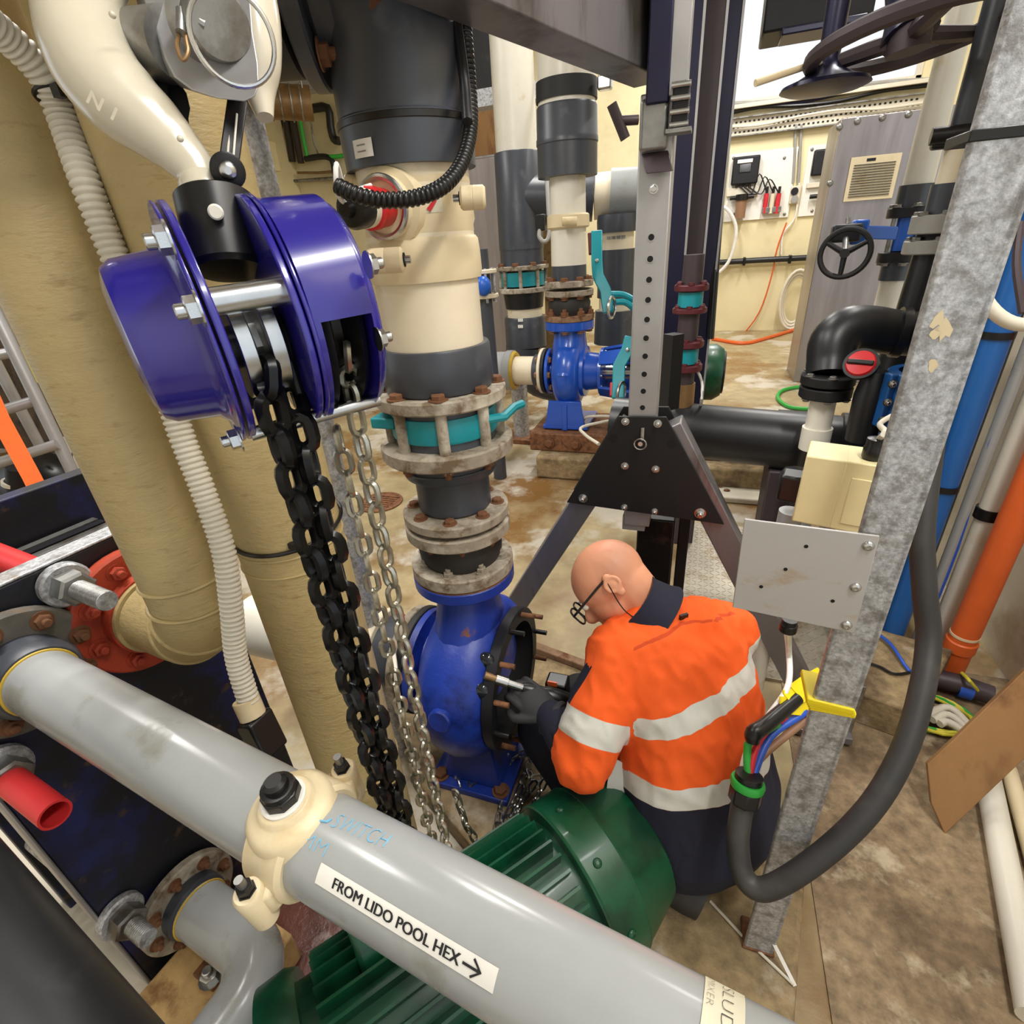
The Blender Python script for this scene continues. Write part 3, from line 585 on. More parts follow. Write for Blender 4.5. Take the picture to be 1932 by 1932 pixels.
# timber block and bolt under the heat exchanger
tb = PZ(400, 1845, .12); tk = thing('timber_block', 'yellowish timber block with bolts below the heat exchanger', 'block', (tb.x, tb.y, 0))
MB().box((tb.x - .02, tb.y, .055), .24, .30, .11, ax).build('block', 'timber', tk, .008); MB().box((tb.x - .01, tb.y + .02, .118), .07, .07, .014, ax).build('angle_plate', 'rust', tk, .003)
bolt(tk, (tb.x, tb.y, .125), UP, .020, 'zinc', 'nut'); bolt(tk, (tb.x + .06, tb.y + .07, .11), UP, .014, 'rust', 'nut')
struct(MB().prism([PZ(u, v, .06) for u, v in ((-160, 1420), (60, 1590), (200, 1745), (320, 1850), (470, 1960), (330, 2060), (-200, 1700))], V((0, 0, -.055))).build('trim_2', 'white_wall', None, .004))
# dark pipe in the very corner
a, b = P(-300, 1560, .60), P(175, 2160, .50); a, b = a + (a - b) * 1.2, b + (b - a) * .6; tag(MB().cyl(a, b, .085, n=40).build('dark_pipe', 'black_pvc'), 'dark blurred pipe filling the lower left corner', 'pipe')
# ================================================================== two beige pipes
def groove_col(mb, col, rows, n=48): return mb.vlathe(col, rows, n)
q = PP(272, 900, cf, PD); C1 = Col(272, 900, cz(q)); r1 = C1.r(205, 900)
b1 = thing('beige_pipe', 'left beige pipe bending into the red flange', 'pipe', cf)
el = []; zb = cf.z; ex = V((C1.b.x, C1.b.y, 0)); dd = (ex - V((cf.x, cf.y, 0))); ln = dd.length; dd.normalize(); R_ = min(ln * .9, r1 * 1.25)
pts = [cf + dd * .05, cf + dd * max(.055, ln - R_)]
for k in range(1, 11): th = PI / 2 * k / 10; pts.append(V((cf.x, cf.y, zb)) + dd * (ln - R_ + R_ * math.sin(th)) + UP * (R_ * (1 - math.cos(th))))
MB().tube(pts, r1 * 1.03, 48).build('elbow', 'beige_pipe', b1)
MB().cyl(pts[-1] - UP * .01, V((C1.b.x, C1.b.y, 3.2)), r1, n=56).build('riser', 'beige_pipe', b1)
MB().cyl(cf + dd * .035, cf + dd * .07, r1 * 1.12, n=44).build('collar', 'beige_pipe', b1)
for k in (3, 6, 10):
    d_ = (pts[k + 1] - pts[k]).normalized() if k + 1 < len(pts) else UP; MB().torus(pts[k + 1] if k + 1 < len(pts) else pts[-1], d_, r1 * 1.035, .0035, 44, 6).build('weld_ring', 'beige_pipe', b1)
MB().torus(V((C1.b.x, C1.b.y, pts[-1].z + .05)), UP, r1 * 1.0, .004, 44, 6).build('weld_ring', 'beige_pipe', b1)
C2 = Col(545, 1000, .92); r2 = C2.r(207, 1000)
b2 = thing('beige_pipe', 'right beige pipe running down behind the hoist chains', 'pipe', V((C2.b.x, C2.b.y, 0)))
MB().cyl(V((C2.b.x, C2.b.y, .0)), V((C2.b.x, C2.b.y, 3.2)), r2, n=56).build('riser', 'beige_pipe', b2)
for v in (1010, 1040, 1430): MB().torus(V((C2.b.x, C2.b.y, C2.z(v))), UP, r2, .0025, 48, 6).build('weld_ring', 'beige_pipe', b2)
# steel pipe between (narrow shiny riser behind the latch)
CS = Col(487, 300, 1.05); tag(MB().cyl(V((CS.b.x, CS.b.y, .0)), V((CS.b.x, CS.b.y, 3.2)), CS.r(58, 300), n=32).build('steel_riser', 'galvanised'), 'narrow shiny steel pipe rising behind the right beige pipe', 'pipe')
# corrugated cream conduit strapped to the pipes
def corrugated(path, r, pitch, amp, n=18):
    path = smooth_path(path, 10); d = [0.0]
    for a, b in zip(path, path[1:]): d.append(d[-1] + (b - a).length)
    out = []; R = []; s = 0.0; i = 0; st = pitch / 6
    while s < d[-1]:
        while i < len(d) - 2 and d[i + 1] < s: i += 1
        out.append(path[i].lerp(path[i + 1], (s - d[i]) / max(1e-9, d[i + 1] - d[i]))); R.append(r * (1 - amp * (.5 + .5 * math.cos(2 * PI * s / pitch)) ** 2)); s += st
    b = MB(); b.tube(out, R, n); return b
def cpath(rows): return [P(u, v, w) for u, v, w in rows]
cd = thing('corrugated_conduit', 'cream corrugated conduit hanging between the two beige pipes', 'conduit', P(470, 1350, .86))
corrugated(cpath([(-90, -10, .50), (10, 68, .55), (80, 140, .585), (118, 220, .61), (160, 340, .62), (205, 455, .645), (250, 560, .67), (300, 690, .70), (342, 820, .73), (385, 930, .755), (422, 1040, .78), (437, 1150, .805), (446, 1240, .83), (470, 1325, .85)]), .0172, .0080, .20).build('hose', 'conduit', cd, 0, 60)
a, b = P(463, 1318, .85), P(478, 1352, .855); MB().cyl(a, b, .021, .0205, n=12).build('end_nut', 'cream_plastic', cd, .001)
a, b = P(478, 1352, .855), P(512, 1420, .87); dn = (b - a).normalized(); sx_ = frame(dn); cb_ = MB().box((a + b) / 2, .05, .034, (b - a).length, sx_).build('plug_body', 'black_plastic', cd, .005); MB().box((a + b) / 2 + sx_[1] * -.018, .028, .008, (b - a).length * .6, sx_).build('plug_clip', 'black_plastic', cd, .002)
# cable ties
def tie(col, v, r, lab, mat='black_plastic'):
    c = V((col.b.x, col.b.y, col.z(v))); t = thing('cable_tie', lab, 'cable tie', c); MB().torus(c, UP + V((.05, -.12, 0)), r, .0035, 48, 6).build('band', mat, t); d = (CAM - c); d.z = 0; d.normalize(); MB().box(c + d * r, .012, .012, .01).build('head', mat, t); return t
tie(C2, 985, r2 * 1.05, 'thin black cable tie around the right beige pipe')
p = P(103, 178, .60); tt = thing('cable_tie', 'small black cable tie on the cream conduit near the hook', 'cable tie', p); MB().torus(p, P(118, 220, .61) - P(80, 140, .6), .0185, .003, 24, 6).build('band', 'black_plastic', tt); MB().box(P(112, 172, .585), .012, .01, .012).build('head', 'black_plastic', tt)
# ================================================================== chain hoist
HE = V((.60, .80, .05)).normalized(); HF = HE.cross(UP).normalized(); HU = HF.cross(HE) * -1
HU = HE.cross(HF) * -1 if HE.cross(HF).z < 0 else HE.cross(HF)
HO = P(402, 628, .455)
def hp(t, f=0.0, z=0.0): return HO + HE * t + HF * f + HU * z
ho = thing('chain_hoist', 'glossy dark blue hand chain hoist hanging from a cream hook', 'chain hoist', hp(.03, 0, -.11))
T1 = .052; RP = .098
def plate(name, t, th):
    poly = []
    for i in range(48):
        a = 2 * PI * i / 48; k = RP * (1 + .035 * math.cos(3 * a + 1.2)); poly.append(hp(t, k * math.cos(a), k * math.sin(a)))
    return MB().prism(poly, HE * th).build(name, 'hoist_blue', ho, .0015)
plate('side_plate', -.006, .006); plate('side_plate', -.0115, .0035); plate('side_plate', T1, .006); plate('side_plate', T1 + .0075, .004)
MB().lathe(hp(0), HE, [(-.064, 0), (-.064, .048), (-.060, .060), (-.052, .065), (-.020, .069), (-.013, .076), (-.0115, .088)], 56).build('gear_cover', 'hoist_blue', ho)
W0, W1 = T1 + .0115, T1 + .071
wc = MB().lathe(hp(0), HE, [(W0, RP * .99), (W0 + .005, RP * .99), (W0 + .005, RP * .95), (W0, RP * .95), (W0, RP * .99)], 56, False).build('wheel_cover_rim', 'hoist_blue', ho)
MB().lathe(hp(0), HE, [(W1 - .012, RP * .95), (W1 - .012, RP * .99), (W1 - .010, RP * .98), (W1 - .003, RP * .93), (W1, RP * .84), (W1, 0)], 56).build('wheel_cover_end', 'hoist_blue', ho)
op0, op1 = math.radians(-2), math.radians(88)   # opening where the hand chain leaves (angle from camera side, downwards)
prof = [(W0 + .003, RP * .99), (W1 - .010, RP * .99), (W1 - .010, RP * .95), (W0 + .003, RP * .95), (W0 + .003, RP * .99)]
MB().lathe(hp(0), HE, prof, 50, False, op1, op0 + 2 * PI, ref=HF).build('wheel_cover', 'hoist_blue', ho)
MB().lathe(hp(0), HE, [(W0 + .004, .03), (W0 + .004, .082), (W0 + .014, .088), (W0 + .022, .064), (W0 + .030, .064), (W0 + .038, .088), (W0 + .044, .082), (W0 + .044, .03)], 40).build('hand_wheel', 'black_steel', ho)
# lettering-free clear band inside, tie tubes, load sheave
tube_f, tube_z = .070, .028
MB().cyl(hp(-.002, tube_f, tube_z), hp(T1 + .002, tube_f, tube_z), .0105, n=24).build('tie_tube', 'zinc', ho)
MB().cyl(hp(-.004, .045, -.082), hp(W1 - .006, .045, -.082), .0062, n=18).build('tie_bar', 'zinc', ho)
MB().cyl(hp(-.002, -.06, .05), hp(T1 + .002, -.06, .05), .009, n=18).build('tie_tube', 'zinc', ho)
SFc, SZ = .022, -.012
for t0 in (.009, .032): MB().lathe(hp(0, SFc, SZ), HE, [(t0, .012), (t0, .044), (t0 + .012, .044), (t0 + .012, .012)], 36).build('sheave_flange', 'zinc', ho, .0008)
MB().lathe(hp(0, SFc, SZ), HE, [(.019, .032), (.024, .026), (.029, .026), (.034, .032)], 8, False).build('sheave', 'dull_steel', ho)
MB().lathe(hp(0, SFc, SZ), HE, [(.002, .018), (T1 - .001, .018)], 20).build('sheave_shaft', 'black_steel', ho)
for k in range(4): MB().torus(hp(T1 - .008 + k * .002, SFc, SZ), HE, .026, .0012, 24, 6).build('bearing_ring', 'black_steel', ho)
# chain guide plate, dark mechanism behind
MB().box(hp(.026, -.045, -.03), .045, .03, .10, (HE, HF, HU)).build('guide_plate', 'black_steel', ho, .004); MB().box(hp(.047, .03, -.052), .008, .03, .05, (HE, HF, HU)).build('chain_guide', 'black_steel', ho, .003)
def hnut(u, v, t, ax, r=.0092):
    c = PP(u, v, hp(t), HE); bolt(ho, c, ax, r, 'zinc', 'nut')
for u, v in ((322, 452), (378, 582), (452, 826)): hnut(u, v, -.012, -HE)
for u, v in ((693, 500), (712, 640)): hnut(u, v, W1 - .012, HE, .0075)
# black suspension block and cream hook
kb = P(405, 374, .447); kt = P(437, 512, .455); kd = (kt - kb).normalized(); MB().lathe(kb, kd, [(0, .0305), (.001, .0315), ((kt - kb).length - .004, .0320), ((kt - kb).length, .028)], 40).build('suspension_block', 'black_plastic', ho)
dt = P(407, 400, .414); MB().lathe(dt, (CAM - dt), [(-.008, .0058), (0, .0058), (.0012, .0045)], 20).build('pin_head', 'white_pvc', ho)
hk = thing('lifting_hook', 'cream painted steel lifting hook above the blue hoist', 'hook', kb)
hpath = [(384, 372, .447), (374, 330, .446), (340, 288, .442), (288, 238, .436), (232, 190, .430), (182, 130, .425), (155, 60, .424), (150, -20, .426), (185, -110, .432), (270, -170, .44), (370, -150, .45), (440, -80, .465), (478, 20, .475), (492, 110, .48), (490, 170, .485), (500, 222, .487)]
hr = [36, 38, 46, 62, 74, 78, 76, 74, 74, 72, 66, 58, 48, 38, 30, 16]
wds = [r / F * w * .96 for r, (_, _, w) in zip(hr, hpath)]
sp_ = smooth_path([P(*q) for q in hpath], 6)
MB().tube(sp_, wds, 28).build('hook_body', 'hook_cream', hk)
MB().lathe(P(388, 366, .447), P(380, 340, .446) - P(388, 366, .447), [(0, .0195), (.006, .0195), (.012, .0175)], 28).build('hook_collar', 'hook_cream', hk)
hn = (CAM - P(190, 200, .42)).normalized(); hx_, hy_ = (P(216, 232, .395) - P(164, 196, .395)).normalized(), None; hy_ = hn.cross(hx_)
text_on('emboss_mark', 'N 1', 'hook_cream', hk, lambda x, y: P(160, 190, .394) + hx_ * x + hy_ * y - hn * .0016, .019, 1, .0004)
for u, v in ((340, 262), (212, 28)): MB().sphere(P(u, v, .405 if v > 100 else .39), .0024).build('casting_dot', 'hook_cream', hk)
# latch
la, lb_ = P(448, 190, .452), P(430, 322, .437); lt = MB().strip([la, la.lerp(lb_, .5), lb_], .015, .008, CAM - la).build('latch', 'black_steel', hk, .001)
ln_ = (CAM - lb_).normalized(); MB().lathe(lb_ - ln_ * .006, ln_, [(0, .0135), (.012, .0135), (.013, .012)], 28).build('latch_eye', 'black_steel', lt); bolt(lt, lb_ + ln_ * .006, ln_, .0072, 'zinc', 'screw', 'latch_screw')
for du in (-5, 6): MB().tube([P(441 + du, 215, .445), P(434 + du, 300, .434)], .0009, 6).build('latch_rib', 'white_pvc', lt)
# shackle bracket of the gantry trolley
tr_ = thing('trolley_shackle', 'grey steel trolley shackle plate with a ring pin', 'shackle', P(400, 100, .43))
poly = [(262, -40), (276, 10), (296, 62), (312, 112), (330, 146), (362, 170), (410, 186), (462, 192), (482, 182), (490, 160), (488, 120), (478, 60), (470, -40)]
off = (P(300, 100, .46) - P(318, 100, .425)); MB().prism([P(u, v, .425) for u, v in poly], off).build('shackle_plate', 'aluminium', tr_, .0015)
MB().cyl(P(330, 85, .44), P(232, 92, .462), .026, n=32).build('axle', 'dull_steel', tr_)
poly = [(285, 150), (312, 146), (322, 215), (300, 205), (280, 185)]; MB().prism([P(u, v, .455) for u, v in poly], P(345, 245, .50) - P(308, 222, .455)).build('rear_cheek', 'black_paint', tr_)
poly = [(290, 140), (335, 150), (352, 176), (359, 205), (354, 232), (342, 247), (318, 230), (300, 190)]; MB().prism([P(u, v, .462) for u, v in poly], ray(330, 200) * .01).build('rear_plate', 'black_paint', tr_, .001)
pc = P(408, 46, .412); pn = (P(395, 60, .38) - P(412, 40, .425)).normalized(); pn = (CAM - pc).normalized() * .75 + (P(500, 46, .41) - pc).normalized() * .3; pn.normalize()
pin = MB().lathe(pc - pn * .022, pn, [(0, .030), (.012, .0295), (.016, .024), (.030, .0235), (.032, .022)], 36).build('pin', 'dull_steel', tr_)
MB().torus(P(440, 72, .392), (CAM - P(440, 72, .392)) + V((.1, 0, .05)), .0285, .0019, 40, 8).build('split_ring', 'zinc', tr_)
MB().tube([P(342, -10, .405), P(338, 60, .402), P(334, 85, .402), P(340, 108, .402), P(348, 112, .402), P(355, 96, .402), P(351, 66, .402), P(352, -10, .404)], .0016, 8, True, 5).build('lanyard', 'duct', tr_); MB().cyl(P(343, 20, .400), P(342, 62, .400), .0042, n=12).build('ferrule', 'dull_steel', tr_)
MB().tube([P(360, 12, .40), P(372, 20, .40), P(376, 40, .40), P(386, 48, .402)], .0032, 8, True, 3).build('clip', 'dull_steel', tr_)
# load chain, two falls
lc = thing('load_chain', 'thick black load chain hanging from the blue hoist', 'chain', hp(.033, .03, -1.2)); LL = (.044, .0315, .0066)
sa_ = hp(.0265, SFc + .034, SZ - .01)
def fall(u, v, w, v0, v1, tw, start=None):
    c = Col(u, v, w); a = c.p(v0); b = c.p(v1); pth = ([start] if start else []) + [a, a.lerp(b, .5), b]; return pth
chain(lc, fall(497, 720, .435, 725, 1720, 0, sa_), *LL, 'chain_black', .3, .18, 'load_link'); chain(lc, fall(572, 830, .475, 800, 1720, 0, hp(.040, .035, -.05)), *LL, 'chain_black', 1.1, .2, 'load_link')
# hand chain, endless loop
hc = thing('hand_chain', 'long bright steel hand chain hanging in a double strand from the hoist', 'chain', hp(.12, .08, -1.2)); SL = (.034, .022, .0036)
chain(hc, fall(658, 720, .50, 735, 1780, 0, hp(W0 + .026, .078, -.022)), *SL, 'chain_zinc', .2, .22, 'hand_link'); chain(hc, fall(640, 830, .56, 805, 1800, 0), *SL, 'chain_zinc', .9, .22, 'hand_link')
# ================================================================== gantry
YG = 1.50
ga = thing('lifting_gantry', 'aluminium lifting gantry with perforated post and black gusset plate', 'gantry', V((-.16, YG, 0)))
pa, pb = PY(1228, 410, YG), PY(1214, 780, YG); gx = (pa.x + pb.x) / 2; PW = .080
ztop = PY(1228, 196, YG).z; zpl0, zpl1 = PY(1215, 968, YG).z, PY(1215, 786, YG).z
post = MB().box((gx, YG + PW / 2, (ztop + .02 + zpl0 - .05) / 2), PW, PW, ztop + .02 - zpl0 + .05).build('post', 'aluminium', ga, .004)
for k, v in enumerate((448, 489, 528, 566, 603, 638, 672, 706, 738, 769)):
    c = PY(1223 - (v - 448) * .026, v, YG); MB().lathe(V((gx, YG - .0006, c.z)), (0, -1, 0), [(0, .0095), (.0008, .0095), (.0008, .0075)], 20, False).build('hole_rim', 'aluminium', post); MB().lathe(V((gx, YG - .0004, c.z)), (0, -1, 0), [(0, .0085), (.0006, .0085), (.0006, 0)], 20).build('hole', 'black_hole', post)
bolt(post, V((gx, YG, PY(1229, 357, YG).z)), V((0, -1, 0)), .008, 'zinc')
poly = [PY(1167, 786, YG - .012), PY(1257, 787, YG - .012), PY(1366, 990, YG - .012), PY(1069, 948, YG - .012)]
gu = MB().prism(poly, V((0, .008, 0))).build('gusset_plate', 'black_paint', ga, .001); MB().prism([p + V((0, PW + .02, 0)) for p in poly], V((0, .008, 0))).build('gusset_plate', 'black_paint', ga, .001)
for u, v, r in ((1180, 795, .011), (1241, 799, .011), (1179, 879, .011), (1237, 885, .011), (1178, 957, .011), (1235, 965, .011), (1100, 940, .014), (1321, 968, .016)): bolt(gu, PY(u, v, YG - .012), V((0, -1, 0)), r * .8, 'zinc', 'nut')
for u, v in ((1157, 827), (1268, 837)): MB().lathe(PY(u, v, YG - .0125), (0, -1, 0), [(0, .012), (.0008, .012), (.0008, 0)], 20).build('hole', 'black_hole', gu)
pn_ = PY(1208, 838, YG - .03); MB().torus(pn_, (0, 1, 0.1), .017, .0022, 26, 6).build('ring_pin', 'zinc', gu); MB().cyl(pn_, pn_ + V((0, .03, 0)), .007, n=14).build('pin', 'zinc', gu); MB().cyl(PY(1213, 806, YG - .02), PY(1212, 830, YG - .02), .006, n=10).build('pin_handle', 'zinc', gu)
def leg(u0, v0, u1, v1, zb, name='leg'):
    a = PY(u0, v0, YG + PW / 2); b = PY(u1, v1, YG + PW / 2); d = (b - a).normalized(); b = a + d * ((zb - a.z) / d.z); n = V((0, 1, 0)); ax_ = (d, n, d.cross(n)); MB().box((a + b) / 2, (b - a).length, PW, PW, ax_).build(name, 'dark_aluminium', ga, .004); return b
fl_ = leg(1195, 800, 1003, 1095, .03); fr_ = leg(1262, 800, 1500, 1270, .05)
for q in (fl_, fr_): MB().box(q + V((0, 0, -.015)), .20, .16, .03).build('foot', 'dark_aluminium', ga, .004)
MB().box(fr_ + V((.07, 0, .10)), .06, .10, .22).build('foot_bracket', 'dull_steel', ga, .004)
for k in range(4): MB().lathe(fr_ + V((.07, -.051, .03 + k * .04)), (0, -1, 0), [(0, .008), (.001, .008), (.001, 0)], 14).build('hole', 'black_hole', ga)
# lower dark post stub behind the worker's head
lp = Col(1237, 1020, cz(PY(1237, 1020, YG + .12))); MB().box((lp.b.x, lp.b.y, lp.z(965) / 2), .12, .12, lp.z(965)).build('lower_post', 'black_steel', ga, .006); MB().box((gx - .01, YG + PW / 2, zpl0 - .045), PW * .9, PW * .9, .05).build('post_end', 'aluminium', ga, .003)
MB().box((lp.b.x + .09, lp.b.y + .02, lp.z(965) / 2), .035, .10, lp.z(965)).build('lower_post_rail', 'black_paint', ga, .004)
# bracket on the post and the top beam
bz0, bz1 = PY(1226, 330, YG).z, PY(1226, 188, YG).z; MB().box((gx - .006, YG - .012, bz1 - .05), PW * .78, .02, .10).build('clamp_tab', 'dull_steel', ga, .008)
MB().prism([V((gx - .035, YG - .004, bz1 - .10)), V((gx + .028, YG - .004, bz1 - .10)), V((gx + .045, YG - .04, bz0)), V((gx - .015, YG - .04, bz0))], V((0, .006, 0))).build('clamp_wedge', 'brown_steel', ga, .002)
# box beam running towards the hoist overhead
bd = DIR(1810, 380); bd.z = 0; bd.normalize(); e0 = P(1192, 160, 1.30); e0b = P(1240, 153, 1.235); zb_ = (e0.z + e0b.z) / 2; wdir = V((bd.y, -bd.x, 0))
cbm = V((e0.x, e0.y, zb_)) + wdir * .045 
bmb = MB().box(cbm - bd * 1.09 + UP * .085, 2.2, .09, .17, (bd, wdir, UP)).build('beam', 'dark_aluminium', ga, .004)
hb = PY(1252, 80, YG); MB().box((hb.x - .005, YG + .02, hb.z + .05), .05, .10, .32).build('beam_bracket', 'navy_steel', ga, .004)
MB().box((hb.x + .035, YG - .0, hb.z + .10), .045, .05, .40).build('upper_post', 'aluminium', ga, .003)
ht_ = PY(1284, 200, YG - .02); hg = MB().box(ht_, .035, .03, .085).build('hinge', 'black_steel', ga, .003)
for dz in (-.035, -.012, .012, .035): MB().cyl(ht_ + V((-.02, -.018, dz)), ht_ + V((.02, -.018, dz)), .006, n=10).build('hinge_bolt', 'zinc', hg)
MB().box(ht_ + V((0, 0, -.046)), .055, .05, .008).build('hinge_shelf', 'dull_steel', hg)
# pipe stub welded to the side of the post
sp0, sp1 = P(1154, 196, 1.42), P(1180, 262, 1.46); MB().cyl(sp0, sp1, .014, n=18).build('side_stub', 'brown_steel', ga); MB().cyl(P(1168, 228, 1.44), P(1204, 226, 1.44), .012, n=14).build('side_arm', 'brown_steel', ga)

tq = P(368, -30, .44); tb_ = cbm - bd * ((cbm - tq).dot(bd)); MB().box(V((tq.x, tq.y, (tq.z + zb_) / 2 + .03)), .035, .012, zb_ - tq.z + .10).build('hanger_plate', 'aluminium', tr_, .002)
mid = (V((tq.x, tq.y, zb_ - .02)) + V((tb_.x, tb_.y, zb_ - .02))) / 2; dv = V((tb_.x - tq.x, tb_.y - tq.y, 0)); MB().box(mid, max(.06, dv.length + .08), .07, .035, (dv.normalized(), UP.cross(dv.normalized()), UP)).build('trolley_body', 'dull_steel', tr_, .004)
# ================================================================== discharge column of the near pump
CA = Col(875, 1070, 1.40); AX = V((CA.b.x, CA.b.y, 0))
def zz(c, v): return V((c.b.x, c.b.y, c.z(v)))
rc = thing('pump_riser', 'wide riser pipe with cream clamps, teal valve and bolted flanges', 'pipe', zz(CA, 1068))
rw = CA.r(190, 600)
MB().vlathe(CA, [(300, 0)], 8) if False else None
MB().lathe(AX, UP, [(CA.z(660), rw), (CA.z(300), rw)], 48).build('white_pipe', 'old_white_pvc', rc)
MB().torus(zz(CA, 655), UP, rw * 1.005, .007, 48, 6).build('glue_line', 'yellow_stain', rc)
def part(name, rows, mat, par=rc, n=48, col=CA): return MB().vlathe(col, rows, n).build(name, mat, par)
def ringc(name, v0, v1, px, mat, par, col, ri=.5):
    a, b = col.z(v1), col.z(v0); R = col.r(px, (v0 + v1) / 2); return MB().ring(V((col.b.x, col.b.y, 0)), UP, a, b, R, R * ri, 48, .004).build(name, mat, par), R, a, b
c1_ = part('clamp', [(322, 204), (330, 212), (352, 214), (360, 208), (372, 208), (384, 213), (420, 214), (430, 206), (440, 206), (447, 200)], 'cream_plastic')
c2_ = part('clamp', [(450, 208), (456, 216), (480, 218), (515, 216), (528, 210)], 'cream_plastic')
def lug(par, u0, v0, u1, v1, w, r, bolt_=True):
    a, b = P(u0, v0, w), P(u1, v1, w); d = (b - a).normalized(); L = (b - a).length; MB().lathe(a, d, [(0, r * .8), (.004, r), (L * .48, r), (L * .5, r * .96), (L * .52, r), (L - .004, r), (L, r * .8)], 24).build('lug', 'cream_plastic', par)
    if bolt_: MB().cyl(a - d * .012, a + d * .002, r * .32, n=12).build('lug_bolt', 'zinc', par); MB().lathe(a - d * .002, d, [(0, r * .55), (.003, r * .55)], 16).build('lug_recess', 'black_hole', par)
wA = cz(zz(CA, 380)); lug(c1_, 868, 374, 916, 372, wA - .11, .019); lug(c2_, 762, 490, 694, 494, cz(zz(CA, 490)) - .135, .021); lug(c1_, 652, 345, 690, 350, wA - .03, .017, False)
# flow sensor in the clamp
s1_ = P(722, 392, wA - .10); s0_ = P(640, 396, wA - .20); sd = (s0_ - s1_).normalized()
MB().lathe(s1_ - sd * .05, sd, [(0, .066), (.03, .062), (.034, .05), (.05, .048)], 32).build('sensor_boss', 'cream_plastic', c1_); MB().torus(s1_ + sd * .002, sd, .046, .006, 36, 8).build('sensor_ring', 'zinc', c1_)
fs = thing('flow_sensor', 'red and black flow sensor plugged into the cream clamp', 'sensor', s1_)
MB().lathe(s1_, sd, [(0, .030), (.022, .030), (.028, .033), (.045, .033), (.048, .029)], 28).build('red_nut', 'red_plastic', fs); MB().lathe(s1_ + sd * .048, sd, [(0, .029), (.014, .030), (.016, .0285)], 28).build('label_band', 'old_paper', fs)
MB().lathe(s1_ + sd * .062, sd, [(0, .029), (.026, .030), (.034, .026), (.036, .012), (.050, .010)], 28).build('sensor_head', 'black_plastic', fs)
ca_ = s1_ + sd * .09; tag(MB().tube([ca_, ca_ + sd * .03 + UP * .02, ca_ + UP * .06 + sd * .02, P(655, 360, wA - .17), P(700, 350, wA - .14)], .004, 8, True, 4).build('sensor_cable', 'white_cable'), 'thin white cable curling from the flow sensor', 'cable')
part('socket', [(648, 204), (652, 208), (722, 206), (726, 200)], 'dark_pvc')
f1, R, a, b = ringc('backing_ring', 728, 752, 246, 'backing_ring', rc, CA); 
f2, R2_, a2, b2_ = ringc('backing_ring', 822, 848, 248, 'backing_ring', rc, CA)
Rb = R * .86
for i in range(8):
    th = .42 + 2 * PI * i / 8; d = V((math.cos(th), math.sin(th), 0)) * Rb; bolt(f1, AX + d + UP * b, UP, .0155, 'rust', 'bolt'); MB().cyl(AX + d + UP * (a2 - .01), AX + d + UP * (a + .002), .0125, n=14).build('stud', 'backing_ring', f1); bolt(f2, AX + d + UP * a2, -UP, .0140, 'rust', 'nut')
part('stub_flange', [(752, 190), (768, 190)], 'dark_pvc'); part('stub_flange', [(806, 188), (822, 190)], 'dark_pvc')
vb = part('valve_body', [(766, 196), (770, 200), (804, 200), (808, 196)], 'teal_paint')
# teal lugs and pointer tab of the valve
zt = CA.z(778); Rv = CA.r(200, 786)
dr = (P(935, 780, 1.24) - zz(CA, 780)); dr.z = 0; dr.normalize(); dl = V((dr.y, -dr.x, 0))
MB().tube([AX + UP * zt + dr * Rv * .55 + dl * Rv * .86, AX + UP * zt + dr * Rv * .95 + dl * Rv * .84, AX + UP * zt + dr * Rv * 1.28 + dl * Rv * .35, AX + UP * zt + dr * Rv * 1.5 + dl * Rv * .2], .010, 8).build('valve_tab', 'teal_paint', vb)
dq = -dr; MB().box(AX + UP * zt + dq * Rv * 1.05, .06, .05, .025).build('valve_lug', 'teal_paint', vb, .004)
part('reducer', [(848, 180), (878, 178), (884, 172), (888, 150), (890, 140), (946, 136)], 'dark_pvc')
for vt in (868,): MB().torus(zz(CA, vt), UP, CA.r(180, vt), .003, 48, 6).build('rib', 'dark_pvc', rc)
f3, R3, a3, b3 = ringc('flange_ring', 950, 968, 198, 'backing_ring', rc, CA); f4, R4, a4, b4 = ringc('flange_ring', 974, 996, 197, 'backing_ring', rc, CA)
bolt_ring(f3, AX + UP * b3, UP, R3 * .80, 8, .013, 'rust', 'bolt', .3); bolt_ring(f4, AX + UP * a4, -UP, R4 * .80, 8, .012, 'rust', 'nut', .3)
for i in range(8): th = .3 + 2 * PI * i / 8; x_, y_, _ = frame(UP); d = (x_ * math.cos(th) + y_ * math.sin(th)) * R3 * .8; MB().cyl(AX + d + UP * b4, AX + d + UP * a3, .009, n=10).build('stud', 'rust', f4)
part('rubber_bellow', [(994, 140), (1004, 146), (1020, 158), (1036, 154), (1046, 142)], 'rubber')
f5, R5, a5, b5 = ringc('flange_ring', 1044, 1066, 190, 'backing_ring', rc, CA)
bolt_ring(f5, AX + UP * b5, UP, R5 * .80, 8, .0125, 'backing_ring', 'nut', .1)
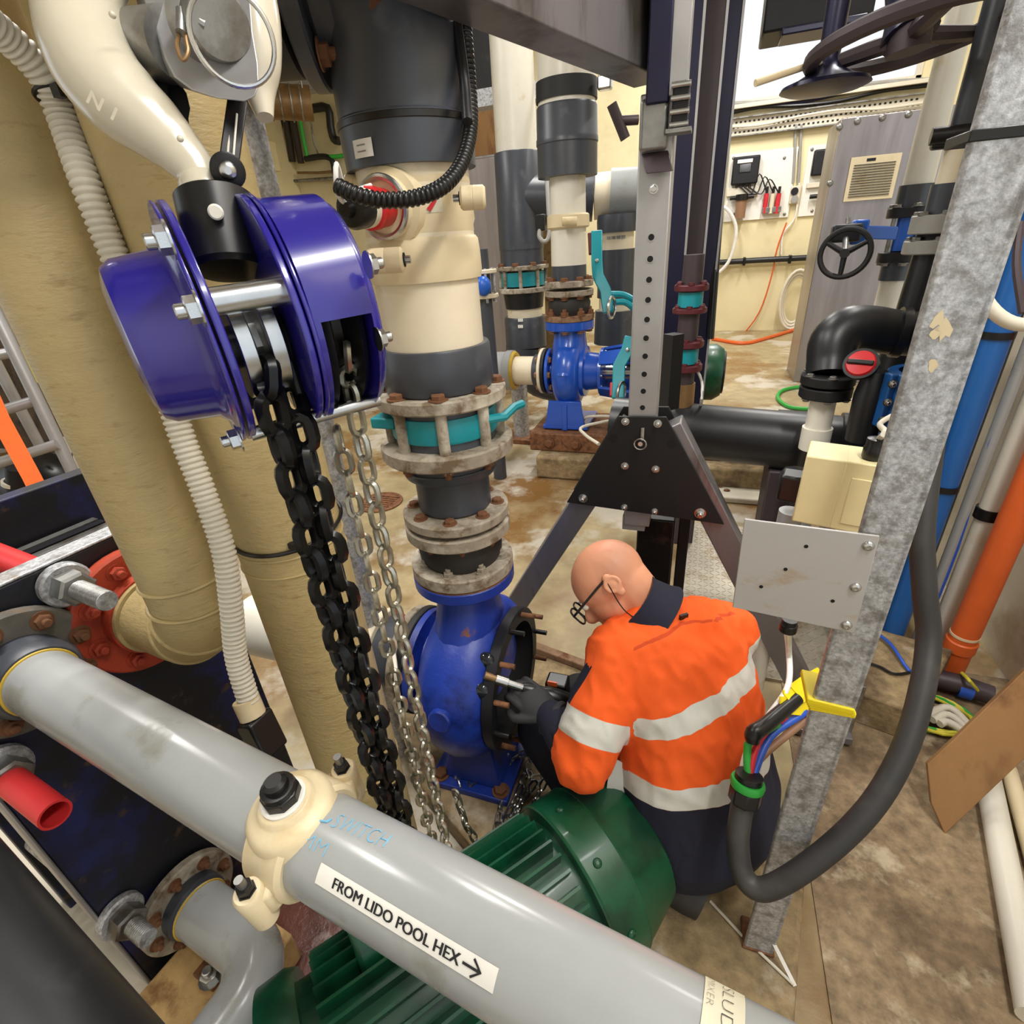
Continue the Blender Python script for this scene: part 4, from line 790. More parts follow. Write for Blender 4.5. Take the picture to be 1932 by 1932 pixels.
# big dark elbow on top
rg = CA.r(250, 250); zt0 = CA.z(322); zc_ = P(735, -22, cz(zz(CA, 200))).z
be = thing('grey_elbow', 'large dark grey elbow pipe with a strap and sticker at the top', 'pipe', AX + UP * zt0)
dE = V((-1, -.42, 0)).normalized(); RE = rg * 1.0; pts = [AX + UP * zt0, AX + UP * (zc_ - RE)]
for k in range(1, 11): th = PI / 2 * k / 10; pts.append(AX + UP * (zc_ - RE + RE * math.sin(th)) + dE * (RE * (1 - math.cos(th))))
pts.append(pts[-1] + dE * .03); MB().tube(pts, rg, 56).build('elbow', 'dark_pvc', be)
MB().lathe(AX, UP, [(zt0, rg * 1.005), (CA.z(232), rg * 1.03), (CA.z(228), rg * 1.0)], 56, False).build('socket', 'dark_pvc', be)
ec = pts[-1] - dE * .07; 
for t0, t1, k, m in ((.0, .04, 1.12, 'dark_pvc'), (.045, .075, 1.36, 'dark_pvc'), (.085, .16, 1.18, 'cast_dark'), (.165, .20, 1.42, 'brown_steel'), (.205, .24, 1.38, 'dull_steel')): MB().ring(ec, dE, t0, t1, rg * k, rg * .6, 52, .004).build('flange' if k > 1.3 else 'collar', m, be)
bolt_ring(be, ec + dE * .04, -dE, rg * 1.22, 8, .017, 'rust', 'nut', .3); bolt_ring(be, ec + dE * .24, dE, rg * 1.22, 8, .017, 'rust_flange', 'bolt', .3)
q = ec + dE * .12; MB().box(q + V((.0, -rg * 1.22, -.03)), .045, .02, .15).build('valve_tag', 'blue_plastic', be, .006)
MB().ring(AX, UP, CA.z(248), CA.z(234), rg * 1.04, rg, 52, .001).build('strap', 'black_plastic', be); d = (P(838, 236, 1) - zz(CA, 236)); d.z = 0; d.normalize(); MB().box(zz(CA, 240) + d * rg * 1.05, .024, .014, .022).build('strap_buckle', 'black_plastic', be, .003)
def col_on(col, r):
    o = V((col.b.x, col.b.y, 0)); f = (CAM - o); f.z = 0; f.normalize(); g = UP.cross(f)
    def on_(z, a, lift=.001): return o + UP * z + (f * math.cos(a) + g * math.sin(a)) * (r + lift)
    def loc(u, v):
        r_ = ray(u, v); a = CAM - o; rp = V((r_.x, r_.y, 0)); ap = V((a.x, a.y, 0)); A = rp.dot(rp); B = rp.dot(ap); Cc = ap.dot(ap) - r * r; t = (-B - math.sqrt(max(0, B * B - A * Cc))) / A; p = CAM + r_ * t; n = (p - o); return p.z, math.atan2(n.dot(g), n.dot(f))
    return on_, loc
oc, lc_ = col_on(CA, rg * 1.03); zA, aA = lc_(666, 266); zB, aB_ = lc_(706, 294); st = decal('sticker', be, zA, zB, aA, aB_, 'paper', .0012, 8, 2, oc)
for k, fr in enumerate((.28, .62)):
    z_ = zA + (zB - zA) * fr; decal('sticker_print', st, z_, z_ + (zB - zA) * .07, aA + (aB_ - aA) * .22, aA + (aB_ - aA) * .66, 'dull_steel', .0018, 4, 1, oc)
# arrow decal on the clamp
oc2, l2 = col_on(CA, CA.r(214, 400)); zA, aA = l2(798, 356); zB, aB_ = l2(836, 400); st = decal('decal', rc, zA, zB, aA, aB_, 'old_paper', .0012, 6, 1, oc2)
MB().strip([oc2(zA + (zB - zA) * .1, aA + (aB_ - aA) * .15, .003), oc2(zA + (zB - zA) * .5, aA + (aB_ - aA) * .55, .003), oc2(zA + (zB - zA) * .9, aA + (aB_ - aA) * .15, .003)], .008, .001, oc2(zA, aA, 1) - oc2(zA, aA, 0)).build('decal_chevron', 'red_plastic', st)
bc = thing('black_conduit', 'black corrugated conduit looping under the dark grey elbow', 'conduit', P(640, 352, .9))
wE = cz(zz(CA, 200)) - rg * .55
corrugated([P(872, -40, wE + .02), P(878, 60, wE + .02), P(886, 160, wE + .03), P(888, 240, wE + .02), P(872, 305, wE - .01), P(840, 348, wE - .04), P(790, 372, wE - .06), P(730, 378, wE - .07), P(680, 370, wE - .08), P(634, 350, wE - .08)], .0125, .0085, .2, 14).build('hose', 'black_plastic', bc, 0, 60)
MB().tube([P(862, 45, wE - .02), P(876, 150, wE - .01), P(882, 230, wE - .02)], .009, 10, True, 4).build('inner_cable', 'black_pvc', bc)
# rusty thing poking down at the top
tag(MB().tube([P(735, -60, .80), P(715, 0, .80), P(700, 28, .80)], [.03, .026, .012], 10, True, 3).build('rusty_lug', 'rust'), 'rusty metal lug hanging at the top edge', 'lug')
# ================================================================== near pump
PA = V((1, 0, 0)); PC = zz(CA, 1262)
pu1 = thing('pump', 'worn blue pump casing opened for repair beside the worker', 'pump', V((PC.x, PC.y, .1)))
zf = a5
MB().ring(AX, UP, zf - .036, zf - .002, CA.r(188, 1080), .05, 44, .004).build('discharge_flange', 'pump_blue', pu1); MB().ring(AX, UP, zf - .003, zf, CA.r(186, 1075), .05, 44).build('gasket', 'rust', pu1)
bolt_ring(pu1, AX + UP * (zf - .036), -UP, CA.r(188, 1080) * .8, 8, .012, 'rust_flange', 'bolt', .1)
# volute: spiral casing swept round the shaft axis
def volute(c, R0, R1, depth, n=56, ax=PA):
    b = MB(); rings = []
    sec = [(-.5, .35), (-.5, .70), (-.42, .86), (-.25, .96), (0, 1.0), (.25, .96), (.42, .86), (.5, .74), (.5, .685)]
    for i in range(n):
        th = 2 * PI * i / n; gro = R0 + (R1 - R0) * (i / n); d = V((0, math.cos(th), math.sin(th)))
        rings.append([c + ax * (t * depth) + d * (r * gro) for t, r in sec])
    m = len(sec); vs = [p for r in rings for p in r]; fs = []
    for i in range(n):
        for j in range(m - 1): a = i * m + j; bb_ = ((i + 1) % n) * m + j; fs.append((a, a + 1, bb_ + 1, bb_))
    b.add(vs, fs); return b
VR = .245
vol = volute(PC, VR * .97, VR * 1.03, .21).build('volute', 'pump_blue', pu1)
zfl = zf - .03
MB().loft([[AX + UP * z + V((rx * math.cos(2 * PI * k / 28) + ox, ry * math.sin(2 * PI * k / 28), 0)) for k in range(28)] for z, rx, ry, ox in ((zfl, .078, .078, 0), (zfl - .03, .076, .080, 0), (zfl - .08, .082, .100, 0), (PC.z + .17, .096, .145, 0), (PC.z + .08, .104, .195, 0), (PC.z, .104, .22, 0))]).build('discharge_neck', 'pump_blue', pu1)
bs = PC + V((.0, -VR * .99, .05)); nn = (V((0, -1, .2))).normalized(); MB().lathe(bs + nn * .0, nn, [(-.02, .032), (.004, .032), (.008, .028)], 24).build('boss', 'pump_blue', pu1)
op = PC + PA * .105
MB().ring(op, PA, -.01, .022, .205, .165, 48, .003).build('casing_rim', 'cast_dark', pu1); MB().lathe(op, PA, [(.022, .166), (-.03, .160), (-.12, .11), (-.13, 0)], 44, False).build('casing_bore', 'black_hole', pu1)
for i in range(12):
    th = 2 * PI * i / 12 + .1; d = V((0, math.cos(th), math.sin(th))) * .188; MB().cyl(op + d, op + d + PA * .062, .0075, n=10).build('stud', 'rust' if i % 3 else 'black_steel', pu1)
for th in (2.2, 2.6): d = V((0, -math.cos(th) * -1, math.sin(th))); MB().sphere(op + V((-.02, .19 * math.cos(th), .19 * math.sin(th))), .035, .02, .03).build('rag_grease', 'glass_dark', pu1)
# feet
MB().prism([PC + V((-.06, -.12, -.17)), PC + V((.075, -.12, -.17)), PC + V((.10, -.14, -PC.z + .125)), PC + V((-.085, -.14, -PC.z + .125))], V((0, .28, 0))).build('foot', 'pump_blue', pu1, .006)
MB().box((PC.x, PC.y, .112), .26, .34, .024).build('foot_plate', 'pump_blue', pu1, .004)
for dx, dy in ((-.10, -.14), (.10, -.14)): bolt(pu1, (PC.x + dx, PC.y + dy, .124), UP, .020, 'rust', 'bolt')
# suction side
so = PC - PA * .105
su = thing('suction_pipe', 'white suction pipe with grey rings left of the near pump', 'pipe', so - PA * .4 - UP * .13)
MB().lathe(so, -PA, [(0, .115), (.03, .12), (.04, .16), (.06, .16)], 40, False).build('suction_neck', 'pump_blue', pu1)
for t0, t1, R_q, m in ((.062, .085, .165, 'black_paint'), (.09, .115, .16, 'backing_ring'), (.115, .20, .118, 'dark_pvc'), (.20, .225, .135, 'old_white_pvc'), (.225, .30, .122, 'dark_pvc')): MB().ring(so, -PA, t0, t1, R_q, .05, 44, .003).build('ring', m, su)
MB().cyl(so - PA * .29, so - PA * .75, .105, n=40).build('pipe', 'white_pvc', su); bolt_ring(su, so - PA * .062, PA, .14, 8, .012, 'rust', 'nut', .2)
tag(MB().tube([PZ(735, 1180, .3), P(745, 1250, 1.35), P(752, 1330, 1.4), P(768, 1400, 1.45), P(790, 1448, 1.5)], .006, 8, True, 5).build('drain_hose', 'conduit'), 'thin cream hose running down left of the near pump', 'hose')
# ================================================================== green motor lying in front of the pump
MC = PZ(1066, 1676, .27); MD = V((.63, .78, 0)).normalized(); MR = .185
mo = thing('electric_motor', 'large dark green electric motor lying below the grey pipe', 'motor', V((MC.x, MC.y, .1)))
cw = MB().lathe(MC, MD, [(0, MR * .93), (0, MR), (.085, MR), (.09, MR * .985), (.20, MR * .80), (.225, MR * .62), (.23, 0)], 10 * 5).build('fan_cowl', 'green_motor', mo, 0, 20)
MB().torus(MC + MD * .002, MD, MR, .004, 50, 6).build('cowl_edge', 'green_motor', cw); MB().torus(MC + MD * .088, MD, MR * .99, .003, 50, 6).build('cowl_edge', 'green_motor', cw)
MB().lathe(MC, MD, [(-.62, .10), (-.60, MR * .82), (.01, MR * .82)], 48).build('stator_body', 'green_motor', mo)
nf = 34
for i in range(nf):
    th = 2 * PI * i / nf; x_, y_, _ = frame(MD); d = x_ * math.cos(th) + y_ * math.sin(th)
    if (d.z < -.55): continue
    MB().box(MC - MD * .27 + d * (MR * .90), .50, .006, MR * .19, (MD, MD.cross(d), d)).build('fin', 'green_motor', mo)
MB().lathe(MC - MD * .55, MD, [(-.09, .10), (-.07, MR * .98), (-.02, MR * 1.0), (.0, MR * .95)], 48).build('end_shield', 'green_motor', mo)
x_, y_, _ = frame(MD); dl_ = (CAM - MC); dl_ -= MD * dl_.dot(MD); dl_.normalize()
for a_ in (-.75, .0, .8):
    d = (dl_ * math.cos(a_) + MD.cross(dl_) * math.sin(a_)); bolt(cw, MC + MD * (.04 if a_ else .035) + d * MR, d, .010, 'green_motor', 'screw'); 
for s_ in (-1, 1): MB().box(MC - MD * .28 + MD.cross(UP) * (s_ * .14) - UP * .145, .34, .07, .05, (MD, MD.cross(UP), UP)).build('foot', 'green_motor', mo, .006)
sdm = -MD.cross(UP); sdm = sdm if sdm.x < 0 else -sdm; MB().box(MC - MD * .34 + (sdm * .5 + UP * .85).normalized() * MR * 1.02, .20, .12, .10, (MD, MD.cross((sdm * .5 + UP * .85).normalized()), (sdm * .5 + UP * .85).normalized())).build('terminal_box', 'green_motor', mo, .01)
# loose chain on the plinth around the pump foot
lk = thing('loose_chain', 'loose shiny chain lying on the plinth around the pump foot', 'chain', PZ(940, 1500, .1)); KL = (.042, .026, .0040)
for pth in ([(868, 1490), (862, 1460), (880, 1440), (912, 1438), (925, 1452), (900, 1468), (872, 1492)], [(925, 1452), (960, 1440), (985, 1420), (1000, 1424), (996, 1450), (1000, 1468), (1040, 1466)], [(935, 1470), (948, 1500), (942, 1540), (936, 1600)], [(992, 1460), (975, 1505), (955, 1545), (945, 1600)], [(1012, 1474), (985, 1510), (965, 1560), (960, 1610)], [(1030, 1470), (1015, 1500), (1005, 1530)]):
    chain(lk, smooth_path([PZ(u, v, .13 if v < 1475 else .116) for u, v in pth], 5), *KL, 'zinc', .5, .5, 'loose_link')
hc2 = [P(858, 1490, 1.22), P(880, 1560, 1.25), P(915, 1610, 1.28)]; chain(hc, hc2, *SL, 'chain_zinc', .3, .3, 'hand_link')
# ================================================================== galvanised post with its plate and cables (right)
gb = PZ(1428, 1768, .1); GW = .062
gpst = thing('galvanised_post', 'weathered galvanised steel post standing on the concrete plinth', 'post', gb)
MB().box((gb.x, gb.y - GW / 2 + .006, 1.75), GW, .012, 3.3).build('post', 'galvanised', gpst, .004); MB().box((gb.x + GW / 2 - .006, gb.y, 1.75), .012, GW, 3.3).build('post_flange', 'galvanised', gpst, .003); MB().box((gb.x, gb.y, .106), GW * 1.1, GW * 1.1, .008).build('base_plate', 'rust', gpst, .003)
YP = gb.y - GW / 2 - .004
for (u, v, k_) in ((1768, 604, 1.0), (1782, 622, 1.2), (1764, 632, .8), (1758, 690, .9)):
    q = PY(u, v, YP + .0035); MB().prism([q + V((math.cos(i * .63) * .007 * k_ * random.uniform(.4, 1.1), 0, math.sin(i * .63) * .011 * k_ * random.uniform(.4, 1.1))) for i in range(10)], V((0, .0008, 0))).build('paint_chip', 'cream_plastic', gpst)
qz = PY(1870, 252, YP); MB().box((gb.x, gb.y, qz.z), GW * 1.06, GW * 1.06, .010).build('tie_band', 'black_plastic', gpst, .001)
mp = thing('mounting_plate', 'stained aluminium plate screwed to the galvanised post', 'plate', PY(1500, 1165, YP)); poly = [PY(u, v, YP - .002) for u, v in ((1405, 980), (1660, 1012), (1612, 1195), (1382, 1146))]
MB().prism(poly, V((0, .004, 0))).build('plate', 'alu_plate', mp, .0008)
for u, v in ((1638, 1030), (1614, 1108), (1597, 1179)): bolt(mp, PY(u, v, YP - .002), V((0, -1, 0)), .0075, 'zinc', 'screw')
for u, v in ((1521, 1031), (1436, 1107), (1571, 1134), (1482, 1074)): MB().lathe(PY(u, v, YP - .0022), (0, -1, 0), [(0, .0028), (.0004, .0028), (.0004, 0)], 12).build('hole', 'black_hole', mp)
gl_ = PY(1488, 1180, YP + .03); MB().lathe(gl_ + UP * .012, -UP, [(0, .011), (.008, .011), (.009, .013), (.022, .013), (.024, .009)], 14).build('cable_gland', 'black_plastic', mp)
tag(MB().tube([gl_ - UP * .01, P(1488, 1225, 1.12), P(1490, 1270, 1.12), P(1482, 1305, 1.10), P(1450, 1350, 1.09), P(1424, 1385, 1.09), P(1405, 1430, 1.08), P(1398, 1470, 1.06)], .0062, 10, True, 5).build('white_cable', 'white_cable'), 'white cable dropping from the aluminium plate past the yellow tape', 'cable')
# thick black cable
ck_ = thing('thick_black_cable', 'thick black cable swinging in a big loop in front of the post', 'cable', P(1420, 1680, 1.0))
MB().tube([P(1816, 520, .99), P(1800, 600, .99), P(1778, 720, 1.0), P(1755, 860, 1.02), P(1740, 1000, 1.02), P(1744, 1110, 1.02), P(1752, 1200, 1.02), P(1742, 1290, 1.0), P(1712, 1400, .98), P(1660, 1500, .97), P(1590, 1580, .97), P(1500, 1650, .98), P(1436, 1678, 1.0), P(1402, 1650, 1.02), P(1392, 1590, 1.03), P(1398, 1535, 1.04), P(1404, 1505, 1.04)], .0215, 18, True, 6).build('sheath', 'grey_rubber', ck_)
ga0, ga1 = P(1403, 1512, 1.04), P(1414, 1462, 1.03); gd = (ga1 - ga0).normalized(); L_ = (ga1 - ga0).length
MB().lathe(ga0 - gd * .004, gd, [(0, .024), (.006, .031), (.034, .031), (.036, .027)], 8).build('gland_nut', 'black_plastic', ck_, .002); MB().lathe(ga0 + gd * .032, gd, [(0, .031), (.010, .033), (.016, .031)], 24).build('gland_ring', 'wire_green', ck_); MB().lathe(ga0 + gd * .048, gd, [(0, .026), (.012, .026), (.013, .021)], 20).build('gland_neck', 'black_plastic', ck_)
ge_ = ga0 + gd * .055
for nm, m, mid, end, r in (('green_wire', 'wire_green', (1410, 1420, 1.05), (1418, 1395, 1.05), .008), ('red_wire', 'wire_red', (1425, 1415, 1.05), (1448, 1378, 1.08), .0065), ('blue_wire', 'wire_blue', (1452, 1392, 1.08), (1510, 1350, 1.10), .0075), ('brown_wire', 'wire_brown', (1445, 1420, 1.07), (1520, 1358, 1.11), .008)):
    e = P(*end); MB().tube([ge_ + V((random.uniform(-.01, .01), 0, -.01)), P(*mid), e, e + (P(1535, 1325, 1.13) - e) * .4], r, 10, True, 4).build(nm, m, ck_)
MB().tube([P(1420, 1400, 1.04), P(1422, 1384, 1.04), P(1442, 1370, 1.05), P(1478, 1340, 1.08), P(1505, 1318, 1.10)], [.013, .017, .015, .015, .013], 12, True, 4).build('heat_shrink', 'black_plastic', ck_)
yt = thing('yellow_tape', 'bright yellow tape binding wires to the galvanised post', 'tape', PY(1540, 1340, gb.y)); qz0 = PY(1560, 1340, YP)
for k in range(4): MB().box((gb.x - .002 * k, gb.y, qz0.z + .004 * k - .004), GW * (1.07 + .015 * k), GW * (1.07 + .015 * k), .011, (V((1, 0, -.03 * k)).normalized(), V((0, 1, 0)), V((.03 * k, 0, 1)).normalized())).build('wrap', 'yellow_tape', yt, .002)
for k, (a_, b__) in enumerate((((1472, 1330, 1.08), (1585, 1345, 1.16)), ((1480, 1318, 1.09), (1570, 1318, 1.17)), ((1500, 1306, 1.10), (1552, 1272, 1.18)), ((1488, 1322, 1.085), (1556, 1285, 1.17)))): MB().strip([P(*a_), P((a_[0] + b__[0]) / 2, (a_[1] + b__[1]) / 2 - 2, (a_[2] + b__[2]) / 2 - .01), P(*b__)], .034, .003, CAM - P(*a_)).build('wrap', 'yellow_tape', yt)
# white cable tie lying across the plinth corner
tag(MB().strip([P(1420, 1690, 1.16), P(1455, 1770, 1.18), PZ(1500, 1860, .103)], .008, .0016, CAM - P(1455, 1770, 1.18)).build('cable_tie', 'white_cable'), 'white cable tie dangling from the thick cable', 'cable tie')
tag(MB().tube([PZ(1340, 1700, .106), PZ(1400, 1765, .106), PZ(1498, 1858, .106)], .0035, 6).build('cord', 'conduit'), 'thin cream cord lying on the plinth beside the post', 'cord')
# ================================================================== right wall pipes
def vpipe(name, lab, u, v, z, px, mat, v_at=None, ztop=3.2, z0=0.02, cat='pipe', extra=None, grp=None):
    b = PZ(u, v, z); w = cz(b); r = px * w / (2 * F) / math.sqrt(1 + ((u - C0) / F) ** 2); t = thing(name, lab, cat, (b.x, b.y, z0)); MB().cyl((b.x, b.y, z0), (b.x, b.y, ztop), r, n=28).build('pipe', mat, t); return t, b, r
t, b, r = vpipe('blue_pipe', 'thick blue pipe standing by the right wall', 1682, 1200, .1, 44, 'blue_pipe', z0=0)
for z in (.75, 1.25): MB().ring(b.xy.to_3d(), UP, z, z + .02, r * 1.15, r, 28).build('clip', 'black_steel', t)
tag(MB().cyl((b.x - .10, b.y + .10, 0), (b.x - .10, b.y + .10, 2.6), .05, n=24).build('black_pipe', 'black_pvc'), 'black pipe standing behind the thick blue pipe', 'pipe')
tag(MB().cyl((b.x - .17, b.y + .02, 0), (b.x - .17, b.y + .02, 1.0), .035, n=20).build('grey_pipe_stub', 'dark_pvc'), 'dark grey pipe left of the thick blue pipe', 'pipe')
t, b, r = vpipe('grey_conduit_pipe', 'thin grey pipe right of the thick blue pipe', 1735, 1190, .1, 20, 'grey_pvc', z0=0)
t, b, r = vpipe('white_wall_pipe', 'white pipe between the blue and orange pipes', 1768, 1210, .05, 42, 'white_pvc', z0=0); MB().ring(b.xy.to_3d(), UP, .62, .66, r * 1.18, r, 28).build('clip', 'black_steel', t)
tag(MB().tube([V((b.x - .07, b.y - .02, z)) + V((.012 * math.sin(z * 5), 0, 0)) for z in (.1, .5, .9, 1.3, 1.8, 2.4)], .008, 8, True, 4).build('blue_cable', 'wire_blue'), 'thin blue cable hanging beside the white wall pipe', 'cable')
t, b, r = vpipe('orange_pipe', 'orange pipe standing on a cable bundle by the right wall', 1792, 1262, .02, 56, 'orange_pvc', z0=.0)
MB().ring(b.xy.to_3d(), UP, .12, .17, r * 1.12, r, 28, .004).build('socket', 'orange_pvc', t); MB().ring(b.xy.to_3d(), UP, .19, .20, r * 1.04, r, 28).build('seam', 'cream_plastic', t)
t = thing('white_trunking', 'white plastic cable trunking on the right wall', 'trunking', (1.19, 1.70, 0))
for k in range(3): MB().box((1.185 - .008 * k, 1.80 - .07 * k, 1.25), .03, .05, 2.5).build('channel', 'white_pvc', t, .004)
# round white hose hoop high on the right
cc = P(1955, 470, 1.15); tag(MB().tube([P(1932 + 92 * math.cos(a), 495 + 118 * math.sin(a), 1.12) for a in [PI * .28 + PI * 1.2 * i / 14 for i in range(15)]], .014, 12, True, 2).build('hose_hoop', 'conduit'), 'cream hose curving round at the right edge', 'hose')
tag(MB().tube([P(1940, 360, 1.2), P(1905, 430, 1.2), P(1868, 486, 1.2)], .007, 8, True, 4).build('purple_cable', 'navy_steel'), 'thin dark cable crossing the cream hose at the right edge', 'cable')
tag(MB().tube([P(1925, 420, 1.2), P(1918, 500, 1.2), P(1930, 590, 1.2)], .009, 8, True, 4).build('brown_cable', 'brown_steel'), 'brown cable hanging at the right edge', 'cable')
# leaning board, floor pipes, earth wire, cable bundle
A = PZ(1783, 1574, .004); B = P(1750, 1442, cz(A) * 1.02); Cq = V((1.195, 1.66, .80)); n_ = (B - A).cross(Cq - A).normalized(); D = PP(2040, 1330, A, n_)
bo = thing('leaning_board', 'brown wooden board leaning against the right wall', 'board', A); MB().prism([A, PP(1757, 1515, A, n_), B, PP(1800, 1395, A, n_), PP(2010, 1190, A, n_), D], n_ * .02 * (1 if n_.dot(CAM - A) < 0 else -1)).build('board', 'wood', bo, .002)
for lab, p0, p1, px in (('white pipe lying on the floor below the leaning board', (1868, 1500), (1925, 1800), 52), ('narrow cream pipe lying at the right edge of the floor', (1915, 1490), (1960, 1650), 34)):
    a_, b__ = PZ(*p0, .03), PZ(*p1, .03); d_ = (b__ - a_); r = px * cz(a_) / (2 * F) / 1.3; a_.z = b__.z = r + .006; tag(MB().cyl(a_ - d_ * .3, b__ + d_ * .3, r, n=20).build('floor_pipe', 'white_pvc' if px > 40 else 'cream_plastic'), lab, 'pipe')
ew = thing('earth_wire', 'green and yellow earth wire coiled on the floor', 'wire', PZ(1750, 1360, .02))
for k in range(5):
    c = PZ(1752, 1348, .012 + .006 * (k % 3)); pts = [c + V((.11 * math.cos(q + k) * (1 + .05 * k), .085 * math.sin(q + k), .008 * math.sin(3 * q + k) + .01)) for q in [2 * PI * i / 20 for i in range(20)]]
    MB().tube(pts, .006, 8, False, 0, True).build('turn', 'wire_green' if k % 2 else 'wire_yellow', ew)
MB().tube([PZ(1815, 1270, .1), PZ(1830, 1285, .12), PZ(1850, 1310, .05)], .006, 8, True, 4).build('tail', 'wire_yellow', ew)
bu = thing('cable_bundle', 'brown cable bundle wrapped with blue tape behind the leaning board', 'cable', PZ(1800, 1300, .02)); a_, b__ = PZ(1745, 1275, .05), PZ(1870, 1312, .05); MB().tube([a_, (a_ + b__) / 2 + UP * .01, b__], .035, 12).build('bundle', 'brown_steel', bu); dd_ = (b__ - a_).normalized(); MB().ring(a_, dd_, .10, .14, .039, .03, 20).build('tape', 'wire_blue', bu)
for k in range(3): tag(MB().tube([PZ(1745 + k * 14, 1350 + k * 8, .05), PZ(1790, 1335 + k * 14, .05), PZ(1835, 1375 + k * 8, .04)], .013, 10, True, 4).build('cream_cable', 'conduit'), ('upper', 'middle', 'lower')[k] + ' of three cream cable ends under the cable bundle', 'cable')
tag(MB().tube([PZ(1640, 1185, .16), PZ(1680, 1215, .16), PZ(1715, 1265, .15), PZ(1740, 1275, .10)], .006, 8, True, 4).build('blue_lead', 'wire_blue'), 'thin blue lead lying on the concrete ledge', 'cable')
tag(MB().tube([PZ(1620, 1245, .15), PZ(1660, 1258, .15), PZ(1690, 1272, .15), PZ(1735, 1265, .14)], .005, 8, True, 4).build('black_lead', 'black_plastic'), 'thin black lead lying on the concrete ledge', 'cable')
# ================================================================== valve pipework behind the post
def pipe_thing(name, lab, col, v, cat='pipe'): return thing(name, lab, cat, V((col.b.x, col.b.y, col.z(v))))
def pc_(t, name, rows, mat, col, n=36): return MB().vlathe(col, rows, n).build(name, mat, t)
W1 = Col(1731, 350, 2.7); t = pipe_thing('white_riser', 'white riser pipe with blue butterfly valve in front of the steel cabinet', W1, 590)
pc_(t, 'pipe', [(-80, 66), (352, 62)], 'white_pvc', W1)
MB().vlathe(W1, [(348, 74), (390, 72)]).build('socket', 'dark_pvc', t); f, R, a_, b__ = ringc('flange', 390, 410, 96, 'cast_dark', t, W1); bolt_ring(f, V((W1.b.x, W1.b.y, b__)), UP, R * .8, 6, .02, 'dull_steel')
bv = pc_(t, 'valve_body', [(410, 62), (472, 62)], 'blue_plastic', W1); f, R, a_, b__ = ringc('flange', 474, 494, 90, 'cast_dark', t, W1); bolt_ring(f, V((W1.b.x, W1.b.y, a_)), -UP, R * .8, 6, .02, 'dull_steel')
for k in range(4): th = .5 + k * PI / 2; d = V((math.cos(th), math.sin(th), 0)) * R * .8; MB().cyl(V((W1.b.x, W1.b.y, a_)) + d, V((W1.b.x, W1.b.y, W1.z(400))) + d, .016, n=10).build('stud', 'dull_steel', t)
pc_(t, 'socket', [(494, 66), (528, 64)], 'dark_pvc', W1); pc_(t, 'pipe', [(526, 54), (620, 54)], 'white_pvc', W1)
c0, c1 = P(1690, 440, 2.66), P(1622, 438, 2.60); MB().box((c0 + c1) / 2, (c0 - c1).length, .05, .06, ((c0 - c1).normalized(), V((0, 1, 0)), UP)).build('valve_arm', 'blue_plastic', bv, .006); MB().box(P(1620, 438, 2.6), .07, .07, .11).build('gear_case', 'blue_plastic', bv, .01); MB().box(P(1596, 440, 2.58), .13, .07, .08).build('gear_box', 'cast_dark', bv, .012)
def handwheel(par, c, axis, R, r, mat, ns=3, ph=.5, hub=.2):
    hw = MB().torus(c, axis, R, r, 36, 8).build('handwheel', mat, par); x_, y_, a = frame(V(axis)); MB().lathe(c - a * r * 1.6, a, [(0, R * hub), (r * 3.2, R * hub)], 16).build('hub', mat, hw)
    for k in range(ns): th = ph + 2 * PI * k / ns; d = x_ * math.cos(th) + y_ * math.sin(th); MB().tube([c, c + d * R], [r * 1.1, r * .8], 8).build('spoke', mat, hw)
    return hw
hc_ = P(1594, 478, 2.50); handwheel(bv, hc_, CAM - hc_ + V((-.3, 0, 0)), .104, .013, 'black_paint', 3, .52); MB().cyl(hc_, P(1596, 445, 2.58), .014, n=10).build('wheel_spindle', 'dull_steel', bv); MB().cyl(P(1600, 424, 2.58), P(1601, 412, 2.58), .012, n=10).build('stop_pin', 'dull_steel', bv)
W2 = Col(1780, 380, 2.15); t = pipe_thing('grey_riser', 'second riser with grey flanges and black sleeve half behind the galvanised post', W2, 600)
pc_(t, 'sleeve', [(-60, 66), (258, 58)], 'dark_pvc', W2); pc_(t, 'pipe', [(255, 54), (350, 54)], 'old_white_pvc', W2); pc_(t, 'socket', [(346, 70), (404, 66)], 'dark_pvc', W2)
for v0, v1, px in ((404, 440, 112), (452, 478, 116)): f, R, a_, b__ = ringc('flange', v0, v1, px, 'grey_box', t, W2); bolt_ring(f, V((W2.b.x, W2.b.y, b__)), UP, R * .8, 6, .017, 'dull_steel')
pc_(t, 'valve_body', [(438, 70), (454, 70)], 'cast_dark', W2); pc_(t, 'pipe', [(476, 66), (620, 74), (700, 96)], 'black_pvc', W2); MB().cyl(P(1756, 258, 2.05), P(1830, 250, 2.0), .03, n=16).build('side_lever', 'black_steel', t)
MB().box(P(1775, 268, 2.06), .06, .05, .05).build('side_lever_end', 'black_steel', t, .01)
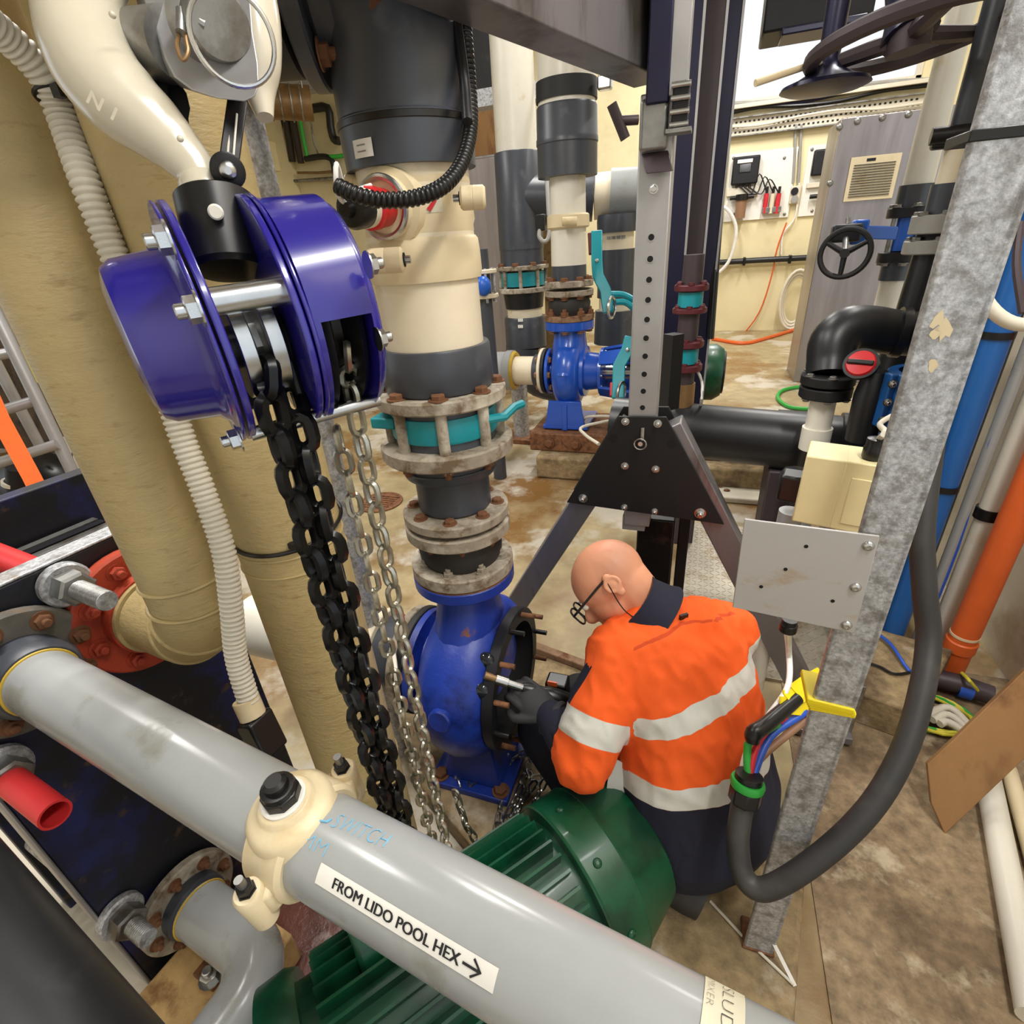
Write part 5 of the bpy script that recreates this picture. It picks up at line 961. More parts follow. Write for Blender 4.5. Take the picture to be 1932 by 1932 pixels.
# black elbow down to the actuator valve
be_ = thing('black_elbow_pipe', 'black elbow pipe dropping into a bolted black flange', 'pipe', P(1560, 740, 2.2))
pts = [P(1760, 632, 2.15), P(1690, 628, 2.17), P(1640, 620, 2.19), P(1598, 622, 2.2), P(1572, 645, 2.21), P(1566, 680, 2.22), P(1563, 708, 2.22)]; MB().tube(pts, [.088, .088, .09, .094, .094, .090, .088], 28, True, 4).build('elbow', 'black_pvc', be_); MB().tube([P(1706, 628, 2.16), P(1690, 627, 2.17)], .1, 28).build('collar', 'black_pvc', be_)
E1 = Col(1560, 725, 2.22)
for v0, v1, px in ((706, 724, 108), (728, 748, 104)): f, R, a_, b__ = ringc('flange', v0, v1, px, 'black_paint', be_, E1, .3); bolt_ring(f, V((E1.b.x, E1.b.y, b__ if v0 < 720 else a_)), UP if v0 < 720 else -UP, R * .85, 6, .014, 'dull_steel')
pc_(be_, 'white_pipe', [(748, 52), (840, 50)], 'white_pvc', E1); pc_(be_, 'white_socket', [(806, 60), (846, 58)], 'white_pvc', E1); pc_(be_, 'valve_body', [(844, 56), (880, 62), (905, 54), (930, 62), (965, 60)], 'black_plastic', E1); pc_(be_, 'grey_union', [(962, 54), (1000, 54)], 'grey_pvc', E1); pc_(be_, 'drop_pipe', [(1000, 46), (1120, 46)], 'white_pvc', E1)
MB().cyl(P(1490, 900, 2.0), P(1540, 905, 2.1), .045, n=8).build('union_nut', 'black_plastic', be_)
# red knob valve
rk = thing('red_knob_valve', 'black valve with a red knob under the black elbow', 'valve', P(1640, 740, 2.05)); kc = P(1624, 686, 2.0); kn = (CAM - kc).normalized() + V((-.2, 0, .45)); kn.normalize(); MB().lathe(kc - kn * .04, kn, [(0, .05), (.03, .062), (.042, .06)], 28).build('knob_rim', 'black_plastic', rk); MB().lathe(kc, kn, [(0, .052), (.012, .046), (.014, 0)], 28).build('red_knob', 'red_plastic', rk); MB().box(kc + kn * .016, .09, .018, .014, frame(kn)).build('grip', 'black_plastic', rk, .004)
V1 = Col(1640, 760, 2.1); MB().vlathe(V1, [(700, 50), (720, 60), (745, 70), (790, 66), (830, 60)]).build('valve_body', 'black_pvc', rk)
# blue saddle clamps on a black riser
K1 = Col(1746, 740, 2.0); t = pipe_thing('black_riser', 'black riser pipe with two blue bolted saddle clamps', K1, 1100); MB().cyl((K1.b.x, K1.b.y, .02), (K1.b.x, K1.b.y, K1.z(560)), K1.r(112, 740), n=36).build('pipe', 'black_pvc', t)
for v0, v1, px in ((700, 800, 172), (832, 930, 150)):
    f, R, a_, b__ = ringc('saddle', v0, v1, px, 'blue_pipe', t, K1, .75)
    for s_ in (-1, 1):
        dv = V((1, .32, 0)).normalized() * s_; bx = V((K1.b.x, K1.b.y, (a_ + b__) / 2)) + dv * (R + .004); MB().box(bx, .035, .05, b__ - a_, (dv, V((-dv.y, dv.x, 0)), UP)).build('saddle_lug', 'blue_pipe', t, .006)
        for k in range(3): bolt(t, bx + V((0, -.027, (k - 1) * (b__ - a_) * .34)), V((0, -1, 0)), .012, 'zinc', 'nut')
# long black pipe lying level behind the gantry
a_, b__ = P(1262, 808, 2.80), P(1640, 846, 2.45); t = thing('black_level_pipe', 'long level black pipe behind the gusset plate', 'pipe', (a_ + b__) / 2 - UP * .15); d_ = (b__ - a_).normalized(); MB().cyl(a_ - d_ * .3, b__, .140, n=40).build('pipe', 'black_pvc', t); q = P(1486, 832, 2.6); MB().lathe(q - d_ * .07, d_, [(0, .14), (.004, .150), (.14, .150), (.144, .14)], 40).build('coupling', 'black_pvc', t); MB().lathe(b__ - d_ * .14, d_, [(0, .14), (.004, .155), (.25, .155)], 40).build('coupling', 'black_pvc', t)
for q in (.12, .62): p = a_.lerp(b__, q); MB().box((p.x, p.y, (p.z - .13) / 2), .14, .20, p.z - .13).build('support', 'brown_steel', t, .01)
# cream actuator on the valve
ac = thing('valve_actuator', 'cream valve actuator box with a black cable gland', 'actuator', P(1580, 985, 1.55)); ex = V((1, -.22, -.02)).normalized(); ey = UP.cross(ex).normalized(); ez = ex.cross(ey); cA = P(1582, 918, 1.44)
MB().box(cA - ex * .044, 0.098, .13, .20, (ex, ey, ez)).build('housing', 'actuator_cream', ac, .004); MB().box(cA + ex * .046, 0.094, .13, .20, (ex, ey, ez)).build('cover', 'actuator_cream', ac, .004); MB().box(cA + ex * .050 - ey * .066 - ez * .01, .058, .004, .135, (ex, ey, ez)).build('cover_panel', 'actuator_cream', ac, .002)
gq = cA + ex * .055 + ez * .10 - ey * .02; MB().lathe(gq, ez, [(0, .022), (.006, .026), (.03, .026), (.034, .023), (.055, .023), (.058, .012)], 16).build('gland', 'black_plastic', ac); tag(MB().tube([gq + ez * .05, gq + ez * .075 + ex * .01, P(1660, 800, 1.50), P(1684, 784, 1.52), P(1720, 770, 1.56)], .0075, 10, True, 5).build('actuator_cable', 'conduit'), 'cream cable leaving the gland of the valve actuator', 'cable')
MB().box(cA - ex * .115 - ez * .02, .06, .07, .08, (ex, ey, ez)).build('valve_block', 'black_plastic', ac, .008); MB().cyl(cA - ex * .10 - ez * .10, cA - ex * .10 - ez * .17, .033, n=20).build('valve_union', 'grey_pvc', ac); MB().cyl(cA - ez * .09, cA - ez * .19 , .02, n=14).build('stem', 'grey_pvc', ac)
MB().cyl(cA - ex * .10 - ez * .17, V(((cA - ex * .10).x, (cA - ex * .10).y, .02)), .026, n=16).build('stand_pipe', 'white_pvc', ac)
# overhead handwheel and hanging silhouettes by the window
hwv = thing('overhead_valve', 'dark overhead valve handwheel silhouetted against the window', 'valve', P(1720, 60, 1.9)); c = P(1716, 68, 1.9); handwheel(hwv, c, V((-.10, .06, 1)), .315, .030, 'brown_steel', 3, .1, .22); MB().tube([c, P(1712, 20, 1.9), P(1704, -90, 1.9)], [.09, .065, .06], 20).build('stem', 'navy_steel', hwv)
hs = thing('hanging_bell', 'dark bell shaped valve head hanging in front of the window', 'valve', P(1556, 172, 2.1)); BC = Col(1556, 160, 2.1); MB().vlathe(BC, [(-80, 52), (80, 46), (112, 40), (132, 62), (148, 118), (158, 172), (166, 180), (172, 150), (176, 60)], 32).build('bell', 'navy_steel', hs); MB().lathe(P(1556, 96, 2.08), CAM - P(1556, 96, 2.08), [(0, .03), (.03, .03)], 16).build('boss', 'navy_steel', hs)
tag(MB().tube([P(1425, 157, 2.05), P(1548, 116, 2.05)], [.013, .012], 10).build('stick', 'cream_plastic'), 'pale stick poking out left of the dark bell shaped valve head', 'stick')
jb = thing('junction_box', 'dark equipment box hanging above the window', 'box', P(1540, 40, 2.6)); MB().box(P(1540, 4, 2.6), .48, .3, .24).build('body', 'cast_dark', jb, .01); MB().box(P(1548, 58, 2.55), .36, .2, .03).build('tray', 'navy_steel', jb, .006); MB().cyl(P(1622, 40, 2.6), P(1622, 66, 2.6), .02, n=8).build('drop_rod', 'cast_dark', jb)
# dark steel columns behind the gantry post
for lab, u, v, w, px, v1, mat in (('dark navy steel column just right of the gantry post', 1286, 300, 2.7, 44, 700, 'navy_steel'), ('dark brown steel column right of the navy column', 1326, 300, 2.75, 40, 600, 'brown_steel'), ('slim black steel column nearest the window wall', 1358, 300, 2.85, 30, 705, 'navy_steel')):
    c = Col(u, v, w); r = c.r(px, v); zb = c.z(v1) if v1 < 650 else 0; t = thing('steel_column', lab, 'column', V((c.b.x, c.b.y, zb))); MB().box((c.b.x, c.b.y, (zb + 4.2) / 2), 2 * r, 2 * r, 4.2 - zb).build('shaft', mat, t, .01); MB().box((c.b.x + r, c.b.y - r, (zb + 4.2) / 2), .012, .012, 4.2 - zb).build('edge_bead', 'aluminium', t)
tag(MB().tube([P(1402, -20, 2.9), P(1386, 90, 2.9), P(1372, 200, 2.9), P(1356, 420, 3.0), P(1340, 640, 3.2)], .022, 10, True, 4).build('black_drop_cable', 'black_plastic'), 'black cable dropping beside the dark columns', 'cable')

KX = Col(1900, 520, 1.75); t = pipe_thing('black_drum_pipe', 'wide black pipe with cream top at the right edge behind the post', KX, 1000); MB().cyl((KX.b.x, KX.b.y, .02), (KX.b.x, KX.b.y, KX.z(352)), KX.r(120, 520), n=40).build('black_pipe', 'black_pvc', t); MB().cyl((KX.b.x, KX.b.y, KX.z(352)), (KX.b.x, KX.b.y, 3.4), KX.r(112, 520), n=40).build('cream_pipe', 'old_white_pvc', t)
f, R, a_, b__ = ringc('flange', 430, 470, 170, 'grey_box', t, KX); bolt_ring(f, V((KX.b.x, KX.b.y, b__)), UP, R * .85, 8, .016, 'dull_steel')
# ================================================================== second pump line in the background
CB = Col(1077, 790, 4.05); BX = V((CB.b.x, CB.b.y, 0))
t = thing('pump_riser', 'slim white riser above the bright blue background pump', 'pipe', zz(CB, 606))
pc_(t, 'clear_pipe', [(60, 112), (206, 108)], 'white_pvc', CB); f = pc_(t, 'black_band', [(154, 116), (192, 116)], 'black_paint', CB); MB().box(zz(CB, 172) + V((.24, -.05, 0)), .08, .07, .07).build('band_bolt', 'zinc', f, .01)
cp_ = pc_(t, 'coupling', [(200, 112), (204, 115), (260, 115), (262, 117), (272, 117), (274, 114), (334, 112)], 'dark_pvc', CB); pc_(t, 'white_pipe', [(330, 68), (500, 66)], 'white_pvc', CB)
cl = pc_(t, 'clamp', [(404, 74), (407, 80), (428, 80), (431, 74)], 'cream_plastic', CB); a_, b__ = P(1060, 418, cz(zz(CB, 418)) - .18), P(1088, 417, cz(zz(CB, 418)) - .18); MB().cyl(a_, b__, .026, n=14).build('lug', 'cream_plastic', cl)
pc_(t, 'socket', [(496, 66), (528, 66)], 'dark_pvc', CB)
for v0, v1 in ((528, 540), (546, 557)): f, R, a_, b__ = ringc('flange_ring', v0, v1, 92, 'backing_ring', t, CB); bolt_ring(f, V((CB.b.x, CB.b.y, b__ if v0 < 540 else a_)), UP if v0 < 540 else -UP, R * .8, 8, .026, 'rust', 'bolt')
pc_(t, 'rubber_bellow', [(556, 70), (570, 80), (584, 78), (594, 70)], 'rubber', CB); f, R, a_, b__ = ringc('flange_ring', 592, 603, 94, 'rust_flange', t, CB); bolt_ring(f, V((CB.b.x, CB.b.y, b__)), UP, R * .82, 8, .028, 'rust', 'nut')
p2 = thing('pump', 'bright blue pump with green motor in the background', 'pump', V((CB.b.x, CB.b.y, CB.z(800)))); zf2 = a_; rF = CB.r(92, 610)
MB().ring(BX, UP, zf2 - .06, zf2, rF, .08, 40, .006).build('discharge_flange', 'new_pump_blue', p2); bolt_ring(p2, BX + UP * (zf2 - .06), -UP, rF * .8, 8, .026, 'rust_flange', 'bolt')
C_ = zz(CB, 700); VR2 = CB.r(128, 700)
volute(C_, VR2 * .97, VR2 * 1.03, VR2 * .80).build('volute', 'new_pump_blue', p2)
MB().loft([[BX + UP * z + V((rx * math.cos(2 * PI * k / 24) + ox, ry * math.sin(2 * PI * k / 24), 0)) for k in range(24)] for z, rx, ry, ox in ((zf2 - .05, .115, .115, 0), (zf2 - .12, .115, .12, 0), (C_.z + VR2 * .7, .125, .16, 0), (C_.z + VR2 * .1, .13, .26, 0))]).build('discharge_neck', 'new_pump_blue', p2)
MB().box((C_.x, C_.y, CB.z(796) + .02), .34, .40, .03).build('foot_plate', 'new_pump_blue', p2, .006); MB().prism([C_ + V((-.12, -.2, -VR2 * .7)), C_ + V((.12, -.2, -VR2 * .7)), V((C_.x + .15, C_.y - .2, CB.z(796) + .03)), V((C_.x - .15, C_.y - .2, CB.z(796) + .03))], V((0, .03, 0))).build('foot_web', 'new_pump_blue', p2, .004)
MB().box((C_.x, C_.y - .1, (C_.z - VR2 * .8 + CB.z(796)) / 2), .04, .22, C_.z - VR2 * .8 - CB.z(796)).build('foot_web', 'new_pump_blue', p2, .004)
def axl(name, prof, mat, n=40, par=p2): return MB().lathe(C_, V((1, 0, 0)), prof, n).build(name, mat, par)
axl('back_cover', [(VR2 * .4, VR2 * .72), (VR2 * .5, VR2 * .72), (VR2 * .52, VR2 * .55), (VR2 * .9, VR2 * .5), (VR2 * .92, VR2 * .62)], 'new_pump_blue')
bolt_ring(p2, C_ + V((VR2 * .92, 0, 0)), V((1, 0, 0)), VR2 * .55, 10, .018, 'zinc', 'nut')
axl('shaft', [(VR2 * .5, .05), (VR2 * 1.9, .05)], 'zinc', 16)
axl('lantern_flange', [(VR2 * .92, VR2 * .34), (VR2 * .92, VR2 * .66), (VR2 * 1.0, VR2 * .66), (VR2 * 1.0, VR2 * .34)], 'new_pump_blue'); axl('lantern_flange', [(VR2 * 1.85, VR2 * .4), (VR2 * 1.85, VR2 * .82), (VR2 * 1.95, VR2 * .82), (VR2 * 1.95, VR2 * .4)], 'new_pump_blue')
for k in range(4):
    th = PI / 4 + k * PI / 2; d = V((0, math.cos(th), math.sin(th))); e = V((0, -math.sin(th), math.cos(th))); a_ = C_ + V((VR2 * .95, 0, 0)) + d * VR2 * .6; b__ = C_ + V((VR2 * 1.9, 0, 0)) + d * VR2 * .75
    MB().prism([a_ - e * VR2 * .2, a_ + e * VR2 * .2, b__ + e * VR2 * .24, b__ - e * VR2 * .24], d * .02).build('lantern_arm', 'new_pump_blue', p2)
mR = VR2 * .70; axl('motor_body', [(VR2 * 1.95, mR * .9), (VR2 * 3.7, mR * .9)], 'green_motor'); axl('motor_shield', [(VR2 * 1.95, mR * .5), (VR2 * 1.96, mR * 1.04), (VR2 * 2.3, mR * 1.04), (VR2 * 2.34, mR * .9)], 'green_motor')
for k in range(22):
    th = 2 * PI * k / 22; d = V((0, math.cos(th), math.sin(th))); MB().box(C_ + V((VR2 * 2.95, 0, 0)) + d * mR * .95, VR2 * 1.4, .012, mR * .16, (V((1, 0, 0)), V((1, 0, 0)).cross(d), d)).build('fin', 'green_motor', p2)
axl('fan_cowl', [(VR2 * 3.6, mR * .96), (VR2 * 3.6, mR * 1.06), (VR2 * 4.0, mR * 1.06), (VR2 * 4.2, mR * .88), (VR2 * 4.22, 0)], 'green_motor'); 
for k in range(6): MB().torus(C_ + V((VR2 * 4.225, 0, 0)), (1, 0, 0), mR * (.2 + k * .11), .01, 30, 5).build('fan_grille', 'cast_dark', p2)
MB().box((C_.x + VR2 * 3.1, C_.y, CB.z(796) + .05), VR2 * 1.6, .40, .1).build('motor_foot', 'green_motor', p2, .01)
# base frame and concrete block
bz = CB.z(797); bf = thing('concrete_plinth', 'rusty base frame on a rough concrete block under the blue background pump', 'pump base', (C_.x + .6, C_.y, 0)); MB().box((C_.x + .62, C_.y, bz - .07), 1.75, .56, .14).build('frame', 'rust', bf, .01); MB().box((C_.x + .62, C_.y - .02, (bz - .14) / 2), 1.6, .75, bz - .14).build('block', 'raw_concrete', bf, .02)
bolt(bf, (C_.x - .1, C_.y - .29, bz - .07), V((0, -1, 0)), .03, 'rust'); bolt(bf, (C_.x + .1, C_.y - .29, bz - .07), V((0, -1, 0)), .03, 'rust')
# suction pipe of the background pump
ss = C_ - V((VR2 * .4, 0, 0)); t = thing('suction_pipe', 'white suction pipe with grey tee left of the bright blue pump', 'pipe', ss - V((.4, 0, .2)))
for t0, t1, R_, m in ((.0, .035, VR2 * .42, 'new_pump_blue'), (.035, .06, VR2 * .66, 'new_pump_blue'), (.068, .09, VR2 * .66, 'black_paint'), (.095, .118, VR2 * .66, 'old_white_pvc'), (.118, .17, VR2 * .48, 'dark_pvc')): MB().ring(ss, (-1, 0, 0), t0, t1, R_, .05, 40, .004).build('ring', m, t)
bolt_ring(t, ss - V((.035, 0, 0)), V((1, 0, 0)), VR2 * .56, 8, .022, 'rust_flange'); bolt_ring(t, ss - V((.118, 0, 0)), V((-1, 0, 0)), VR2 * .56, 8, .022, 'rust_flange')
MB().cyl(ss - V((.16, 0, 0)), ss - V((.42, 0, 0)), VR2 * .42, n=32).build('pipe', 'old_white_pvc', t); q = ss - V((.34, 0, 0)); MB().lathe(q, (-1, 0, 0), [(0, VR2 * .43), (0, VR2 * .60), (.05, VR2 * .60), (.06, VR2 * .56), (.42, VR2 * .54)], 36).build('tee_socket', 'grey_pvc', t); MB().cyl(q + V((-.36, 0, -.2)), q + V((-.36, 0, .55)), VR2 * .52, n=32).build('tee_run', 'grey_pvc', t)
MB().torus(q, (1, 0, 0), VR2 * .5, .02, 32, 6).build('glue_line', 'yellow_stain', t)
# rusty stand under the tee
sb = PZ(985, 828, 0); t = thing('pipe_stand', 'rusty steel pipe stand on the stained floor left of the blue pump', 'stand', sb); MB().cyl(sb, sb + UP * .62, .07, n=20).build('post', 'galvanised', t); MB().box(sb + UP * .02, .32, .28, .04).build('base', 'rust', t, .004)
for dx, dy in ((-.12, -.1), (.12, -.1)): bolt(t, sb + V((dx, dy, .04)), UP, .02, 'rust')
# ------------------------------------------------------------------ other risers
CC = Col(978, 350, 4.3); t = pipe_thing('white_dark_riser', 'white riser turning dark grey with a green valve between flange rings', CC, 660)
pc_(t, 'white_pipe', [(-40, 84), (292, 78)], 'white_pvc', CC); pc_(t, 'dark_pipe', [(288, 84), (290, 86), (470, 84)], 'dark_pvc', CC); pc_(t, 'dark_socket', [(468, 82), (500, 82)], 'dark_pvc', CC)
f, R, a_, b__ = ringc('flange_ring', 500, 508, 98, 'backing_ring', t, CC); f2, R2_, a2, b2_ = ringc('flange_ring', 541, 550, 98, 'backing_ring', t, CC); bolt_ring(f, V((CC.b.x, CC.b.y, b__)), UP, R * .86, 8, .028, 'rust')
pc_(t, 'valve_body', [(512, 82), (538, 82)], 'teal_paint', CC)
for k in range(8): th = k * PI / 4 + .2; d = V((math.cos(th), math.sin(th), 0)) * R * .88; MB().cyl(V((CC.b.x, CC.b.y, a2)) + d, V((CC.b.x, CC.b.y, b__)) + d, .016, n=8).build('stud', 'backing_ring', t)
pc_(t, 'cone', [(549, 78), (580, 70)], 'black_pvc', CC); pc_(t, 'cream_pipe', [(578, 64), (600, 66)], 'old_white_pvc', CC); pc_(t, 'lower_socket', [(596, 74), (600, 78), (652, 76)], 'dark_pvc', CC)
e0 = zz(CC, 652); MB().tube([e0, e0 - UP * .1, e0 + V((.08, 0, -.26)), e0 + V((.26, .05, -.34)), e0 + V((.5, .1, -.34))], CC.r(78, 640), 28, True, 3).build('lower_elbow', 'dark_pvc', t)
for uu, vv in ((982, 604), (982, 616)): MB().box(P(uu, vv, cz(zz(CC, 610)) - CC.r(78, 610) * 1.01), .045, .008, .026).build('sticker', 'paper', t)
for uu, vv, m in ((942, 98, 'galvanised'), (1034, 124, 'galvanised')):
    q = P(uu, vv, 4.0); tb_ = thing('pipe_bracket', 'shiny steel bracket %s the white riser' % ('on the left of' if uu < 1000 else 'on the right of'), 'bracket', q); MB().box(q, .11, .05, .20).build('bracket', m, tb_, .008); bolt(tb_, q + V((.01, -.026, -.02)), V((0, -1, 0)), .02, 'zinc', 'screw'); MB().cyl(q + UP * .1, q + UP * 1.6, .015, n=8).build('hanger', 'zinc', tb_)
# branch to the right
a_ = zz(CC, 372); b__ = P(1120, 372, cz(a_) * .985); c_ = P(1152, 368, cz(a_) * .98); d_ = P(1330, 360, cz(a_) * .95); t = thing('branch_pipe', 'level branch pipe, dark then cream then grey, behind the slim riser', 'pipe', (a_ + d_) / 2 - UP * .2); r = CC.r(80, 372)
MB().cyl(a_, b__, r, n=32).build('dark_pipe', 'dark_pvc', t); MB().cyl(b__, c_, r * .94, n=32).build('cream_pipe', 'old_white_pvc', t); MB().cyl(c_, d_, r * 1.06, n=32).build('grey_pipe', 'grey_pvc', t)
CD = Col(1164, 450, 4.25); t = pipe_thing('dark_riser', 'dark riser with a cream label band behind the teal lever', CD, 650)
pc_(t, 'socket', [(404, 74), (416, 78), (438, 76)], 'dark_pvc', CD); pc_(t, 'cream_band', [(436, 64), (472, 64)], 'old_white_pvc', CD); pc_(t, 'pipe', [(470, 70), (560, 70)], 'dark_pvc', CD); pc_(t, 'cream_band', [(556, 62), (588, 62)], 'old_white_pvc', CD); pc_(t, 'socket', [(584, 76), (646, 78)], 'dark_pvc', CD)
oc3, l3 = col_on(CD, CD.r(64, 455)); zA, aA = l3(1143, 452); rq = CD.r(64, 455)
for k_ in range(4): decal('label_print', t, zA, zA + .022, aA + (.012 + k_ * .04) / rq, aA + (.042 + k_ * .04) / rq, 'dull_steel', .004, 3, 1, oc3)
# teal levers of the butterfly valves
def lever(lab, pts, w, grip, gm, extra):
    q = [P(u, v, w) for u, v in pts]; t = thing('valve_lever', lab, 'valve lever', q[-1]); MB().strip(q, .078, .03, CAM - q[0]).build('lever', 'teal_paint', t, .006); g0, g1 = P(*grip[0], w + .02), P(*grip[1], w + .02); MB().strip([g0, g1], .04, .03, CAM - g0).build('grip', gm, t, .006)
    for e in extra: ee = [P(u, v, w + .03) for u, v in e]; MB().tube(ee, .022, 8, True, 3).build('bracket', 'teal_paint', t)
    bolt(t, q[1] + (CAM - q[1]).normalized() * .02, CAM - q[1], .014, 'zinc', 'screw'); MB().torus(P(pts[-1][0] + 6, pts[-1][1] - 10, w - .03), V((1, -.2, 0)), .07, .010, 20, 6).build('latch_loop', 'zinc', t)
lever('long teal valve lever with a maroon grip beside the slim riser', [(1126, 436), (1126, 492), (1128, 520), (1142, 548), (1148, 590)], 3.7, ((1114, 440), (1116, 480)), 'maroon', [[(1148, 555), (1175, 556), (1196, 566)], [(1148, 572), (1178, 570), (1196, 582)]])
lever('short teal valve lever with a red grip in front of the green motor', [(1190, 636), (1184, 660), (1168, 690), (1166, 752)], 3.3, ((1157, 722), (1156, 748)), 'red_plastic', [[(1188, 640), (1198, 650), (1206, 664)]]); MB().tube([P(1186, 664, 3.33), P(1186, 690, 3.85)], .02, 8).build('shaft', 'dull_steel', bpy.data.objects['valve_lever.001'])
# maroon flanged pipe right of the gantry post
CE = Col(1298, 620, 2.55); t = pipe_thing('maroon_pipe', 'maroon flanged pipe with teal valves right of the perforated post', CE, 830)
pc_(t, 'pipe', [(480, 40), (830, 40)], 'brown_steel', CE)
for v0, v1, m in ((536, 548, 'maroon'), (580, 590, 'maroon'), (642, 654, 'maroon'), (686, 698, 'maroon')): f, R, a_, b__ = ringc('flange', v0, v1, 66, m, t, CE); bolt_ring(f, V((CE.b.x, CE.b.y, b__)), UP, R * .78, 6, .014, 'maroon')
pc_(t, 'valve_body', [(550, 48), (578, 48)], 'teal_paint', CE); pc_(t, 'valve_body', [(656, 48), (684, 48)], 'teal_paint', CE); pc_(t, 'elbow_stub', [(722, 46), (830, 46)], 'duct', CE); pc_(t, 'black_box', [(628, 0), (630, 40), (770, 40)], 'black_paint', Col(1266, 700, 2.35), 4)
tag(MB().tube([P(1304, 680, 2.6), P(1324, 720, 2.65), P(1322, 770, 2.7), PZ(1318, 850, .01)], .007, 8, True, 4).build('white_lead', 'white_cable'), 'thin white lead beside the maroon pipe', 'cable')
# grey flexible lead with black plug on the dark riser
t = thing('sensor_lead', 'grey sensor lead with black plug looping on the dark riser', 'cable', P(1026, 450, 3.9)); MB().tube([P(1025, 140, 3.9), P(1030, 300, 3.9), P(1034, 380, 3.9), P(1036, 440, 3.9), P(1028, 456, 3.9), P(1018, 448, 3.9), P(1018, 434, 3.9)], .016, 8, True, 5).build('lead', 'grey_box', t); MB().box(P(1021, 420, 3.9), .07, .08, .11).build('plug', 'black_plastic', t, .008)
# small pvc valve left behind the wide riser
CZ = Col(916, 560, 3.4); t = pipe_thing('white_valve', 'white flanged valve with blue knob half hidden behind the wide riser', CZ, 720)
pc_(t, 'pipe', [(470, 24), (720, 26)], 'dark_pvc', CZ); MB().cyl((CZ.b.x, CZ.b.y, 0), (CZ.b.x, CZ.b.y, CZ.z(715)), .05, n=16).build('stand', 'dark_pvc', t)
for v0, v1 in ((508, 516), (554, 562)): ringc('flange_ring', v0, v1, 50, 'old_white_pvc', t, CZ)
for k in range(6): th = k * PI / 3; d = V((math.cos(th), math.sin(th), 0)) * .07; MB().cyl(zz(CZ, 570) + d, zz(CZ, 506) + d, .009, n=8).build('stud', 'galvanised', t)
MB().sphere(P(912, 540, 3.28), .05, .05, .06).build('blue_knob', 'blue_plastic', t)
# steel tank and timber board further back
a_ = P(918, 400, 5.6); t = thing('steel_tank', 'dull steel tank standing behind the wide riser', 'tank', (a_.x, a_.y, 0)); zt_ = P(918, 330, 5.6).z; MB().box((a_.x, a_.y, (zt_ + .3) / 2 + .1), .75, .6, zt_ - .3).build('body', 'stainless', t, .02); MB().box((a_.x, a_.y, zt_ + .06), .6, .5, .12).build('lid', 'dull_steel', t, .01)
for dx, dy in ((-.3, -.22), (.3, -.22), (-.3, .22), (.3, .22)): MB().cyl((a_.x + dx, a_.y + dy, 0), (a_.x + dx, a_.y + dy, .42), .03, n=10).build('leg', 'dull_steel', t)
tb2 = P(918, 285, 7.2); t = thing('weathered_board', 'weathered timber panel with orange marks behind the steel tank', 'panel', (tb2.x, tb2.y, 0)); MB().box((tb2.x, tb2.y, 1.6), .62, .06, 3.2).build('panel', 'wood', t, .01); MB().box((P(917, 325, 7.1)), .09, .03, .16).build('orange_mark', 'orange_pvc', t); MB().box((P(917, 302, 7.1)), .08, .03, .1).build('orange_mark', 'orange_pvc', t)
c = P(915, 130, 5.5); t = thing('round_fitting', 'black round pipe fitting high behind the wide riser', 'fitting', c); MB().lathe(c, V((.2, -1, 0)), [(-.3, .30), (.0, .34), (.06, .34), (.06, .22)], 32).build('ring', 'black_pvc', t); MB().lathe(c, V((.2, -1, 0)), [(0, .21), (.03, .2), (.03, 0)], 32).build('cap', 'duct', t); MB().box(c + UP * .9, .06, .06, 1.2).build('hanger', 'galvanised', t)
tag(MB().box(P(905, 190, 5.2), 1.2, .2, .14).box(P(905, 190, 5.2) + V((-.5, 0, 1.3)), .06, .06, 2.6).box(P(905, 190, 5.2) + V((.3, .05, 1.3)), .06, .06, 2.6).build('pipe_rail', 'galvanised'), 'pale steel rail crossing behind the wide riser', 'rail')
tp = P(1037, 500, 4.8); tag(MB().box((tp.x, tp.y, .95), .10, .05, 1.9).build('timber_post', 'timber'), 'orange timber post behind the slim riser', 'post')
tag(MB().tube([P(1098, 800, 3.9), P(1110, 786, 3.8), P(1170, 788, 3.6), P(1100, 805, 3.4), P(1104, 820, 3.3), P(1130, 838, 3.1)], .01, 8, True, 5).build('floor_cable', 'conduit'), 'cream cable looping on the base of the background pump', 'cable')
tag(MB().tube([PZ(1345, 640, .02), PZ(1400, 648, .02), PZ(1440, 640, .02), PZ(1500, 622, .02)], .03, 8, True, 4).build('floor_hose', 'orange_pvc'), 'orange hose lying on the floor by the far wall', 'hose')
ec_ = thing('earth_lead', 'green and yellow earth lead lying by the black flange', 'wire', PZ(1490, 760, .03)); MB().tube([PZ(1530, 772, .02), PZ(1490, 768, .02), PZ(1468, 752, .02), PZ(1474, 738, .02), PZ(1500, 731, .02), PZ(1530, 730, .02)], .018, 8, True, 5).build('lead', 'wire_green', ec_)
# debris tray beyond the level pipe
dbx = PZ(1420, 915, .03); t = thing('debris_tray', 'pale floor tray scattered with rust flakes and offcuts', 'tray', dbx); MB().box((dbx.x + .05, dbx.y, .02), .72, .50, .04).build('tray', 'white_wall', t, .01)
for k in range(16):
    p = V((dbx.x + random.uniform(-.25, .35), dbx.y + random.uniform(-.2, .22), .045)); s_ = random.uniform(.012, .035); MB().sphere(p, s_, s_ * .7, s_ * .4, None, 7, 5).build('rust_flake', 'rust', t)
MB().tube([PZ(1352, 905, .06), PZ(1380, 890, .06), PZ(1392, 882, .06)], .018, 8, True, 3).build('black_offcut', 'black_plastic', t); MB().tube([PZ(1378, 900, .06), PZ(1392, 878, .06)], .008, 6).build('yellow_offcut', 'wire_yellow', t)
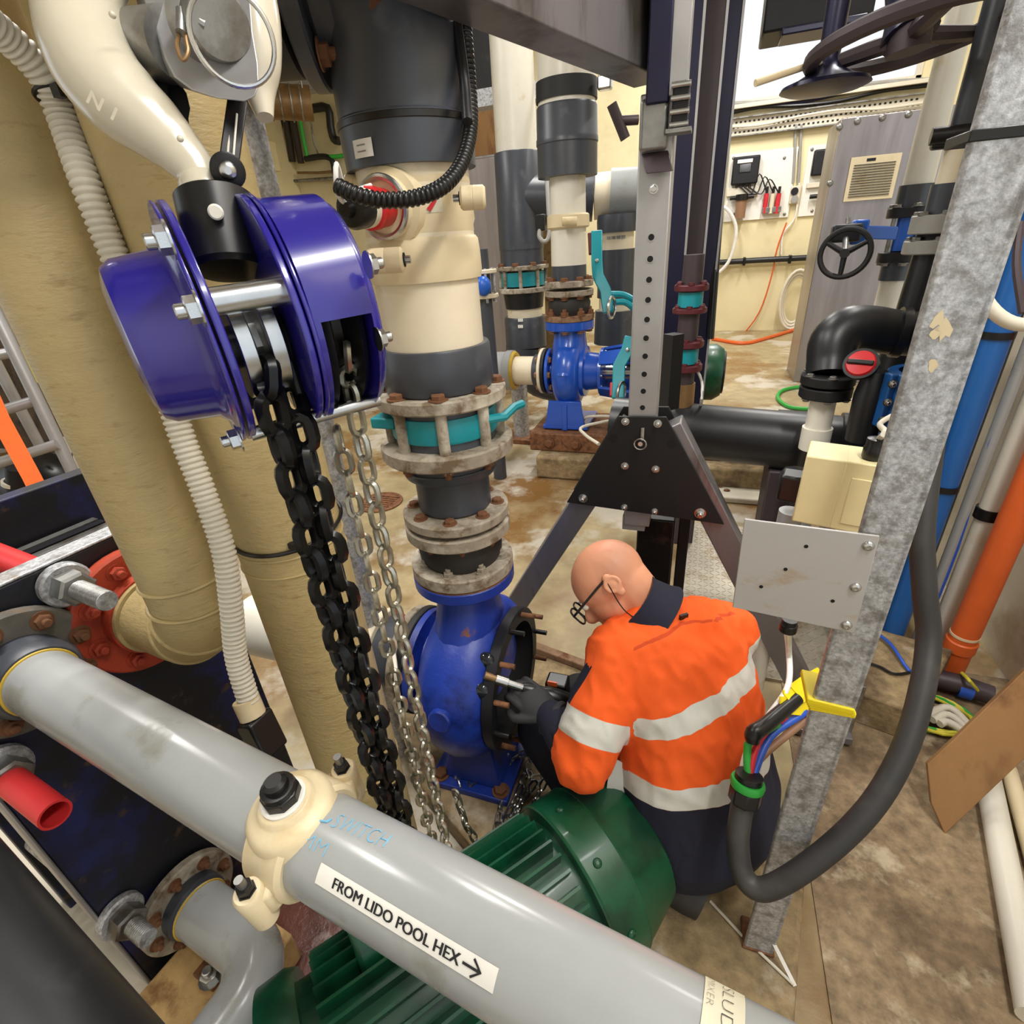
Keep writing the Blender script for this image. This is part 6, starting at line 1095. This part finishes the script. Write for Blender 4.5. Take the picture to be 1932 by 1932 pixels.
# ================================================================== ladder corner at the left edge
ld = thing('ladder', 'aluminium ladder leaning at the left edge', 'ladder', PZ(165, 950, 0)); WL = 3.2
def lt(name, pts, r, ws): MB().tube([P(u, v, w) for (u, v), w in zip(pts, ws)], r, 14).build(name, 'aluminium', ld)
lt('rail', [(-120, 360), (0, 608), (168, 955)], .036, [2.9, 3.1, 3.5]); lt('rail', [(-80, 545), (0, 700), (76, 842)], .034, [3.4, 3.6, 3.9])
for (a_, b__) in (((-40, 676), (28, 664)), ((-60, 794), (66, 756)), ((-60, 892), (108, 838)), ((-60, 998), (146, 912))): MB().tube([P(*a_, 3.15), P(*b__, 3.3)], .032, 12).build('rung', 'aluminium', ld)
tag(MB().strip([P(-40, 700, 2.9), P(0, 790, 2.95), P(60, 900, 3.0), P(110, 1000, 3.05)], .085, .008, CAM - P(60, 900, 3)).build('orange_strap', 'orange_strap'), 'orange strap hanging across the ladder', 'strap')
tag(MB().prism([P(30, 655, 3.8), P(50, 652, 3.8), P(78, 722, 3.8), P(62, 722, 3.8), P(46, 700, 3.8)], ray(50, 690) * .06).build('yellow_bracket', 'yellow_plastic'), 'bright yellow plastic piece behind the ladder', 'plastic piece')
sgn = P(140, 858, 4.0); t = thing('warning_sign', 'white sign leaning behind the left beige pipe', 'sign', P(150, 930, 4.0)); pl_ = [P(114, 826, 3.95), P(150, 812, 3.9), P(190, 925, 4.0), P(160, 935, 4.05)]; MB().prism(pl_, ray(140, 860) * .01).build('panel', 'paper', t)
sx1 = (pl_[1] - pl_[0]).normalized(); sy1 = (pl_[0] - pl_[3]).normalized(); text_on('sign_text', 'WA', 'ink', t, lambda x, y: P(134, 868, 3.9) + sx1 * x + sy1 * y, .07, 1, .002)
eb = P(50, 800, 5.2); tag(MB().prism([(eb.x - 1.8, eb.y, 0), (eb.x + 1.6, eb.y, 0), (eb.x + 1.3, eb.y + .1, 1.0), (eb.x + .5, eb.y + .2, 1.35), (eb.x - 1.8, eb.y + .2, 1.45)], V((0, .5, 0))).build('earth_bank', 'dirt'), 'dark brown earth bank behind the ladder', 'earth bank')
t = thing('tool_heap', 'dark heap of tools and hoses behind the ladder', 'tools', PZ(70, 920, 0)); p = PZ(80, 915, .1); MB().sphere(p, .45, .25, .28).build('bag', 'black_plastic', t); MB().cyl(p + V((.2, -.3, 0)), p + V((.32, -.25, .28)), .06, n=14).build('canister', 'cast_dark', t); MB().ring(p + V((.2, -.3, .06)), (.12, .05, .28), .1, .13, .066, .05, 18).build('band', 'white_pvc', t); MB().box(p + V((.36, -.35, -.02)), .1, .06, .12).build('orange_tab', 'orange_pvc', t); MB().cyl(p + V((-.55, -.2, -.1)), p + V((-.5, -.2, .2)), .14, n=18).build('blue_drum', 'blue_pipe', t)
# ================================================================== the worker
SL_, SR_ = P(1150, 1250, 1.19), P(1378, 1190, 1.34)          # shoulder points (left, right as seen)
SX = (SR_ - SL_).normalized(); SX.z *= .4; SX.normalize(); FW = UP.cross(SX).normalized(); FW = FW if FW.y > 0 else -FW     # facing away from camera
wk = thing('person', 'person in an orange high visibility shirt kneeling at the opened pump', 'person', V((PZ(1320, 1600, .1).x, PZ(1320, 1600, .1).y, .1)))
def remesh(name, mb, mat, parent, vox, smooth=6, fac=.5):
    me = bpy.data.meshes.new(name); me.from_pydata([tuple(p) for p in mb.v], [], mb.f); ob = bpy.data.objects.new(name, me); COL.objects.link(ob)
    m = ob.modifiers.new('r', 'REMESH'); m.mode = 'VOXEL'; m.voxel_size = vox; s = ob.modifiers.new('s', 'SMOOTH'); s.iterations = smooth; s.factor = fac
    dg = bpy.context.evaluated_depsgraph_get(); res = bpy.data.meshes.new_from_object(ob.evaluated_get(dg)); bpy.data.objects.remove(ob)
    off = parent_off(parent); res.transform(Matrix.Translation(-off)); res.materials.clear(); o = finish(name, res, mat, parent, 0, 180); return o
def ering(c, ex, ey, rx, ry, n=24, sq=1.0): return [c + ex * (rx * math.copysign(abs(math.cos(t)) ** sq, math.cos(t))) + ey * (ry * math.copysign(abs(math.sin(t)) ** sq, math.sin(t))) for t in [2 * PI * k / n for k in range(n)]]
def limb(mb, pts, rs, n=16):
    pts = [V(p) for p in pts]; mb.tube(pts, rs, n, True, 5)
    mb.sphere(pts[0], rs[0] if isinstance(rs, list) else rs); mb.sphere(pts[-1], rs[-1] if isinstance(rs, list) else rs); return mb
# torso rings from hem to neck (pixel centre, depth, half width, half depth)
TR = [(1300, 1560, 1.345, .190, .150), (1302, 1500, 1.315, .192, .150), (1306, 1440, 1.29, .190, .148), (1304, 1370, 1.275, .184, .140), (1292, 1300, 1.265, .186, .128), (1276, 1240, 1.265, .190, .115), (1262, 1195, 1.275, .168, .098), (1246, 1160, 1.29, .100, .080), (1238, 1142, 1.30, .062, .066)]
cen = [P(u, v, w) for u, v, w, _, _ in TR]
tor = MB(); rings = []
for i, (u, v, w, rx, ry) in enumerate(TR):
    ax_ = (cen[min(i + 1, len(cen) - 1)] - cen[max(i - 1, 0)]).normalized(); ex = (SX - ax_ * SX.dot(ax_)).normalized(); ey = ax_.cross(ex); rings.append(ering(cen[i], ex, ey, rx, ry, 28, .86))
tor.loft(rings)
SHL, SHR = P(1168, 1242, 1.235), P(1372, 1196, 1.345)
ELL = P(1100, 1432, 1.20); HNL = P(1006, 1322, 1.345); WRL = P(1040, 1352, 1.32)
ELR = P(1330, 1290, 1.62); WRR = P(1120, 1290, 1.52); HNR = P(1075, 1300, 1.50)
limb(tor, [SHL, SHL.lerp(ELL, .5) + V((0, -.012, .0)), ELL], [.083, .080, .074]); limb(tor, [SHL, P(1230, 1200, 1.27)], [.085, .09])
limb(tor, [ELL, ELL.lerp(WRL, .28)], [.074, .062])
limb(tor, [SHR, SHR.lerp(ELR, .5), ELR], [.080, .072, .064]); limb(tor, [SHR, P(1300, 1190, 1.30)], [.082, .09])
# folds of the shirt
shirt = remesh('shirt', tor, 'orange_cloth', wk, .0075, 7)
from mathutils import noise as NZ
_off = parent_off(wk); shirt.data.update(); nrm_ = [v.normal.copy() for v in shirt.data.vertices]; _t = (cen[4] - cen[2]).normalized()
for v, nn_ in zip(shirt.data.vertices, nrm_):
    p = v.co + _off; a_ = (p - cen[3]).dot(SX); b_ = (p - cen[3]).dot(_t); q = V((a_ * 17 + b_ * 4, b_ * 5 - a_ * 3, (p - cen[3]).dot(FW) * 9)); f_ = NZ.noise(q) * .6 + abs(NZ.noise(q * 1.9 + V((3, 1, 2)))) * -.7; q2 = V((a_ * 6, b_ * 30, 1.0)); f2_ = NZ.noise(q2) * .25
    v.co += nn_ * (.015 * f_ + .009 * f2_)
# tape bands as a vertex attribute, so that their edges stay clean
off = parent_off(wk); tax = (cen[4] - cen[2]).normalized(); aax = (ELL - SHL).normalized()
at = shirt.data.attributes.new('band', 'FLOAT', 'POINT'); vals = []; nv = shirt.data.attributes.new('navy', 'FLOAT', 'POINT'); nvv = []
bU = P(1300, 1345, 1.15) ; tb1 = (bU - cen[2]).dot(tax); 
tilt = SX * .16 + FW * .0
def tband(p, v_ref):
    return 0
b1c = P(1300, 1352, 1.14); b2c = P(1300, 1488, 1.17); armc = P(1118, 1382, 1.13)
upn = (tax - SX * .20).normalized(); upn2 = (tax + SX * .02).normalized(); armn = (aax * 1.0 + SX * .10).normalized()
for v in shirt.data.vertices:
    p = v.co + off; da = (p - SHL); ta = da.dot(aax); ra = (da - aax * ta).length; fa = ELL.lerp(WRL, .4); isarm = (ra < .115 and ta > .035) or (p - ELL).length < .11
    hh = (p - cen[3]).dot(tax); ci = min(range(len(cen)), key=lambda i_: abs((cen[i_] - cen[3]).dot(tax) - hh)); torx = (p - cen[ci]).dot(SX)
    if isarm and torx < -.182: k = min(.030 - abs((p - armc).dot(armn)), -.190 - torx)
    else: k = max(min(.024 - abs((p - b1c).dot(upn)), torx + .186), .026 - abs((p - b2c).dot(upn2)))
    vals.append(k); low = (p - b2c).dot(upn2) + .026
    nvv.append(-low if not (isarm and torx < -.182) else ((p - ELL).dot((WRL - ELL).normalized()) - .055))
sm_ = shirt.data.attributes.new('seam', 'FLOAT', 'POINT'); yk = P(1290, 1180, 1.2); sn_ = (tax - SX * .05).normalized(); smv = []
for v in shirt.data.vertices:
    p = v.co + off; tx_ = (p - cen[5]).dot(SX); a1 = .0030 - abs((p - yk).dot(sn_) + .35 * abs(tx_ + .02) * .6 - .01); a2 = -1; smv.append(max(a1 if -.15 < tx_ < .17 else -1, a2))
sm_.data.foreach_set('value', smv); at.data.foreach_set('value', vals); nv.data.foreach_set('value', nvv)
m = MATS['orange_cloth']; nt = m.node_tree; N, L = nt.nodes, nt.links; bs_ = N['Principled BSDF']; src = bs_.inputs['Base Color'].links[0].from_socket
def amask(nm):
    a = N.new('ShaderNodeAttribute'); a.attribute_name = nm; g_ = N.new('ShaderNodeMapRange'); g_.inputs[1].default_value = -.0006; g_.inputs[2].default_value = .0006; L.new(a.outputs['Fac'], g_.inputs[0]); return g_.outputs[0]
mb_, mn_ = amask('band'), amask('navy'); mx1 = N.new('ShaderNodeMix'); mx1.data_type = 'RGBA'; mx0 = N.new('ShaderNodeMix'); mx0.data_type = 'RGBA'; L.new(amask('seam'), mx0.inputs[0]); L.new(src, mx0.inputs[6]); mx0.inputs[7].default_value = lin((196, 66, 12)); L.new(mn_, mx1.inputs[0]); L.new(mx0.outputs[2], mx1.inputs[6]); mx1.inputs[7].default_value = lin((20, 22, 42)); mx2 = N.new('ShaderNodeMix'); mx2.data_type = 'RGBA'; L.new(mb_, mx2.inputs[0]); L.new(mx1.outputs[2], mx2.inputs[6]); mx2.inputs[7].default_value = lin((208, 208, 200)); L.new(mx2.outputs[2], bs_.inputs['Base Color'])
rr_ = N.new('ShaderNodeMapRange'); rr_.inputs[3].default_value = .85; rr_.inputs[4].default_value = .4; L.new(mb_, rr_.inputs[0]); L.new(rr_.outputs[0], bs_.inputs['Roughness'])
# raised tape edges and seams follow later; forearm sleeve and trousers
fa = MB(); limb(fa, [ELL.lerp(WRL, .15) + UP * .0, ELL.lerp(WRL, .6), WRL], [.056, .050, .042]); remesh('sleeve_cuff', fa, 'navy_cloth', wk, .006, 4)
fa = MB(); limb(fa, [ELR, ELR.lerp(WRR, .5), WRR], [.060, .050, .042]); remesh('sleeve_cuff', fa, 'navy_cloth', wk, .006, 4)
tr = MB(); hipc = P(1310, 1535, 1.37); KNL = P(1120, 1520, 1.55); KNR = P(1330, 1400, 1.78)
KNL.z = max(KNL.z, .2); hip0 = V((hipc.x, hipc.y, .30)); hL, hR = hip0 - SX * .10, hip0 + SX * .11
tr.loft([ering(V((hipc.x, hipc.y, z)) + FW * o_, SX, FW, rx, ry, 24, .85) for z, rx, ry, o_ in ((.13, .15, .13, .02), (.18, .20, .17, .01), (.27, .215, .18, 0), (.35, .20, .165, .01), (.42, .18, .14, .02))])
KL_ = hL + FW * .34 - SX * .16 + UP * .02; KR_ = hR + FW * .20 + SX * .20 + UP * .01
for h_, k_ in ((hL, KL_), (hR, KR_)):
    limb(tr, [h_, h_.lerp(k_, .5), k_], [.125, .105, .085]); ft = V((h_.x, h_.y, .165)) - FW * .02 + (SX * (-.06 if h_ is hL else .08)); limb(tr, [k_ - UP * .03, k_.lerp(ft, .5) - UP * .06, ft], [.078, .070, .055])
remesh('trousers', tr, 'navy_cloth', wk, .009, 5)
for h_, s_ in ((hL, -1), (hR, 1)):
    ft = V((hipc.x, hipc.y, .146)) + FW * .04 + SX * (s_ * .06); bt = MB(); bt.sphere(ft, .06, .13, .045, (SX, FW, UP)); bt.sphere(ft + FW * .05 + UP * .02, .055, .07, .05, (SX, FW, UP)); remesh('boot', bt, 'black_plastic', wk, .007, 3)
# collar
HC = P(1152, 1092, 1.315); NK = P(1222, 1148, 1.31)
cdir = (P(1188, 1120, 1.30) - P(1245, 1165, 1.30)).normalized(); cx_, cy_, _ = frame(cdir); cb0 = P(1214, 1158, 1.285)
MB().lathe(cb0, cdir, [(-.030, .108), (-.012, .098), (.030, .086), (.040, .087), (.040, .080), (.0, .085), (-.030, .10)], 36, False).build('collar', 'navy_cloth', wk)
tg = P(1290, 1163, 1.20); MB().box(tg, .022, .006, .012, (SX, FW, UP)).build('neck_tab', 'black_plastic', wk)
# head: skull, jaw, nose, ears in one surface, looking down and to the left
hd = MB(); fdir = (P(1085, 1165, 1.34) - HC); fdir = (fdir - V((0, 0, 0))).normalized()          # direction the face points
crown = (P(1135, 1030, 1.30) - P(1165, 1150, 1.30)).normalized(); crown = (crown - fdir * crown.dot(fdir)).normalized(); sid = fdir.cross(crown).normalized()
hax = (sid, fdir, crown)
hd.sphere(HC + crown * .012, .076, .097, .088, hax, 24, 16); hd.sphere(HC + fdir * .035 - crown * .035, .060, .062, .075, hax); hd.sphere(HC + fdir * .052 - crown * .082, .044, .042, .036, hax); hd.sphere(HC + fdir * .060 + crown * .012, .058, .036, .032, hax)
hd.sphere(HC + fdir * .104 - crown * .030, .014, .022, .020, hax); hd.sphere(HC + fdir * .092 - crown * .012, .010, .016, .028, hax); hd.sphere(HC + fdir * .090 - crown * .062, .026, .012, .012, hax)
limb(hd, [HC - crown * .03 - fdir * .02, NK, P(1240, 1172, 1.315)], [.064, .062, .066])
head = remesh('head', hd, 'skin', wk, .005, 5)
nearside = sid if sid.dot(CAM - HC) > 0 else -sid
er = MB(); ec0 = HC + nearside * .078 - fdir * .006 - crown * .004; eax = (fdir, crown, nearside); er.sphere(ec0, .017, .031, .010, eax); er.torus(ec0 + nearside * .006, nearside, .018, .005, 18, 8); er.sphere(ec0 - crown * .026 + nearside * .002, .011, .011, .008, eax); remesh('ear', er, 'skin', wk, .0028, 3)
for s_ in (1, -1): MB().sphere(HC + nearside * (.030 * s_) + fdir * .090 + crown * .002, .011, .010, .010, hax, 14, 10).build('eye', 'white_pvc', wk)
MB().strip([HC + nearside * .028 + fdir * .094 - crown * .066, HC + fdir * .103 - crown * .066, HC - nearside * .028 + fdir * .094 - crown * .066], .008, .003, fdir).build('lips', 'red_oxide', wk)
# close-cropped stubble round the back of the head, as a vertex attribute
st_ = head.data.attributes.new('stubble', 'FLOAT', 'POINT'); hv = []
for v in head.data.vertices:
    p = v.co + off - HC; hv.append(.055 - abs(p.dot(crown) - .012 + .25 * p.dot(fdir)) * .8 - max(0, p.dot(fdir) + .01) * 1.4 - (.03 if p.dot(fdir) > .02 else 0))
st_.data.foreach_set('value', hv)
m = MATS['skin']; N, L = m.node_tree.nodes, m.node_tree.links; bs_ = N['Principled BSDF']; src = bs_.inputs['Base Color'].links[0].from_socket; a_ = N.new('ShaderNodeAttribute'); a_.attribute_name = 'stubble'; g_ = N.new('ShaderNodeMapRange'); g_.inputs[1].default_value = 0; g_.inputs[2].default_value = .05; g_.inputs[4].default_value = .42; L.new(a_.outputs['Fac'], g_.inputs[0]); mx_n = N.new('ShaderNodeMix'); mx_n.data_type = 'RGBA'; L.new(g_.outputs[0], mx_n.inputs[0]); L.new(src, mx_n.inputs[6]); mx_n.inputs[7].default_value = lin((120, 84, 66)); L.new(mx_n.outputs[2], bs_.inputs['Base Color'])
# glasses: top-level thing worn by the person
gl = thing('glasses', 'black framed glasses on a neck cord worn by the kneeling person', 'glasses', HC + fdir * .11)
for s_ in (1, -1):
    c = HC + nearside * (.034 * s_) + fdir * .120 + crown * .000; pts = [c + nearside * (.033 * math.copysign(abs(math.cos(t)) ** .7, math.cos(t))) + crown * (.023 * math.copysign(abs(math.sin(t)) ** .7, math.sin(t))) for t in [2 * PI * k / 20 for k in range(20)]]
    MB().tube(pts, .0026, 6, False, 0, True).build('rim', 'black_plastic', gl); MB().prism(pts[::2], fdir * .001).build('lens', 'window_glass', gl)
    e_ = HC + nearside * (.082 * s_) - fdir * .004 + crown * .016; MB().tube([c + nearside * (.032 * s_) + crown * .010, c + nearside * (.046 * s_) + crown * .012 - fdir * .02, e_, e_ - fdir * .018 - crown * .012], .0032, 8, True, 3).build('temple', 'black_plastic', gl)
MB().tube([HC + nearside * .006 + fdir * .118 + crown * .004, HC + fdir * .122 + crown * .006, HC - nearside * .006 + fdir * .118 + crown * .004], .0022, 6).build('bridge', 'black_plastic', gl)
e_ = HC + nearside * .085 - fdir * .004 + crown * .016; MB().tube([e_, HC + nearside * .090 + fdir * .02 - crown * .06, HC + nearside * .085 + fdir * .015 - crown * .11], .0016, 6, True, 5).build('cord', 'black_plastic', gl)
# gloved hands
def hand(wr, hn, palm_n, name):
    d = (hn - wr).normalized(); sdv = d.cross(palm_n).normalized(); pn = sdv.cross(d); h = MB(); L_ = .085
    h.sphere(wr + d * .045, .044, .055, .024, (sdv, d, pn)); h.sphere(wr + d * .01, .034, .04, .026, (sdv, d, pn))
    for k, (o, ln, r) in enumerate(((-.032, .068, .0105), (-.011, .078, .011), (.011, .074, .011), (.031, .060, .010))):
        b0 = wr + d * .082 + sdv * o; b1 = b0 + d * (ln * .5) - pn * .012; b2 = b1 + d * (ln * .12) - pn * (ln * .42); b3 = b2 - d * (ln * .22) - pn * (ln * .16); h.tube([b0 - d * .02, b0, b1, b2, b3], [r * 1.1, r * 1.05, r, r * .92, r * .8], 8, True, 3)
    t0 = wr + d * .035 - sdv * .036; h.tube([wr + d * .02 - sdv * .02, t0, t0 + d * .035 - sdv * .026 - pn * .012, t0 + d * .062 - sdv * .018 - pn * .030], [.016, .015, .012, .010], 8, True, 3)
    return remesh(name, h, 'glove', wk, .0035, 2)
tw = (CAM - WRL).normalized(); hand(WRL, HNL, (tw + UP * .6).normalized(), 'gloved_hand'); hand(WRR, HNR, (UP * .8 + tw * .4).normalized(), 'gloved_hand')
lb_ = P(1006, 1338, 1.345); MB().box(lb_, .020, .004, .042, (V((.9, .3, .1)).normalized(), (CAM - lb_).normalized(), V((.9, .3, .1)).normalized().cross((CAM - lb_).normalized()))).build('glove_label', 'orange_pvc', wk)
for p0, ax2 in ((WRL, (HNL - WRL).normalized()), (WRR, (HNR - WRR).normalized())): MB().torus(p0 + ax2 * -.004, ax2, .040, .010, 24, 8).build('glove_cuff', 'glove', wk)
# belt line and white tool belt strap seen below the shirt
MB().strip([P(1178, 1440, 1.24), P(1166, 1480, 1.25), P(1160, 1515, 1.26), P(1180, 1560, 1.27)], .05, .004, CAM - P(1160, 1500, 1.2)).build('trouser_band', 'tape_silver', wk)
# ratchet tool with light held towards the pump
tl = thing('cordless_ratchet', 'black cordless tool with a lit socket tip held at the pump casing', 'tool', P(960, 1300, 1.43)); a_, b__ = P(1044, 1316, 1.37), P(992, 1299, 1.36); td = (b__ - a_).normalized(); L_ = (b__ - a_).length
MB().lathe(a_ - td * .05, td, [(0, .022), (.03, .026), (.07, .025), (.08, .020), (L_ + .04, .018), (L_ + .06, .012)], 20).build('body', 'black_plastic', tl); MB().lathe(b__, td, [(0, .010), (.05, .010), (.052, .014), (.085, .014)], 16).build('socket', 'zinc', tl); MB().lathe(b__ + td * .085, td, [(0, .010), (.03, .010)], 14).build('extension', 'duct', tl); MB().box(P(1052, 1296, 1.44), .06, .05, .06).build('battery', 'black_plastic', tl, .006); MB().box(P(1042, 1290, 1.40), .026, .004, .014).build('label', 'orange_pvc', tl)
# grey chute-like offcut under the person
tag(MB().tube([PZ(1135, 1530, .15), PZ(1210, 1590, .15), PZ(1290, 1660, .13), PZ(1330, 1690, .12)], [.05, .06, .07, .06], 16, True, 4).build('kneeling_pad', 'grey_rubber'), 'dark grey rubber roll under the kneeling person', 'kneeling pad')
